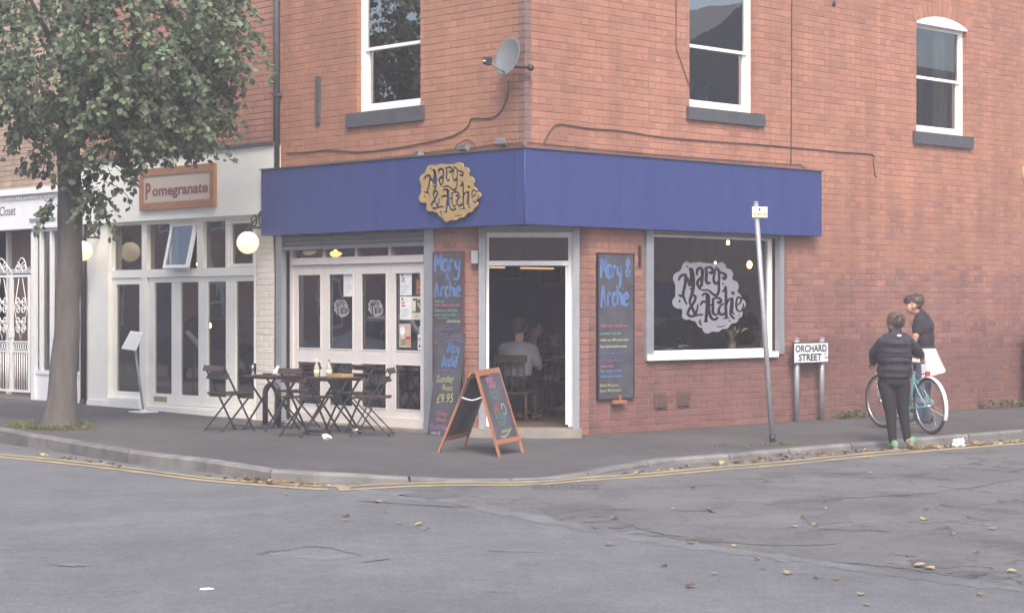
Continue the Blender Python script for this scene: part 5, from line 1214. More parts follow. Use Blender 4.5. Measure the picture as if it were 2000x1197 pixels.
def make_table(M, label):
    t = thing('bistro_table', label, 'table', M, 'folding bistro tables outside the cafe'); h = .655; W = .27
    for k in range(6):
        y = -.225+k*.09; mb = MB(); mb.box(-W, W, y-.0425, y+.0425, h, h+.02); obj('top_slat', mb, B_['wood'], t)
    mb = MB(); mb.rect_frame(-W+.02, W-.02, -W+.02, W-.02, .02, h-.022, h-.001, M=Matrix(((1,0,0,0),(0,0,1,0),(0,1,0,0),(0,0,0,1)))); obj('top_frame', mb, B_['iron'], t)
    for s in (-1, 1):
        mb = MB(); mb.bar((s*(W-.05), -.27, 0), (s*(W-.05), .22, h-.02), .014, .028, (1,0,0)); obj('leg', mb, B_['iron'], t)
        mb = MB(); mb.bar((s*(W-.07), .27, 0), (s*(W-.07), -.22, h-.02), .014, .028, (1,0,0)); obj('leg', mb, B_['iron'], t)
    mb = MB(); mb.tube([(-W+.05, -.25, .03), (W-.05, -.25, .03)], .008, 6); mb.tube([(-W+.05, .25, .03), (W-.05, .25, .03)], .008, 6); obj('stretcher', mb, B_['iron'], t)
    return t
tA, tB = gp(531, 839), gp(650, 846)
T1 = face(tA, uR); tb = make_table(T1, 'left bistro table with a glass and crumpled napkins on it')
T2 = face(tB, uR); copy_tree(tb, T2, 'right bistro table with two glass bottles and a tray on it')
TH = .6765
B_['drink'] = glassmat('drinking_glass', 2.2, (.75,.77,.78)); B_['bottle'] = pmat('clear_bottle_glass', (.34,.35,.29), .12, .1, 10, c2=(.42,.41,.30)); B_['napkin'] = pmat('white_napkin', (.80,.80,.80), .85, .05, 10)
def on_table(p, px, py=None):              # point on a table top in the column px
    Y = p.y; 
    return Vector(((px-1000)/F*Y, Y, p.z+TH))
q = on_table(tA, 494)
mb = MB(); mb.lathe([(.0005,.0),(.038,.0),(.044,.14),(.039,.14),(.033,.012),(.0005,.012)], 16); single('drinking_glass', mb, B_['drink'], Matrix.Translation(q), 'clear drinking glass standing on the left bistro table', 'glass')
q = on_table(tA, 522); mb = MB(); mb.lathe([(.0005,.0),(.05,.0),(.062,.02),(.056,.022),(.045,.008),(.0005,.008)], 16); single('ashtray', mb, B_['iron'], Matrix.Translation(q), 'dark round ashtray on the left bistro table', 'ashtray')
def crumple(name, M, s, label, cat, seed, group=None, mat='napkin', flat=.6):
    r = random.Random(seed); mb = MB(); mb.ell((0,0,0), s, 9, 6)
    mb.v = [(x*(1+r.uniform(-.35,.35)), y*(1+r.uniform(-.35,.35)), max(0, (z+s*.8)*flat*(1+r.uniform(-.3,.3)))) for x, y, z in mb.v]; mb.s = [False]*len(mb.s)
    return single(name, mb, B_[mat], M, label, cat, group)
crumple('napkin', Matrix.Translation(on_table(tA, 544)+Vector((0,-.05,0))), .055, 'larger crumpled white napkin on the left bistro table', 'napkin', 1, 'napkins on the left table', flat=1.0)
crumple('napkin', Matrix.Translation(on_table(tA, 556)+Vector((0,.06,0))), .035, 'smaller crumpled white napkin on the left bistro table', 'napkin', 2, 'napkins on the left table')
def bottle(px, label, dY):
    mb = MB(); mb.lathe([(.0005,0),(.030,0),(.033,.01),(.033,.105),(.028,.13),(.013,.16),(.012,.195),(.0005,.195)], 16); b = thing('bottle', label, 'bottle', Matrix.Translation(on_table(tB, px)+Vector((0,dY,0))), 'bottles on the right table'); obj('glass_body', mb, B_['bottle'], b)
    mb = MB(); mb.lathe([(.0145,.185),(.0145,.212),(.0005,.214)], 12); obj('cap', mb, B_['yplate'] if dY < 0 else MAT['grey'], b)
    mb = MB(); mb.lathe([(.0338,.03),(.0338,.085)], 16); obj('bottle_label', mb, B_['yplate'], b)
bottle(619, 'left glass bottle with pale cap on the right bistro table', -.04); bottle(642, 'right glass bottle on the right bistro table', .04)
B_['tan_wood'] = pmat('tan_wood', (.40,.25,.10), .6, .2, 8)
TM = T2 @ Matrix.Translation((.10, .04, TH)); mb = MB(); mb.box(-.13,.13,-.09,.09,.0,.012); mb.rect_frame(-.13,.13,-.09,.09,.012,.0121,.04, M=Matrix(((1,0,0,0),(0,0,1,0),(0,1,0,0),(0,0,0,1)))); single('serving_tray', mb, B_['tan_wood'], TM, 'shallow tan wooden tray on the right bistro table', 'tray')
for i, (a, b, s, lab) in enumerate([(564,832,.06,'crumpled white paper under the left bistro table'), (637,858,.055,'crumpled white paper on pavement in front of the right bistro table'), (695,846,.05,'small white paper scrap beside the chair furthest right')]):
    crumple('litter_paper', Matrix.Translation(gp(a, b)), s, lab, 'litter', 10+i, 'paper litter on the pavement')
crumple('litter_paper', Matrix.Translation(gnd(1872, 872, ZR)), .085, 'crumpled white takeaway paper in the gutter right of the woman', 'litter', 20)
crumple('litter_paper', Matrix.Translation(gnd(404, 1151, ZR)), .036, 'flat white paper scrap lying alone on the road in front', 'litter', 21, flat=.15)
# ---------------------------------------------------------------- blob bodies: one continuous surface from capsules and ellipsoids
def cap(mb, a, b, ra, rb, n=12):
    a = Vector(a); b = Vector(b); d = b-a; L = d.length
    q = d.to_track_quat('Z', 'Y').to_matrix().to_4x4() if L > 1e-6 else I4; M = Matrix.Translation(a) @ q
    prof = [(max(.0005, ra*math.cos(t)), ra*math.sin(t)) for t in np.linspace(-PI/2, 0, 5)]+[(max(.0005, rb*math.cos(t)), L+rb*math.sin(t)) for t in np.linspace(0, PI/2, 5)]
    mb.lathe(prof, n, M)
def chain(mb, pts, rs):
    for i in range(len(pts)-1): cap(mb, pts[i], pts[i+1], rs[i], rs[i+1])
def ello(mb, c, r, rot=None):
    M = Matrix.Translation(c) @ (rot.to_4x4() if rot is not None else I4); mb.ell((0,0,0), r, 14, 10, M)
def blob(name, mb, mat, parent, voxel=.012, sm=4, sf=.5, M=I4, label=None):
    me = mesh_of(mb, name, []); o = bpy.data.objects.new(name, me); col.objects.link(o)
    r = o.modifiers.new('r', 'REMESH'); r.mode = 'VOXEL'; r.voxel_size = voxel; r.use_smooth_shade = True
    s = o.modifiers.new('s', 'SMOOTH'); s.iterations = sm; s.factor = sf
    m2 = bpy.data.meshes.new_from_object(o.evaluated_get(bpy.context.evaluated_depsgraph_get())); bpy.data.objects.remove(o); bpy.data.meshes.remove(me)
    X = WM[parent].inverted() @ M if parent is not None else M
    m2.transform(X); m2.name = name; m2.materials.clear(); m2.materials.append(mat); m2.polygons.foreach_set('use_smooth', [True]*len(m2.polygons)); m2.update()
    b = bpy.data.objects.new(name, m2); col.objects.link(b)
    if parent is not None: b.parent = parent; WM[b] = WM[parent]
    if label: b['label'] = label
    return b
def hand(mb, w, d, up, s=1.0, curl=.5):
    """palm and five unequal fingers from wrist w along d; 'up' is the back of the hand"""
    d = d.normalized(); side = d.cross(up).normalized(); up = side.cross(d).normalized()
    c = w+d*.045*s
    cap(mb, w, w+d*.075*s-side*.0, .022*s, .026*s); cap(mb, w+side*.02*s+d*.02*s, w+side*.027*s+d*.08*s, .016*s, .013*s); cap(mb, w-side*.02*s+d*.02*s, w-side*.027*s+d*.08*s, .016*s, .013*s)
    for k, ln in zip((-1.5, -.5, .5, 1.5), (.062, .078, .072, .055)):
        b = w+d*.085*s+side*.0185*k*s; m = b+(d*math.cos(curl*.6)-up*math.sin(curl*.6))*ln*.5*s; e = m+(d*math.cos(curl*1.8)-up*math.sin(curl*1.8))*ln*.5*s
        cap(mb, b, m, .0098*s, .009*s, 8); cap(mb, m, e, .009*s, .0075*s, 8)
    b = w+d*.03*s-side*.03*s; m = b+(d*.6-side*.7-up*.3).normalized()*.035*s; e = m+(d*.9-side*.2-up*.4).normalized()*.03*s
    cap(mb, b, m, .012*s, .011*s, 8); cap(mb, m, e, .011*s, .009*s, 8)
def strands(par, centres, n, mat, seed, lr=(.02, .05), dr=(0, 0, -1)):
    r = random.Random(seed); mb = MB()
    for i in range(n):
        c, rr_ = r.choice(centres); u = Vector((r.gauss(0, 1), r.gauss(0, 1), r.gauss(.3, 1))).normalized(); p = Vector(c)+Vector((u.x*rr_[0], u.y*rr_[1], u.z*rr_[2]))*1.0
        t = (Vector(dr)+Vector((r.uniform(-.7, .7), r.uniform(-.7, .7), r.uniform(-.4, .4)))); t = (t-u*t.dot(u)); t = t.normalized() if t.length > .01 else Vector((1, 0, 0)); ln = r.uniform(*lr)
        mb.tube([tuple(p-u*.004), tuple(p+t*ln*.5+u*.006), tuple(p+t*ln+u*r.uniform(-.004, .012))], [.0035, .003, .0012], 4, cap=False)
    o = obj('hair_strands', mb, mat, par, I4); o['kind'] = 'stuff'
# --- woman in a quilted jacket, seen from behind, stepping off the kerb
B_['jacket'] = pmat('quilted_jacket', (.028,.026,.038), .75, .2, 9, .8, 11); B_['jacket_yoke'] = pmat('jacket_yoke', (.040,.042,.062), .5, .15, 14)
B_['leggings'] = pmat('black_leggings', (.016,.014,.018), .8, .2, 14, .6, 10); B_['hair_brown'] = pmat('brown_hair', (.085,.05,.033), .5, .35, 25, .5, 80, c2=(.13,.085,.055))
B_['shoe_green'] = pmat('green_trainers', (.16,.26,.17), .6, .2, 20); B_['sole'] = pmat('tan_sole', (.26,.18,.12), .7, .2, 20)
YW = 22.05
wp = lambda a, b, d=0: at(a, b, YW+d)
wo_ = gnd(1745, 876, ZR)
wom = thing('person', 'woman seen from behind in dark quilted jacket and black leggings, hand on bicycle saddle', 'person', Matrix.Translation(wo_), None)
def WX(mb): return mb
body = MB()
ello(body, wp(1750, 631, .11), (.074, .090, .098)); cap(body, wp(1748, 645, .08), wp(1747, 664, .03), .05, .05)
chain(body, [wp(1746, 680, .02), wp(1746, 700, .0), wp(1746, 738, .0)], [.11, .13, .13])
hipL, hipR = wp(1732, 748), wp(1760, 748)
kL, kR = wp(1739, 803, -.03), wp(1764, 803, .02); aL, aR = wp(1744, 862, .0), wp(1772, 857, .05)
chain(body, [hipL, kL, aL], [.095, .062, .042]); chain(body, [hipR, kR, aR], [.095, .062, .042])
cap(body, aL, wp(1744, 873, .0), .04, .035); cap(body, aR, wp(1779, 868, .0), .04, .035)
shL, shR = wp(1727, 670, .02), wp(1768, 669, .02); elL, elR = wp(1709, 690, .18), wp(1789, 684, .22); wrL, wrR = wp(1706, 707, .55), wp(1799, 693, .72)
chain(body, [shL, elL, wrL], [.04, .036, .026]); chain(body, [shR, elR, wrR], [.04, .036, .026])
hand(body, wrR, (wrR-elR).normalized()+Vector((.1,.2,-.45)), Vector((-.1,.1,1)), .95, .7); hand(body, wrL, Vector((-.05, .5, -.2)), Vector((-.2, 0, 1)), .95, .9)
blob('body', body, B_['skin'], wom, .008, 4)
jk = MB()
ello(jk, wp(1747, 674, .01), (.188, .165, .13)); ello(jk, wp(1747, 700, .0), (.208, .175, .16)); ello(jk, wp(1747, 722, .0), (.208, .172, .12))
for yy_, rx_w, rz_ in ((670, .182, .07), (686, .206, .072), (703, .214, .072), (720, .216, .072), (733, .212, .06)): ello(jk, wp(1747, yy_, .0), (rx_w-.006, .183, rz_*1.08))
chain(jk, [wp(1725, 670, .02), elL, wrL-(wrL-elL)*.06], [.080, .074, .05]); chain(jk, [wp(1771, 667, .02), elR, wrR-(wrR-elR)*.06], [.080, .074, .048])
cap(jk, wp(1733, 662, .02), wp(1764, 661, .02), .070, .070); cap(jk, wp(1749, 647, .06), wp(1747, 660, .03), .074, .095)
blob('jacket', jk, B_['jacket'], wom, .010, 3)
for k, yy_ in enumerate((677, 694.5, 711.5, 727)):
    mb = MB(); P = []
    for a in np.linspace(PI*1.05, PI*1.95, 14): P.append(wp(1747, yy_, 0)+Vector((.211*math.cos(a), .186*math.sin(a)-.0, .008*math.sin(a*3))))
    mb.tube(P, .0055, 6); obj('quilting_seam', mb, B_['leggings'], wom, I4)
mb = MB(); e = wp(1751, 649+6, 0); ello(mb, e+Vector((.0,-.155,.0)), (.028,.012,.014)); obj('white_emblem', mb, MAT['white'], wom, I4)
lg = MB(); ello(lg, wp(1746, 742), (.176, .15, .12)); chain(lg, [wp(1731, 750), kL, aL], [.104, .068, .046]); chain(lg, [wp(1761, 750), kR, aR], [.104, .068, .046]); blob('leggings', lg, B_['leggings'], wom, .010, 3)
hr = MB(); ello(hr, wp(1749, 627, .085), (.098, .112, .115)); ello(hr, wp(1757, 626, -.03), (.052, .05, .055)); cap(hr, wp(1742, 640, .05), wp(1752, 645, .04), .05, .05); r = random.Random(3)
for i in range(26): a = r.uniform(0, 2*PI); c_ = wp(1757, 626, -.04); cap(hr, c_+Vector((.03*math.cos(a), -.01, .03*math.sin(a))), c_+Vector((.06*math.cos(a+.5), -.01, .062*math.sin(a+.5))), .012, .006, 6)
blob('hair', hr, B_['hair_brown'], wom, .007, 1)
strands(wom, [(wp(1749, 627, .085), (.098, .105, .11)), (wp(1757, 626, -.03), (.055, .053, .058)), (wp(1757, 626, -.03), (.062, .055, .062))], 240, B_['hair_brown'], 5)
for p, yaw, pitch in ((wp(1745, 872, .0), .1, 0), (wp(1784, 868, -.02), -.55, .42)):
    SMx = Matrix.Translation(p) @ Matrix.Rotation(yaw, 4, 'Z') @ Matrix.Rotation(-pitch, 4, 'X')
    mb = MB(); mb2 = MB()
    def tr(q): return tuple(SMx @ Vector(q))
    cap(mb, tr((0,-.06,.02)), tr((0,.13,-.0)), .045, .040); cap(mb, tr((0,-.05,.04)), tr((0,.0,.05)), .042, .040); so_ = blob('shoe', mb, B_['shoe_green'], wom, .009, 2)
    cap(mb2, tr((0,-.07,-.025)), tr((0,.15,-.03)), .036, .034); o = blob('sole', mb2, B_['sole'], so_, .009, 1) if False else blob('sole', mb2, B_['sole'], wom, .009, 1)
# --- young man in a black t-shirt and white waist apron, head bowed, facing left
B_['tshirt'] = pmat('black_tshirt', (.022,.020,.026), .85, .2, 12, .8, 9); B_['apron'] = pmat('white_apron', (.62,.62,.68), .8, .06, 6, .8, 8); B_['jeans'] = pmat('dark_jeans', (.05,.06,.11), .8, .2, 14); B_['hair_dark'] = pmat('dark_brown_hair', (.065,.045,.036), .5, .3, 25, .5, 80)
YM = 25.0; mp = lambda a, b, d=0: at(a, b, YM+d)
mo = gp(1787, 829)
man = thing('person', 'young man in black t-shirt and white waist apron, head bowed, behind the bicycle', 'person', Matrix.Translation(mo))
body = MB()
hc = mp(1785.5, 595, .0)
ello(body, hc+Vector((.015,0,.02)), (.098, .078, .105), Matrix.Rotation(-.25, 3, 'Y')); ello(body, mp(1778, 601, .0), (.062, .06, .075)); cap(body, mp(1779.5, 610.5, .0), mp(1783, 609, 0), .026, .034)
cap(body, mp(1769.8, 600.5), mp(1768.6, 603), .010, .013, 8)                                       # nose
cap(body, mp(1772.5, 608.2, -.01), mp(1772.5, 608.2, .01), .009, .009, 8)                        # lips
ello(body, mp(1773.5, 598.0, -.035), (.010, .010, .007)); ello(body, mp(1773, 595.5, -.035), (.014, .010, .006))
ello(body, mp(1784, 599.5, -.072), (.017, .014, .028))                                            # ear
cap(body, mp(1790, 606, .0), mp(1798, 620, .02), .054, .050)
chain(body, [mp(1804, 648), mp(1805, 664), mp(1806, 690)], [.11, .12, .12])
sF, eF, wF = mp(1795, 633, -.11), mp(1789, 655, -.16), mp(1783, 676, -.14)
sB, eB, wB = mp(1806, 633, .11), mp(1800, 655, .22), mp(1786, 676, .18)
chain(body, [sF, eF, wF], [.055, .044, .031]); chain(body, [sB, eB, wB], [.055, .044, .031]); hand(body, wF, wF-eF+Vector((-.05,0,0)), Vector((-1,-.3,.2)), 1.0, .5); hand(body, wB, wB-eB+Vector((-.05,0,0)), Vector((-1,.3,.2)), 1.0, .5)
lh = mp(1800, 700, -.05); rh = mp(1808, 700, .1)
chain(body, [lh, mp(1794, 765, -.05), mp(1793, 822, -.05)], [.09, .06, .045]); chain(body, [rh, mp(1806, 765, .1), mp(1808, 818, .1)], [.09, .06, .045])
blob('body', body, B_['skin'], man, .0075, 3)
ts = MB(); ello(ts, mp(1803, 640), (.145, .20, .16), Matrix.Rotation(.12, 3, 'Y')); ello(ts, mp(1804, 662), (.143, .185, .2)); ello(ts, mp(1806, 680), (.14, .175, .09)); cap(ts, mp(1798, 623, -.09), mp(1803, 623, .09), .085, .085); cap(ts, mp(1798.5, 612.5, .0), mp(1803, 622, .0), .066, .095)
cap(ts, mp(1796, 628, -.12), sF.lerp(eF, .62), .085, .068); cap(ts, mp(1808, 628, .12), sB.lerp(eB, .62), .085, .068); blob('tshirt', ts, B_['tshirt'], man, .010, 3)
mb = MB(); v = []; n = 22; rows = 9                                                                # apron: a hanging cloth, blown out at the lower right
for j in range(rows):
    t = j/(rows-1)
    for i in range(n):
        a = PI*2*i/n; w_ = .152+.036*t; cx_ = 1804+(1817-1804)*t; yv = 680+52*t
        ex = 1+.04*t; fold = 1+.09*t*math.sin(a*7+.7)
        v.append(mp(cx_, yv, 0)+Vector((w_*ex*fold*math.cos(a), (.185+.02*t)*fold*math.sin(a), +.05*t*math.cos(a))))
f = [(j*n+i, j*n+(i+1) % n, (j+1)*n+(i+1) % n, (j+1)*n+i) for j in range(rows-1) for i in range(n)]
mb.add([tuple(p) for p in v], f, 0, True); obj('apron', mb, B_['apron'], man, I4)
tr_m = MB(); ello(tr_m, mp(1805, 700), (.15, .165, .13)); chain(tr_m, [lh, mp(1794, 765, -.05), mp(1793, 822, -.05)], [.105, .078, .06]); chain(tr_m, [rh, mp(1806, 765, .1), mp(1808, 818, .1)], [.105, .078, .06]); blob('jeans', tr_m, B_['jeans'], man, .011, 2)
hr = MB(); ello(hr, hc+Vector((.03, 0, .042)), (.105, .086, .088)); ello(hr, mp(1773.5, 586, 0), (.045, .07, .05)); ello(hr, mp(1793, 596, 0), (.05, .08, .075)); r = random.Random(8)
for i in range(34): a = r.uniform(.2, 2.6); p = hc+Vector((.02-.09*math.cos(a)*-1*(-1), r.uniform(-.05, .05), .05+.08*math.sin(a))); cap(hr, p, p+Vector((r.uniform(-.03, .01), r.uniform(-.02, .02), r.uniform(.0, .03))), .013, .006, 6)
blob('hair', hr, B_['hair_dark'], man, .0075, 1)
strands(man, [(hc+Vector((.03, 0, .042)), (.105, .086, .088)), (mp(1773.5, 586, 0), (.045, .07, .05)), (mp(1793, 596, 0), (.05, .08, .075))], 260, B_['hair_dark'], 6, (.02, .045), (-.6, 0, -.2))
for p in (mp(1792, 827, -.05), mp(1806, 823, .1)):
    mb = MB(); cap(mb, p+Vector((.05,0,.0)), p+Vector((-.16,-.02,-.01)), .045, .038); cap(mb, p+Vector((.03,0,.03)), p+Vector((-.03,0,.03)), .042, .04); blob('shoe', mb, B_['black'], man, .010, 2)
# ---------------------------------------------------------------- turquoise step-through bicycle
B_['turq'] = pmat('pale_turquoise_enamel', (.22,.50,.46), .35, .06, 10); B_['chrome'] = pmat('chrome', (.55,.55,.56), .2, .05, 10, metal=.9); B_['tyre'] = pmat('tyre_rubber', (.065,.056,.05), .8, .15, 20); B_['ivory'] = pmat('ivory_saddle', (.66,.60,.50), .5, .06, 10); B_['mudguard'] = pmat('white_mudguard', (.72,.72,.74), .35, .05, 10); B_['redlens'] = pmat('red_reflector', (.42,.03,.025), .3, .05, 10)
Rw = .345
rp_ = gp(1818, 848); fp_ = gp(1730, 836); bd_ = Vector((-.37, .93, 0)).normalized()
fpos = rp_+bd_*1.05; pit = math.atan2(pz(fpos.x, fpos.y)-rp_.z, 1.05)
BM = frame(rp_, bd_, Vector((-bd_.y, bd_.x, 0))) @ Matrix.Rotation(-pit, 4, 'Y') @ Matrix.Rotation(math.radians(-3), 4, 'X')
bike = thing('bicycle', 'pale turquoise step-through bicycle with ivory saddle and white mudguards on the pavement', 'bicycle', BM)
WB = 1.05; BBp = (.44, 0, .29)
def wheel(x, st=0.0):
    WMx = Matrix.Translation((x, 0, Rw)) @ Matrix.Rotation(st, 4, 'Z')
    ring = lambda R, y=0, n=40: [tuple(WMx @ Vector((R*math.cos(t), y, R*math.sin(t)))) for t in np.linspace(0, 2*PI, n+1)[:-1]]
    mb = MB(); mb.tube(ring(Rw-.016), .016, 8, closed=True); w = obj('wheel', mb, B_['tyre'], bike, BM)
    mb = MB(); mb.tube(ring(Rw-.042), .013, 8, closed=True); obj('rim', mb, B_['chrome'], w, BM)
    mb = MB()
    for k in range(28): a = 2*PI*k/28; b = a+(.35 if k % 2 else -.35); mb.tube([tuple(WMx @ Vector((.02*math.cos(b), (.02 if k % 4 < 2 else -.02), .02*math.sin(b)))), tuple(WMx @ Vector(((Rw-.045)*math.cos(a), 0, (Rw-.045)*math.sin(a))))], .0016, 4, cap=False)
    obj('spokes', mb, B_['chrome'], w, BM)
    mb = MB(); mb.tube([tuple(WMx @ Vector((0, -.05, 0))), tuple(WMx @ Vector((0, .05, 0)))], .02, 10); obj('hub', mb, B_['chrome'], w, BM)
    return WMx
wr = wheel(0); wf = wheel(WB, .10)
def guard(WMx, a0, a1):
    mb = MB(); v = []; n = 22
    for t in np.linspace(a0, a1, n):
        for y, dr in ((-.026, -.012), (-.018, 0), (.018, 0), (.026, -.012)): v.append(tuple(WMx @ Vector(((Rw+.018+dr)*math.cos(t), y, (Rw+.018+dr)*math.sin(t)))))
    mb.add(v, [(i*4+j, i*4+j+1, (i+1)*4+j+1, (i+1)*4+j) for i in range(n-1) for j in range(3)], 0, True)
    mb.tube([tuple(WMx @ Vector((0, .045, 0))), tuple(WMx @ Vector(((Rw+.012)*math.cos(a1-.15), .026, (Rw+.012)*math.sin(a1-.15))))], .003, 4); mb.tube([tuple(WMx @ Vector((0, -.045, 0))), tuple(WMx @ Vector(((Rw+.012)*math.cos(a1-.15), -.026, (Rw+.012)*math.sin(a1-.15))))], .003, 4)
    obj('mudguard', mb, B_['mudguard'], bike, BM)
guard(wr, math.radians(50), math.radians(205)); guard(wf, math.radians(75), math.radians(210))
HT, HB = (WB-.17, 0, .80), (WB-.125, 0, .62); ST = (.33, 0, .66)
mb = MB()
mb.tube([HT, HB], .018, 10); mb.tube([BBp, (.30, 0, .76)], .016, 10); mb.tube(smooth_pts([HB, (.78, 0, .45), (.56, 0, .32), BBp], 5), .018, 10); mb.tube(smooth_pts([(WB-.15, 0, .72), (.72, 0, .56), (.52, 0, .42), (.39, 0, .46)], 5), .015, 10)
for s in (-1, 1): mb.tube([BBp, (.2, s*.04, .315), (0, s*.055, Rw)], .009, 8); mb.tube([(.325, s*.012, .66), (.18, s*.045, .52), (0, s*.055, Rw)], .008, 8)
mb.tube([(BBp[0], -.04, BBp[2]), (BBp[0], .04, BBp[2])], .024, 10); obj('frame', mb, B_['turq'], bike, BM)
mb = MB()
for s in (-1, 1): mb.tube(smooth_pts([(WB-.12, s*.03, .60), (WB-.085, s*.05, .48), (WB, s*.052, Rw)], 4), .010, 8)
mb.tube([(WB-.118, 0, .61), (WB-.125, 0, .63)], .024, 10); obj('fork', mb, B_['turq'], bike, BM)
mb = MB(); mb.tube([(WB-.175, 0, .80), (WB-.19, 0, .93)], .012, 8); mb.tube(smooth_pts([(WB-.30, -.27, .97), (WB-.18, -.25, .98), (WB-.11, -.12, .96), (WB-.13, 0, .93), (WB-.11, .12, .96), (WB-.18, .25, .98), (WB-.30, .27, .97)], 4), .011, 8); hb = obj('handlebar', mb, B_['chrome'], bike, BM)
for s in (-1, 1): mb = MB(); mb.tube([(WB-.32, s*.275, .968), (WB-.21, s*.262, .976)], .016, 8); obj('grip', mb, B_['ivory'], hb, BM)
mb = MB(); mb.tube([(.315, 0, .70), (.272, 0, .86)], .013, 8); obj('seat_post', mb, B_['iron'], bike, BM)
mb = MB(); mb.ell((0,0,0), 1, 18, 10, Matrix.Translation((.20, 0, .885)) @ Matrix.Diagonal((.10, .095, .030, 1))); mb.ell((0,0,0), 1, 14, 8, Matrix.Translation((.33, 0, .895)) @ Matrix.Diagonal((.12, .035, .024, 1))); sd_ = blob('saddle', mb, B_['ivory'], bike, .008, 3, M=BM)
mb = MB()
for s in (-1, 1): mb.tube([(.17, s*.05, .852), (.17, s*.05, .872)], .014, 8)
mb.box(.14, .34, -.05, .05, .852, .862); obj('saddle_rails', mb, B_['iron'], bike, BM)
mb = MB(); mb.tube([(BBp[0]+.09*math.cos(t), -.055, BBp[2]+.09*math.sin(t)) for t in np.linspace(0, 2*PI, 25)[:-1]], .006, 6, closed=True); mb.tube([(BBp[0], -.05, BBp[2]), (BBp[0], -.06, BBp[2])], .085, 16); obj('chainwheel', mb, B_['chrome'], bike, BM)
mb = MB(); mb.bar((BBp[0]+.05, -.062, BBp[2]+.10), (.02, -.062, Rw+.05), .01, .05, (0,0,1)); obj('chain_guard', mb, B_['mudguard'], bike, BM)
ca_ = math.radians(20)
for s in (-1, 1):
    e = (BBp[0]+s*.165*math.cos(ca_), s*-.075, BBp[2]+s*.165*math.sin(ca_)); mb = MB(); mb.bar((BBp[0], s*-.07, BBp[2]), e, .016, .02); obj('crank', mb, B_['chrome'], bike, BM)
    mb = MB(); mb.box(e[0]-.045, e[0]+.045, e[1]-(.10 if s > 0 else 0)-.0, e[1]+(0 if s > 0 else .10), e[2]-.012, e[2]+.012); obj('pedal', mb, B_['chrome'], bike, BM)
mb = MB(); mb.box(.01, .03, -.03, .03, Rw+.36, Rw+.42); obj('rear_reflector', mb, B_['redlens'], bike, BM)
mb = MB(); mb.tube([(.03, 0, Rw+.40), (.18, 0, .72), (.3, 0, .72)], .008, 6); obj('reflector_stay', mb, B_['chrome'], bike, BM)
mb = MB(); mb.tube([(.02, -.06, Rw-.02), (.03, -.06, Rw-.14), (.05, -.06, Rw-.17)], .008, 6); mb.tube([(.05, -.055, Rw-.17), (.05, -.065, Rw-.17)], .025, 10); obj('derailleur', mb, B_['iron'], bike, BM)
# ---------------------------------------------------------------- street tree
B_['bark'] = pmat('bark', (.085,.074,.066), .95, .35, 7, .9, 25, stretch=(1.6,1.6,.35), c2=(.135,.122,.11))
def leafmat(name, c, hv=.3):
    m = pmat(name, c, .5, .2, 3, isl=hv); nt = m.node_tree; N = nt.nodes; L = nt.links; b = N['Principled BSDF']; src = b.inputs['Base Color'].links[0].from_socket
    t = N.new('ShaderNodeBsdfTranslucent'); mx = N.new('ShaderNodeMixShader'); mx.inputs[0].default_value = .28; L.new(src, t.inputs[0]); out = N['Material Output']
    L.new(b.outputs[0], mx.inputs[1]); L.new(t.outputs[0], mx.inputs[2]); L.new(mx.outputs[0], out.inputs[0]); return m
B_['leaf'] = leafmat('leaf_green', (.128,.168,.092), .48)
tb_ = gp(117, 833); TRM = Matrix.Translation(tb_); TY = tb_.y
tree = thing('street_tree', 'broad leafy street tree growing from the pavement by the left kerb', 'tree', TRM)
tp_ = lambda a, b, d=0: at(a, b, TY+d)-tb_
tk = MB()
path = [tp_(117, 838), tp_(117, 822), tp_(119, 795), tp_(124, 740), tp_(129, 660), tp_(134, 560), tp_(137, 450), tp_(135, 340), tp_(136, 240), tp_(140, 120), tp_(138, 0), tp_(134, -160), tp_(138, -330)]
rad = [.27, .225, .195, .172, .160, .152, .148, .145, .135, .115, .10, .07, .03]
P = smooth_pts(path, 5); R_ = list(np.interp(np.linspace(0, len(rad)-1, len(P)), range(len(rad)), rad)); tk.tube([tuple(p) for p in P], R_, 16)
rr = random.Random(4); tk.v = [(x+.010*math.sin(z*7+y*9), y, z) for x, y, z in tk.v]
trunk = obj('trunk', tk, B_['bark'], tree)
limbs = [([tp_(136, 330), tp_(95, 255), tp_(50, 190), tp_(-10, 110), tp_(-60, 10)], .05), ([tp_(136, 300), tp_(200, 220, -.3), tp_(280, 130, -.5), tp_(360, 40, -.6)], .07), ([tp_(138, 240), tp_(220, 160, .7), tp_(330, 110, 1.0), tp_(420, 90, 1.0)], .06), ([tp_(138, 140), tp_(90, 60, -.8), tp_(40, -40, -1.3)], .06),
         ([tp_(138, 60), tp_(220, -40, -.8), tp_(330, -110, -1.2)], .06), ([tp_(136, -60), tp_(60, -150, .8), tp_(-60, -200, 1.2)], .05), ([tp_(137, 330), tp_(190, 300, -.2), tp_(260, 280, -.4), tp_(330, 290, -.5)], .035), ([tp_(137, -100), tp_(230, -230, .6), tp_(340, -280, .9)], .05), ([tp_(136, 200), tp_(120, 120, .9), tp_(90, 20, 1.6)], .05)]
lb = MB()
for pts, r0 in limbs:
    P = smooth_pts(pts, 5); lb.tube([tuple(p) for p in P], [r0*(1-.8*i/(len(P)-1)) for i in range(len(P))], 8)
obj('limbs', lb, B_['bark'], tree)
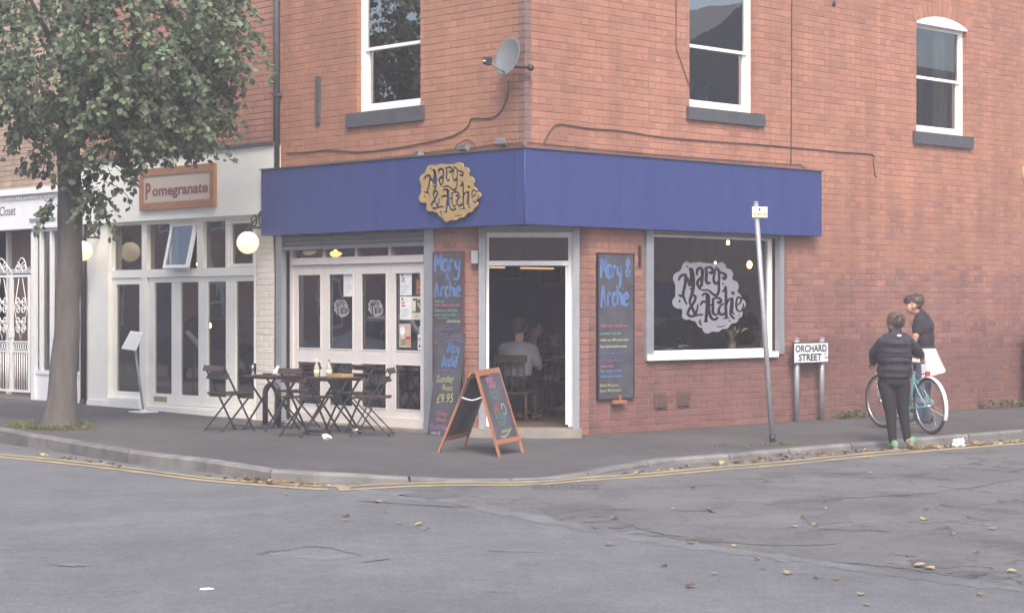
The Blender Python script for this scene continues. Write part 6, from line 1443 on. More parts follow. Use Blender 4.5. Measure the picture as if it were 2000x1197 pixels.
# crown: hanging sprays of small leaves placed in overlapping lobes (photo column, row, depth offset, half sizes in metres, sprays)
rl = random.Random(11); nl = np.random.RandomState(5)
lobes = [((120, 40), -.5, (2.0, 1.5, 1.15), 330), ((330, 60), -.4, (1.05, 1.3, .85), 190), ((388, 100), .2, (.48, .9, .75), 58), ((330, 215), -.3, (.62, .8, .42), 95), ((70, 130), -.6, (1.15, 1.1, .70), 130), ((240, 190), -.7, (.75, .9, .60), 110),
         ((20, 195), -.2, (.45, .7, .30), 30), ((95, 255), -.1, (.22, .35, .35), 16), ((200, 290), -.4, (.28, .5, .36), 32), ((200, 370), -.25, (.13, .3, .26), 11), ((108, 370), -.3, (.10, .2, .36), 9), ((180, 380), -.2, (.14, .2, .28), 8), ((300, 255), -.3, (.34, .4, .20), 24), ((415, 40), -.2, (.32, .6, .6), 24), ((395, 235), -.2, (.28, .5, .26), 20),
         ((130, -120), 0, (2.3, 2.0, 1.0), 170), ((-150, 20), 0, (1.3, 1.8, 1.3), 110)]
LV = []; LF = []; TW = MB()
leaf2d = [(0, 0), (.36, .28), (.42, .62), (0, 1.05), (-.42, .62), (-.36, .28)]
def add_leaf(p, d, nrm, s):
    d = d.normalized(); side = d.cross(nrm)
    if side.length < 1e-4: return
    side.normalize(); up = side.cross(d); n = len(LV); cup = rl.uniform(-.25, .05)
    for a, b in leaf2d: q = p+side*(a*s)+d*(b*s)+up*(abs(a)*s*cup*-1-b*b*s*.15); LV.append((q.x, q.y, q.z))
    LF.extend([(n, n+1, n+2, n+3), (n, n+3, n+4, n+5)])
for (a, b), dd, (ax, ay, az), ns in lobes:
    c = tp_(a, b, dd)
    for k in range(ns):
        while True:
            u = Vector((rl.uniform(-1, 1), rl.uniform(-1, 1), rl.uniform(-1, 1)))
            if u.length < 1 and rl.random() < .25+u.length: break
        p = c+Vector((u.x*ax, u.y*ay, u.z*az)); out = Vector((u.x, u.y*.7, u.z*.4)); out = out.normalized() if out.length > .01 else Vector((1,0,0))
        ln = rl.uniform(.22, .48); seg = 5; dvec = (out*.8+Vector((rl.uniform(-.4,.4), rl.uniform(-.4,.4), -.15))).normalized(); pts = [p]
        for s in range(seg): dvec = (dvec+Vector((0, 0, -.30))).normalized(); pts.append(pts[-1]+dvec*ln/seg)
        if min(q.z+tb_.z for q in pts) < 2.35: continue
        TW.tube([tuple(q) for q in pts], [.006, .005, .005, .004, .003, .002], 4, cap=False)
        for s in range(rl.randint(13, 20)):
            t = rl.uniform(.1, 1)*seg; i = min(seg-1, int(t)); q = pts[i].lerp(pts[i+1], t-i)+Vector((rl.uniform(-.05, .05), rl.uniform(-.05, .05), rl.uniform(-.04, .03)))
            dl = Vector((rl.uniform(-1, 1), rl.uniform(-1, 1)-.2, rl.uniform(-1.3, .15))); nm = Vector((rl.uniform(-.7, .7)+out.x*.4, rl.uniform(-.8, .5)-.25, rl.uniform(.2, 1.2)))
            add_leaf(q, dl, nm, rl.uniform(.055, .095))
me = bpy.data.meshes.new('leaves'); me.from_pydata(LV, [], LF); me.update(); me.materials.append(B_['leaf']); me.polygons.foreach_set('use_smooth', [False]*len(me.polygons))
crown = bpy.data.objects.new('crown', me); col.objects.link(crown); crown.parent = tree; WM[crown] = TRM; crown['kind'] = 'stuff'
o = obj('twigs', TW, B_['bark'], tree); o['kind'] = 'stuff'
# ---------------------------------------------------------------- grass round the trunk, weeds, leaf litter
B_['grass'] = leafmat('grass_blade', (.15,.17,.055), .35); B_['weed'] = leafmat('weed_leaf', (.10,.14,.05), .35)
B_['dry'] = leafmat('dry_leaf', (.27,.165,.085), .5); B_['dryyellow'] = leafmat('yellow_leaf', (.46,.37,.17), .35); B_['soil'] = pmat('soil', (.10,.075,.055), .95, .3, 20, .8, 50)
rg = random.Random(21)
sm_ = MB(); n = 24; pts = [tb_+Vector(((.46+.06*rg.random())*math.cos(2*PI*i/n), (.50+.06*rg.random())*math.sin(2*PI*i/n), 0)) for i in range(n)]
sm_.add([(p.x, p.y, pz(p.x, p.y)+.006) for p in pts]+[(tb_.x, tb_.y, pz(tb_.x, tb_.y)+.05)], [(i, (i+1) % n, n) for i in range(n)]); struct(obj('tree_pit_soil', sm_, B_['soil']))
def tufts(name, centers, cnt, h, mat, label, cat, spread):
    mb = MB()
    for c in centers:
        for i in range(cnt):
            a = rg.uniform(0, 2*PI); r_ = math.sqrt(rg.random()); p = Vector((c[0]+spread[0]*r_*math.cos(a), c[1]+spread[1]*r_*math.sin(a), 0)); p.z = pz(p.x, p.y)
            hh = h*rg.uniform(.4, 1.2); d = Vector((rg.uniform(-.6, .6), rg.uniform(-.6, .6), 1)).normalized(); s = Vector((math.cos(a), math.sin(a), 0))*rg.uniform(.004, .008)
            mb.add([tuple(p-s), tuple(p+s), tuple(p+d*hh*.6+s*.7), tuple(p+d*hh+Vector((d.x, d.y, -.3))*hh*.2)], [(0,1,2,3)])
    o = obj(name, mb, mat); o['kind'] = 'stuff'; o['label'] = label; o['category'] = cat; return o
tufts('grass', [(tb_.x-.12+.40*math.cos(a), tb_.y-.06+.42*math.sin(a)) for a in np.linspace(0, 2*PI, 15)], 80, .075, B_['grass'], 'tufts of yellowish grass round the foot of the street tree', 'grass', (.14, .13))
def broad(name, centers, cnt, s, mat, label, spread, h=.12):
    mb = MB()
    for c in centers:
        for i in range(cnt):
            p = Vector((c.x+rg.uniform(-1, 1)*spread*abs(uR.x)+rg.uniform(-.06,.06), c.y+rg.uniform(-1, 1)*spread*abs(uR.y), 0)); 
            p.z = pz(p.x, p.y)+rg.uniform(.0, h); d = Vector((rg.uniform(-1, 1), rg.uniform(-1, 1), rg.uniform(-.1, .8))).normalized(); nn = Vector((rg.uniform(-.5,.5), rg.uniform(-.5,.5), 1)); sd = d.cross(nn).normalized(); z = s*rg.uniform(.5, 1.2)
            mb.add([tuple(p), tuple(p+d*z*.5+sd*z*.25), tuple(p+d*z), tuple(p+d*z*.5-sd*z*.25)], [(0,1,2,3)])
    o = obj(name, mb, mat); o['kind'] = 'stuff'; o['label'] = label; o['category'] = 'weeds'; return o
def wall_foot(px): x = rx(px); p = RM @ Vector((x, -.09, 0)); return p
broad('weeds', [wall_foot(p) for p in (1640, 1655, 1668)], 60, .07, B_['grass'], 'patch of yellow green weeds at the foot of the side wall by the name plate', .25, .09)
broad('weeds', [wall_foot(p) for p in (1925, 1942, 1962, 1985)], 45, .08, B_['weed'], 'straggling weeds at the foot of the side wall near the right edge', .25, .10)
tufts('grass', [gp(1510, 868).xy[:], gp(1522, 868).xy[:], gp(1430, 884).xy[:]], 60, .04, B_['grass'], 'thin grass in the pavement at the foot of the leaning pole', 'grass', (.22, .12))
def leaf_mesh(seed, s):
    r = random.Random(seed); mb = MB(); v = []
    for a, b in ((0,0),(.3,.25),(.5,.2),(.38,.55),(.12,.95),(-.1,.9),(-.42,.6),(-.5,.25),(-.25,.22)): v.append((a*s, (b-.45)*s, abs(a)*s*.35+r.uniform(0, .12)*s))
    mb.add(v, [(0,1,2,3),(0,3,4,5),(0,5,6,7),(0,7,8)]); return mb
def litter(name, fn, cnt, label):
    mb = MB()
    for i in range(cnt):
        p = fn(); t = leaf_mesh(i, rg.uniform(.03, .075)); M = Matrix.Translation(p) @ Matrix.Rotation(rg.uniform(0, 6.28), 4, 'Z') @ Matrix.Rotation(rg.uniform(-.7, .7), 4, 'X'); mb.add(t.v, t.f, rg.choice([0,0,0,1]), False, M)
    o = obj(name, mb, [B_['dry'], B_['dryyellow']]); o['kind'] = 'stuff'; o['label'] = label; o['category'] = 'fallen leaves'; return o
def along(pts, spread_y):
    def f():
        i = rg.randrange(len(pts)-1); t = rg.random(); a = pts[i][0]+(pts[i+1][0]-pts[i][0])*t; b = pts[i][1]+(pts[i+1][1]-pts[i][1])*t; return gnd(a, b+rg.uniform(0, spread_y), ZR+.006)
    return f
litter('leaf_litter', along([(60,884),(150,894),(240,908)], 5), 26, 'brown leaves caught in the gutter below the street tree'); litter('leaf_litter', along([(395,924),(540,940),(640,944)], 6), 60, 'brown leaves in the gutter along the lowered kerb')
litter('leaf_litter', along([(1210,925),(1330,910),(1500,896),(1740,875)], 5), 70, 'scattered leaves in the side street gutter'); litter('leaf_litter', along([(1760,872),(1880,866),(2010,856)], 7), 150, 'drift of brown leaves in the gutter right of the woman'); litter('leaf_litter', along([(1480,892),(1600,884),(1740,874)], 4), 40, 'few leaves in the gutter left of the woman')
spots = [(755,1000),(675,1008),(780,1021),(818,1024),(831,1033),(676,1016),(560,965),(392,966),(560,952),(738,980),(1200,1013),(1191,1063),(1316,993),(1354,953),(1384,993),(1554,1028),(1594,1025,1),(1608,980),(1611,992),(1806,1014,1),(1810,994),(1860,1043),(1908,1079),(1797,1105,1),(1816,1110),(1858,1117),(1938,1033,1),(1976,1116),(1740,1098),(1490,1110),(1398,1120),(1594,1127),(1634,1130),(1520,1095),(1297,1105),(1349,1145),(1683,1160),(1914,1161),(1692,1180),(1540,1119),(1478,1092),(1160,1030),(1435,1066),(1770,1085),(1213,976),(1700,924),(1850,935),(1350,1060),(1480,910)]
lm = [[mesh_of(leaf_mesh(k, .066), 'fallen_leaf', m) for k in range(3)] for m in (B_['dry'], B_['dryyellow'])]
for i, sp in enumerate(spots):
    yel = len(sp) > 2 or i % 3 == 0
    o = bpy.data.objects.new('fallen_leaf', lm[1 if yel else 0][i % 3]); col.objects.link(o); o.matrix_world = Matrix.Translation(gnd(sp[0], sp[1], ZR+.008)) @ Matrix.Rotation(rg.uniform(0, 6.28), 4, 'Z') @ Matrix.Rotation(rg.uniform(-.2, .2), 4, 'X') @ Matrix.Scale(rg.uniform(.6, 1.15)*(1.3 if len(sp) > 2 else 1), 4)
    tag(o, 'yellow autumn leaf lying loose on the road surface' if yel else 'brown autumn leaf lying loose on the road surface', 'leaf', 'single yellow leaves on the road' if yel else 'single brown leaves on the road')
# ---------------------------------------------------------------- inside the cafe (seen through glass and doorway)
def potted(M, label, pot, leaves, h, seed, wide=.06):
    t = thing('potted_plant', label, 'plant', M); mb = MB(); mb.lathe([(.0005,0),(.055,0),(.07,.12),(.064,.12),(.05,.01),(.0005,.01)], 16); obj('pot', mb, pot, t); r = random.Random(seed)
    for k in range(leaves):
        a = r.uniform(0, 2*PI); tl = r.uniform(.15, .9); d = Vector((math.cos(a)*tl, math.sin(a)*tl, 1)).normalized(); s = d.cross(Vector((0,0,1))); s = s.normalized() if s.length > .01 else Vector((1,0,0)); L_ = h*r.uniform(.7, 1.1); mb = MB(); v = []
        for i in range(5): u = i/4; w_ = wide*math.sin(PI*min(.97, .12+u*.88))*.5; c = Vector((0,0,.11))+d*L_*u+Vector((math.cos(a), math.sin(a), -.6))*L_*.25*u*u; v += [tuple(c-s*w_), tuple(c+s*w_)]
        mb.add(v, [(2*i, 2*i+1, 2*i+3, 2*i+2) for i in range(4)], 0, True); obj('leaf', mb, B_['plantleaf'], t)
B_['plantleaf'] = leafmat('houseplant_leaf', (.42,.52,.20), .3)
zsl = rz(1390, 690, yR)+.052
mb = MB(); mb.box(fx0, fx1, yR+.072, yR+.42, zsl-.06, zsl-.02); obj('window_board', mb, MAT['white'], cafe, RM)
zsl -= .02
wi = lambda px, y=.235: RM @ Matrix.Translation((rx(px, y), y, zsl))
potted(wi(1428), 'bushy green plant in a white pot on the shop window board', MAT['white'], 34, .27, 2, .066)
B_['greenpot'] = pmat('green_tin', (.14,.20,.09), .5, .15, 10)
potted(wi(1331), 'small plant in a square green tin on the shop window board', B_['greenpot'], 10, .12, 3, .03)
t = thing('planter_box', 'low grey planter in the left corner of the shop window', 'planter', wi(1287)); mb = MB(); mb.prism([(-.05,0),(.05,0),(.06,.07),(-.06,.07)], -.05, .05); obj('box', mb, MAT['concrete'], t)
t = thing('table_lamp', 'small table lamp with olive shade standing in the shop window', 'lamp', wi(1476)); B_['shade'] = pmat('olive_shade', (.22,.19,.09), .8, .1, 10)
mb = MB(); mb.lathe([(.0005,0),(.05,0),(.055,.03),(.03,.08),(.012,.10),(.012,.17)], 14); obj('base', mb, B_['iron'], t); mb = MB(); mb.lathe([(.085,.18),(.055,.30)], 16); obj('shade', mb, B_['shade'], t); mb = MB(); mb.lathe([(.088,.175),(.088,.195)], 16); mb.lathe([(.056,.30),(.056,.31)], 16); obj('shade_trim', mb, B_['tan_wood'], t)
B_['bulb'] = pmat('warm_bulb', (.9,.6,.3), .4, .02, 5, emit=(1.0,.55,.18), es=14); B_['glow'] = pmat('amber_lamp_glass', (.7,.45,.12), .4, .1, 10, emit=(1.0,.55,.14), es=1.1)
def pendant(M, onf, px, py, y, r, label, shape='bulb', mat='bulb', zc=2.735):
    x, z = onf(px, py, y); t = thing('pendant_lamp', label, 'pendant lamp', M @ Matrix.Translation((x, y, z))); mb = MB()
    if shape == 'bulb': mb.ell((0,0,0), (r, r, r*1.5), 12, 8)
    else: mb.lathe([(.0005,-r*.55),(r*.5,-r*.45),(r*.9,-r*.1),(r,.0),(r*.35,r*.35),(.02,r*.4)], 18)
    obj('bulb' if shape == 'bulb' else 'shade', mb, B_[mat], t); mb = MB(); mb.tube([(0,0,r*.4 if shape != 'bulb' else r*1.4),(0,0,max(.2, zc-z))], .008, 6); obj('cord', mb, B_['black'], t)
    if shape != 'bulb': mb = MB(); mb.ell((0,0,.02), r*.28, 10, 6); obj('bulb', mb, B_['bulb'], t)
fR_ = lambda a, b, y: onplane(RM, a, b, y); fL_ = lambda a, b, y: onplane(LM, a, b, y)
pendant(RM, fR_, 1464, 517, 1.3, .035, 'bright oval hanging bulb at the right of the shop window'); pendant(RM, fR_, 1422, 474, 1.5, .022, 'small hanging bulb near the top of the shop window'); pendant(RM, fR_, 1397, 514, 2.4, .016, 'tiny orange bulb behind the frosted logo')
pendant(LM, fL_, 655, 495, .7, .095, 'glowing amber dish lamp behind the folding door transom', 'dish', 'glow')
B_['stripglow'] = pmat('peach_tube', (.7,.5,.35), .4, .05, 10, emit=(1.0,.62,.34), es=.38)
# framed pictures and long lamps on the navy wall, seen through the doorway
yb = PD-.055
for a0, a1, b0, b1, lab in ((972, 1015, 500, 546, 'left framed picture on the navy wall inside the doorway'), (1051, 1095, 520, 557, 'right framed picture on the navy wall inside the doorway')):
    xa, xb = rx(a0, yb), rx(a1, yb); za, zb = rz((a0+a1)/2, b1, yb), rz((a0+a1)/2, b0, yb); t = thing('picture_frame', lab, 'picture', RM @ Matrix.Translation(((xa+xb)/2, yb, za))); w_ = (xb-xa)/2
    mb = MB(); mb.rect_frame(-w_, w_, 0, zb-za, .045, -.03, .0); obj('frame', mb, B_['frame_wood'] if 'frame_wood' in B_ else B_.setdefault('frame_wood', pmat('dull_frame', (.16,.12,.10), .7, .1, 8)), t); mb = MB(); mb.box(-w_+.04, w_-.04, -.012, -.004, .04, zb-za-.04); obj('picture', mb, B_['chalk'], t)
for a0, a1, b, lab in ((1020, 1078, 524, 'longer strip lamp glowing inside the doorway'), (956, 983, 522, 'shorter strip lamp glowing inside the doorway')):
    yq = 3.4; xa, xb = rx(a0, yq), rx(a1, yq); z = rz((a0+a1)/2, b, yq); t = thing('strip_lamp', lab, 'lamp', RM @ Matrix.Translation(((xa+xb)/2, yq, z))); w_ = (xb-xa)/2
    mb = MB(); mb.box(-w_, w_, -.04, .04, -.012, .012); obj('tube', mb, B_['stripglow'], t); mb = MB(); mb.box(-w_-.02, w_+.02, -.06, .06, .013, .10); mb.tube([(-w_*.8,0,.1),(-w_*.8,0,2.74-z)], .006, 6); mb.tube([(w_*.8,0,.1),(w_*.8,0,2.74-z)], .006, 6); obj('housing', mb, B_['wood'], t)
# diners
ZF = .09
B_['greyshirt'] = pmat('grey_tshirt', (.27,.27,.31), .85, .1, 8); B_['dimcloth'] = pmat('dark_top', (.06,.05,.06), .85, .2, 8); B_['tealcloth'] = pmat('muted_green_top', (.10,.13,.12), .85, .2, 8)
def diner(px, pyh, Y, label, shirt, facing, hairm, head=.105, seat=.46):
    c = at(px, 690, Y); c.z = ZF; M = Matrix.Translation(c) @ Matrix.Rotation(facing, 4, 'Z'); t = thing('person', label, 'person', M)
    hz = at(px, pyh, Y).z-ZF-.12; sh = hz-.26; b = MB()      # local: +y is where they face
    ello(b, (0, .08, hz), (.078, .098, .115)); cap(b, (0, .05, hz-.08), (0, .02, sh+.02), .055, .06); cap(b, (0, .175, hz-.01), (0, .182, hz-.03), .010, .013, 8)
    for s in (-1, 1): ello(b, (s*.03, .162, hz+.015), (.012, .01, .008)); ello(b, (s*.078, .075, hz), (.012, .02, .03))
    ello(b, (0, .16, hz-.062), (.026, .012, .008)); chain(b, [(0, .0, sh-.17), (0, -.04, seat+.16)], [.10, .11]); 
    for s in (-1, 1):
        e, w_ = Vector((s*.24, .12, sh-.25)), Vector((s*.12, .36, sh-.22)); chain(b, [(s*.165, .0, sh-.06), e, w_], [.045, .042, .032]); hand(b, w_, Vector((-s*.3, .9, -.1)), Vector((0, .1, 1)), 1.0, .6)
        chain(b, [(s*.09, -.04, seat+.08), (s*.11, .38, seat+.09), (s*.11, .36, .09)], [.09, .07, .045]); cap(b, (s*.11, .34, .05), (s*.11, .50, .04), .045, .035)
    blob('body', b, B_['skin'], t, .011, 3, M=M)
    s_ = MB(); ello(s_, (0, -.01, sh-.12), (.22, .14, .20)); ello(s_, (0, -.03, seat+.22), (.20, .15, .22)); cap(s_, (-.13, 0, sh-.02), (.13, 0, sh-.02), .085, .085)
    for s in (-1, 1): cap(s_, (s*.18, 0, sh-.03), (s*.225, .08, sh-.19), .082, .07)
    blob('shirt', s_, shirt, t, .012, 3, M=M)
    l = MB(); ello(l, (0, -.03, seat+.07), (.19, .16, .11))
    for s in (-1, 1): chain(l, [(s*.09, -.04, seat+.08), (s*.11, .38, seat+.09), (s*.11, .36, .10)], [.105, .082, .06])
    blob('trousers', l, B_['leggings'], t, .013, 2, M=M)
    h = MB(); ello(h, (0, .055, hz+.03), (.09, .10, .10)); ello(h, (0, .0, hz-.01), (.08, .06, .085)); blob('hair', h, hairm, t, .011, 1, M=M)
    return M
def seat_chair(M, label, seat=.44):
    t = thing('cafe_chair', label, 'chair', M); mb = MB(); mb.box(-.2,.2,-.2,.2,seat-.02,seat+.01); obj('seat', mb, B_['wood'], t)
    for s in (-1, 1):
        for y in (-.18, .18): mb = MB(); mb.tube([(s*.18, y, 0), (s*.17, y*.95, seat-.02)], .018, 8); obj('leg', mb, B_['wood'], t)
    for k in range(5): mb = MB(); x = -.16+.08*k; mb.tube([(x, -.19, seat), (x*1.05, -.25, seat+.40)], .012, 6); obj('spindle', mb, B_['wood'], t)
    mb = MB(); mb.box(-.21, .21, -.28, -.24, seat+.38, seat+.47); obj('top_rail', mb, B_['wood'], t)
M = diner(1012, 618, 23.95, 'man in grey t-shirt seated with his back to the open doorway', B_['greyshirt'], -.35, B_['hair_dark'], seat=.44); seat_chair(M @ Matrix.Translation((0,-.02,0)), 'dark spindle-back chair under the man in grey inside the doorway', .36)
M = diner(1035, 626, 26.2, 'diner in dark top behind the man in grey, head turned right', B_['dimcloth'], -1.9, B_['hair_dark'], seat=.5); seat_chair(M, 'dark chair under the diner behind the man in grey', .48)
M = diner(1092, 646, 25.6, 'diner with brown hair at right of the table inside the doorway', B_['tealcloth'], 1.9, B_['hair_brown'], seat=.45); seat_chair(M, 'dark chair under the diner at the right of the doorway', .43)
tq = at(1075, 700, 25.3); tq.z = ZF; t = thing('dining_table', 'wooden table inside the doorway with plates and a candle holder', 'table', Matrix.Translation(tq)); mb = MB(); mb.box(-.40, .40, -.35, .35, .72, .75); obj('table_top', mb, B_['wood'], t)
for sx in (-1, 1):
    for sy in (-1, 1): mb = MB(); mb.box(sx*.36-.03, sx*.36+.03, sy*.30-.03, sy*.30+.03, 0, .72); obj('leg', mb, B_['wood'], t)
for i, (a, b, lab) in enumerate([(.14, -.12, 'white plate on the inside table, on the right'), (-.22, .02, 'white plate on the inside table, on the left')]):
    mb = MB(); mb.lathe([(.0005,0),(.07,0),(.12,.02),(.118,.024),(.07,.008),(.0005,.008)], 18); single('plate', mb, MAT['white'], Matrix.Translation(tq+Vector((a, b, .751))), lab, 'plate')
mb = MB(); mb.lathe([(.0005,0),(.04,0),(.012,.02),(.012,.22),(.05,.25),(.0005,.25)], 12); single('candle_holder', mb, B_['iron'], Matrix.Translation(tq+Vector((-.02, .05, .751))), 'tall dark candle holder on the inside table', 'candle holder')
# tables and chairs behind the folding doors
rn = random.Random(9)
for i, (xq, yq) in enumerate(((-2.2, 1.6), (-3.7, 1.5))):
    M = LM @ Matrix.Translation((xq, yq, ZF)); t = thing('cafe_table', ['dark dining table behind the right folding doors', 'dark dining table behind the left folding doors'][i], 'table', M); mb = MB(); mb.box(-.4,.4,-.35,.35,.71,.74); obj('table_top', mb, B_['wood'], t); mb = MB(); mb.tube([(0,0,0),(0,0,.71)], .04, 10); mb.box(-.25,.25,-.04,.04,.0,.04); mb.box(-.04,.04,-.25,.25,.0,.039); obj('pedestal', mb, B_['wood'], t)
    for k, (dy_, rot) in enumerate(((-.55, 0), (.6, PI))): seat_chair(M @ Matrix.Translation((.1*k, dy_, 0)) @ Matrix.Rotation(rot, 4, 'Z'), '%s wooden chair at the table behind the %s folding doors' % (('near', 'far')[k], ('right', 'left')[i]))
# amber lamps in the restaurant
pendant(LM, fL_, 409, 636, 1.6, .03, 'small amber lamp low behind the cream folding doors', 'bulb', 'bulb', fb+.1); pendant(LM, fL_, 386, 516, .6, .018, 'tiny amber bulb beside the tilted fanlight', 'bulb', 'bulb', fb+.1)
for i, xq in enumerate((-6.0, -7.4)):
    M = LM @ Matrix.Translation((xq, 1.7, .07)); t = thing('restaurant_table', ['set table behind the right cream folding doors', 'set table behind the left cream folding doors'][i], 'table', M); mb = MB(); mb.box(-.4,.4,-.35,.35,.71,.74); obj('table_top', mb, B_['tan_wood'], t); mb = MB(); mb.tube([(0,0,0),(0,0,.71)], .04, 10); mb.box(-.25,.25,-.04,.04,0,.04); obj('pedestal', mb, B_['wood'], t)
# ---------------------------------------------------------------- graffiti, wall light, litter bin at the right edge
B_['rust_spray'] = pmat('faded_red_paint', (.22,.075,.06), .9, .3, 12)
x0, z0 = onplane(RM, 1884, 653, -.004)
mb = MB()
for pts in ([(.28,.18),(.20,.30),(.06,.26),(.02,.12),(.12,.02),(.26,.10)], [(.62,.22),(.52,.26),(.46,.18),(.56,.12),(.58,.04),(.46,.02)], [(.0,.0),(-.08,-.02)], [(.33,.02),(.38,.0)]): mb.ribbon([(x0+p[0], -.0042, z0+p[1]) for p in smooth_pts(pts, 5)], .018)
tag(obj('graffiti', mb, B_['rust_spray'], None, RM), 'faded red scrawled letters sprayed on the side wall', 'graffiti')
bx, bz = onplane(RM, 2036, 800, -.35); Mb = RM @ Matrix.Translation((bx, -.30, 0)); t = thing('litter_bin', 'dark litter bin with an orange hood at the right edge of the photo', 'litter bin', Mb)
B_['orange'] = pmat('orange_plastic', (.55,.16,.05), .5, .08, 8)
mb = MB(); mb.lathe([(.0005,0),(.20,0),(.20,.95),(.18,.97)], 20); obj('bin_body', mb, B_['black'], t); mb = MB(); mb.lathe([(.205,.96),(.205,1.06),(.17,1.16),(.0005,1.20)], 20); obj('hood', mb, B_['orange'], t); mb = MB(); mb.box(-.10,.10,-.21,-.19,.80,.90); obj('slot', mb, B_['iron'], t)
lx_, lz_ = onplane(RM, 2021, 340, -.12); t = thing('bulkhead_light', 'round pale bulkhead light on the side wall at the right edge', 'wall light', RM @ Matrix.Translation((lx_, -.06, lz_)) @ Matrix.Rotation(PI/2, 4, 'X')); mb = MB(); mb.lathe([(.17,-.06),(.17,.0),(.15,.03)], 20); obj('base', mb, B_['yplate'], t); mb = MB(); mb.lathe([(.15,.0),(.13,.07),(.0005,.10)], 20); obj('diffuser', mb, MAT['white'], t)
# ---------------------------------------------------------------- the other sides of the two streets (seen only as reflections)
def terrace(M, n, wd, dpt, h, label, gable=False, roofh=2.6):
    t = thing('terraced_house', label, 'house', M); mb = MB(); mb.box(0, n*wd, 0, dpt, -.2, h); obj('wall', mb, B_['brick_pale'] if gable else B_['brick_rest'], t)
    mb = MB()
    if gable: mb.add([(-.2,-.25,h),(n*wd+.2,-.25,h),(n*wd/2,-.25,h+roofh),(-.2,dpt,h),(n*wd+.2,dpt,h),(n*wd/2,dpt,h+roofh)], [(0,1,2),(5,4,3),(0,2,5,3),(1,4,5,2),(0,3,4,1)])
    else: mb.add([(0,-.3,h),(n*wd,-.3,h),(n*wd,dpt/2,h+roofh),(0,dpt/2,h+roofh),(0,dpt+.3,h),(n*wd,dpt+.3,h)], [(0,1,2,3),(3,2,5,4),(0,3,4),(1,5,2),(0,4,5,1)])
    obj('roof', mb, B_['slate'], t)
    for i in range(n):
        for z0_, z1_ in ((.9, 2.3), (3.8, 5.3)):
            for xo in ((.28, .72) if z0_ > 3 else (.3,)):
                x = (i+xo)*wd; mb = MB(); mb.rect_frame(x-.55, x+.55, z0_, z1_, .09, -.05, .02); mb.box(x-.46, x+.46, -.03, .0, (z0_+z1_)/2-.03, (z0_+z1_)/2+.03); w_ = obj('window', mb, MAT['white'], t); pane('pane', w_, x-.46, x+.46, z0_+.09, z1_-.09, -.012, 'sill', M)
        mb = MB(); x = (i+.78)*wd; mb.box(x-.45, x+.45, -.04, .02, -.1, 2.1); obj('door', mb, B_['wood'] if i % 2 else MAT['blue'], t)
oR_ = C0+nR*13.5; oL_ = C0+nL_*18 if False else C0-uR*18.0
MRo = frame(oR_+uR*25.2, -uR, nR); terrace(MRo, 1, 9.2, 9, 6.2, 'gable ended brick house across the side street', True, 2.6)
MRo = frame(oR_+uR*36, -uR, nR); terrace(MRo, 2, 5.2, 8, 6.2, 'pair of brick houses further along the side street')
MLo = frame(oL_+uL*-2, uL, -uR); terrace(MLo, 8, 5.4, 8, 5.3, 'row of brick houses across the main street', False, 1.8)
MBo = frame(Vector((14, -11, 0)), Vector((-1, 0, 0)), Vector((0, -1, 0))); terrace(MBo, 5, 5.4, 8, 5.3, 'row of brick houses behind the camera facing the corner cafe', False, 1.8)
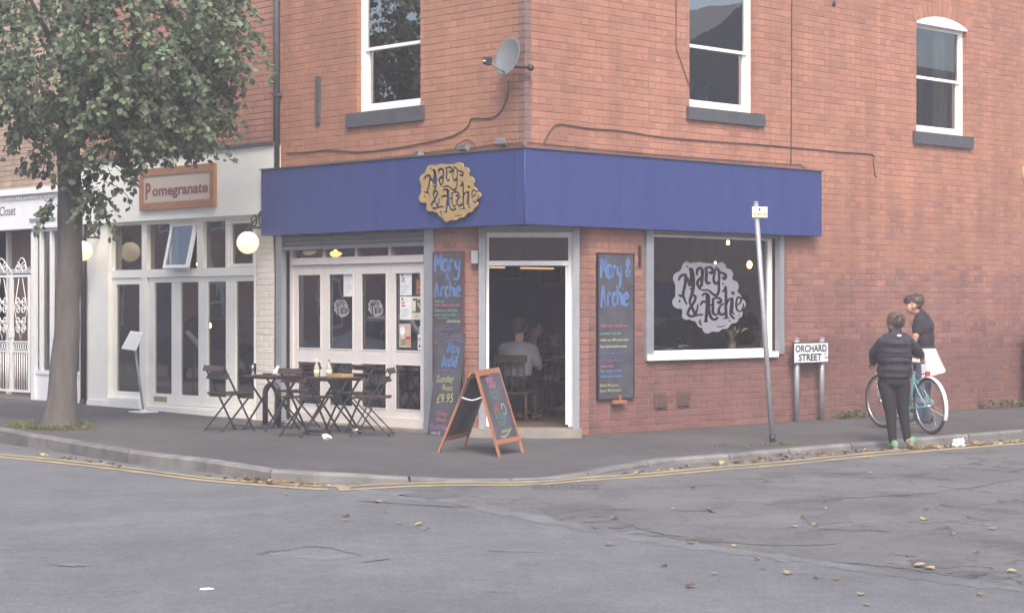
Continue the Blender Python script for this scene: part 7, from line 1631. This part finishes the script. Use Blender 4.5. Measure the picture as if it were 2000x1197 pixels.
def car(M, label, paint):
    t = thing('parked_car', label, 'car', M); L_, W_ = 4.1, .82
    prof = [(-2.05,.30),(-2.05,.62),(-1.98,.78),(-1.25,.90),(-.55,1.38),(.75,1.43),(1.55,1.05),(1.98,.92),(2.05,.60),(2.05,.30)]
    mb = MB(); v = []
    for k, (sc, y) in enumerate(((.90, -W_), (1, -W_*.93), (1, W_*.93), (.90, W_))):
        for x, z in prof: v.append((x*(.985 if k in (0, 3) else 1), y*(1 if z < 1.0 else .80), z if z < .35 else (.35+(z-.35)*(.97 if k in (0, 3) else 1))))
    n = len(prof); f = [(k*n+i, (k+1)*n+i, (k+1)*n+(i+1) % n, k*n+(i+1) % n) for k in range(3) for i in range(n)]; f += [tuple(reversed(range(n))), tuple(range(3*n, 4*n))]
    mb.add(v, f, 0, False); obj('body', mb, paint, t)
    for s in (-1, 1):
        mb = MB(); q = [(-1.05,.96),(-.50,1.30),(.08,1.34),(.08,.96)]; q2 = [(.16,.96),(.16,1.34),(.72,1.34),(1.25,1.02)]
        for qq in (q, q2): mb.add([(x, s*(W_+.006)*(1 if z < 1 else .82), z) for x, z in qq], [(0,1,2,3) if s < 0 else (3,2,1,0)])
        obj('side_window', mb, B_['iron'], t)
        for x in (-1.28, 1.28):
            mb = MB(); mb.tube([(x, s*(W_-.17), .31), (x, s*(W_+.01), .31)], .31, 20); w_ = obj('wheel', mb, B_['tyre'], t); mb = MB(); mb.tube([(x, s*(W_+.011), .31), (x, s*(W_+.02), .31)], .19, 16); obj('rim', mb, B_['chrome'], w_)
    for xa, za, xb, zb_ in ((-1.22,.93,-.58,1.36), (.80,1.41,1.50,1.07)):
        mb = MB(); o_ = -.012 if xa < 0 else .012; mb.add([(xa+o_, -.66, za+.012), (xa+o_, .66, za+.012), (xb+o_, .60, zb_+.012), (xb+o_, -.60, zb_+.012)], [(0,1,2,3)]); obj('windscreen', mb, B_['iron'], t)
    for s in (-1, 1): mb = MB(); mb.box(-2.06, -1.98, s*.62-.14, s*.62+.14, .66, .76); obj('headlight', mb, MAT['white'], t)
B_['carwhite'] = pmat('white_car_paint', (.70,.70,.72), .25, .03, 5); B_['carblue'] = pmat('dark_car_paint', (.06,.07,.10), .25, .05, 5)
for s_, p_, lab, pt_k in ((13.3, 9.6, 'white hatchback parked across the main street', 'carwhite'), (19, 9.6, 'dark hatchback parked across the main street', 'carblue')):
    c = C0+uL*s_-uR*p_; car(frame(Vector((c.x, c.y, ZR)), uL, -uR), lab, B_[pt_k])
c = C0+uR*12.5+nR*8.5; car(frame(Vector((c.x, c.y, ZR)), -uR, nR), 'dark hatchback parked across the side street', B_['carblue'])

# ---------------------------------------------------------------- thin volume added to imitate veiling lens glare and lift the blacks
hz_ = MB(); hz_.box(-61, 61, -41, 76, ZR-1, 12.5)
hm = bpy.data.materials.new('glare_haze'); hm.use_nodes = True; nt = hm.node_tree
for n_ in list(nt.nodes):
    if n_.type != 'OUTPUT_MATERIAL': nt.nodes.remove(n_)
vo_ = nt.nodes.new('ShaderNodeVolumePrincipled'); vo_.inputs['Color'].default_value = (.96, .91, .95, 1); vo_.inputs['Density'].default_value = .0040; vo_.inputs['Anisotropy'].default_value = 0.0
nt.links.new(vo_.outputs[0], [n_ for n_ in nt.nodes if n_.type == 'OUTPUT_MATERIAL'][0].inputs['Volume'])
ho = obj('glare_haze', hz_, hm); ho['kind'] = 'stuff'
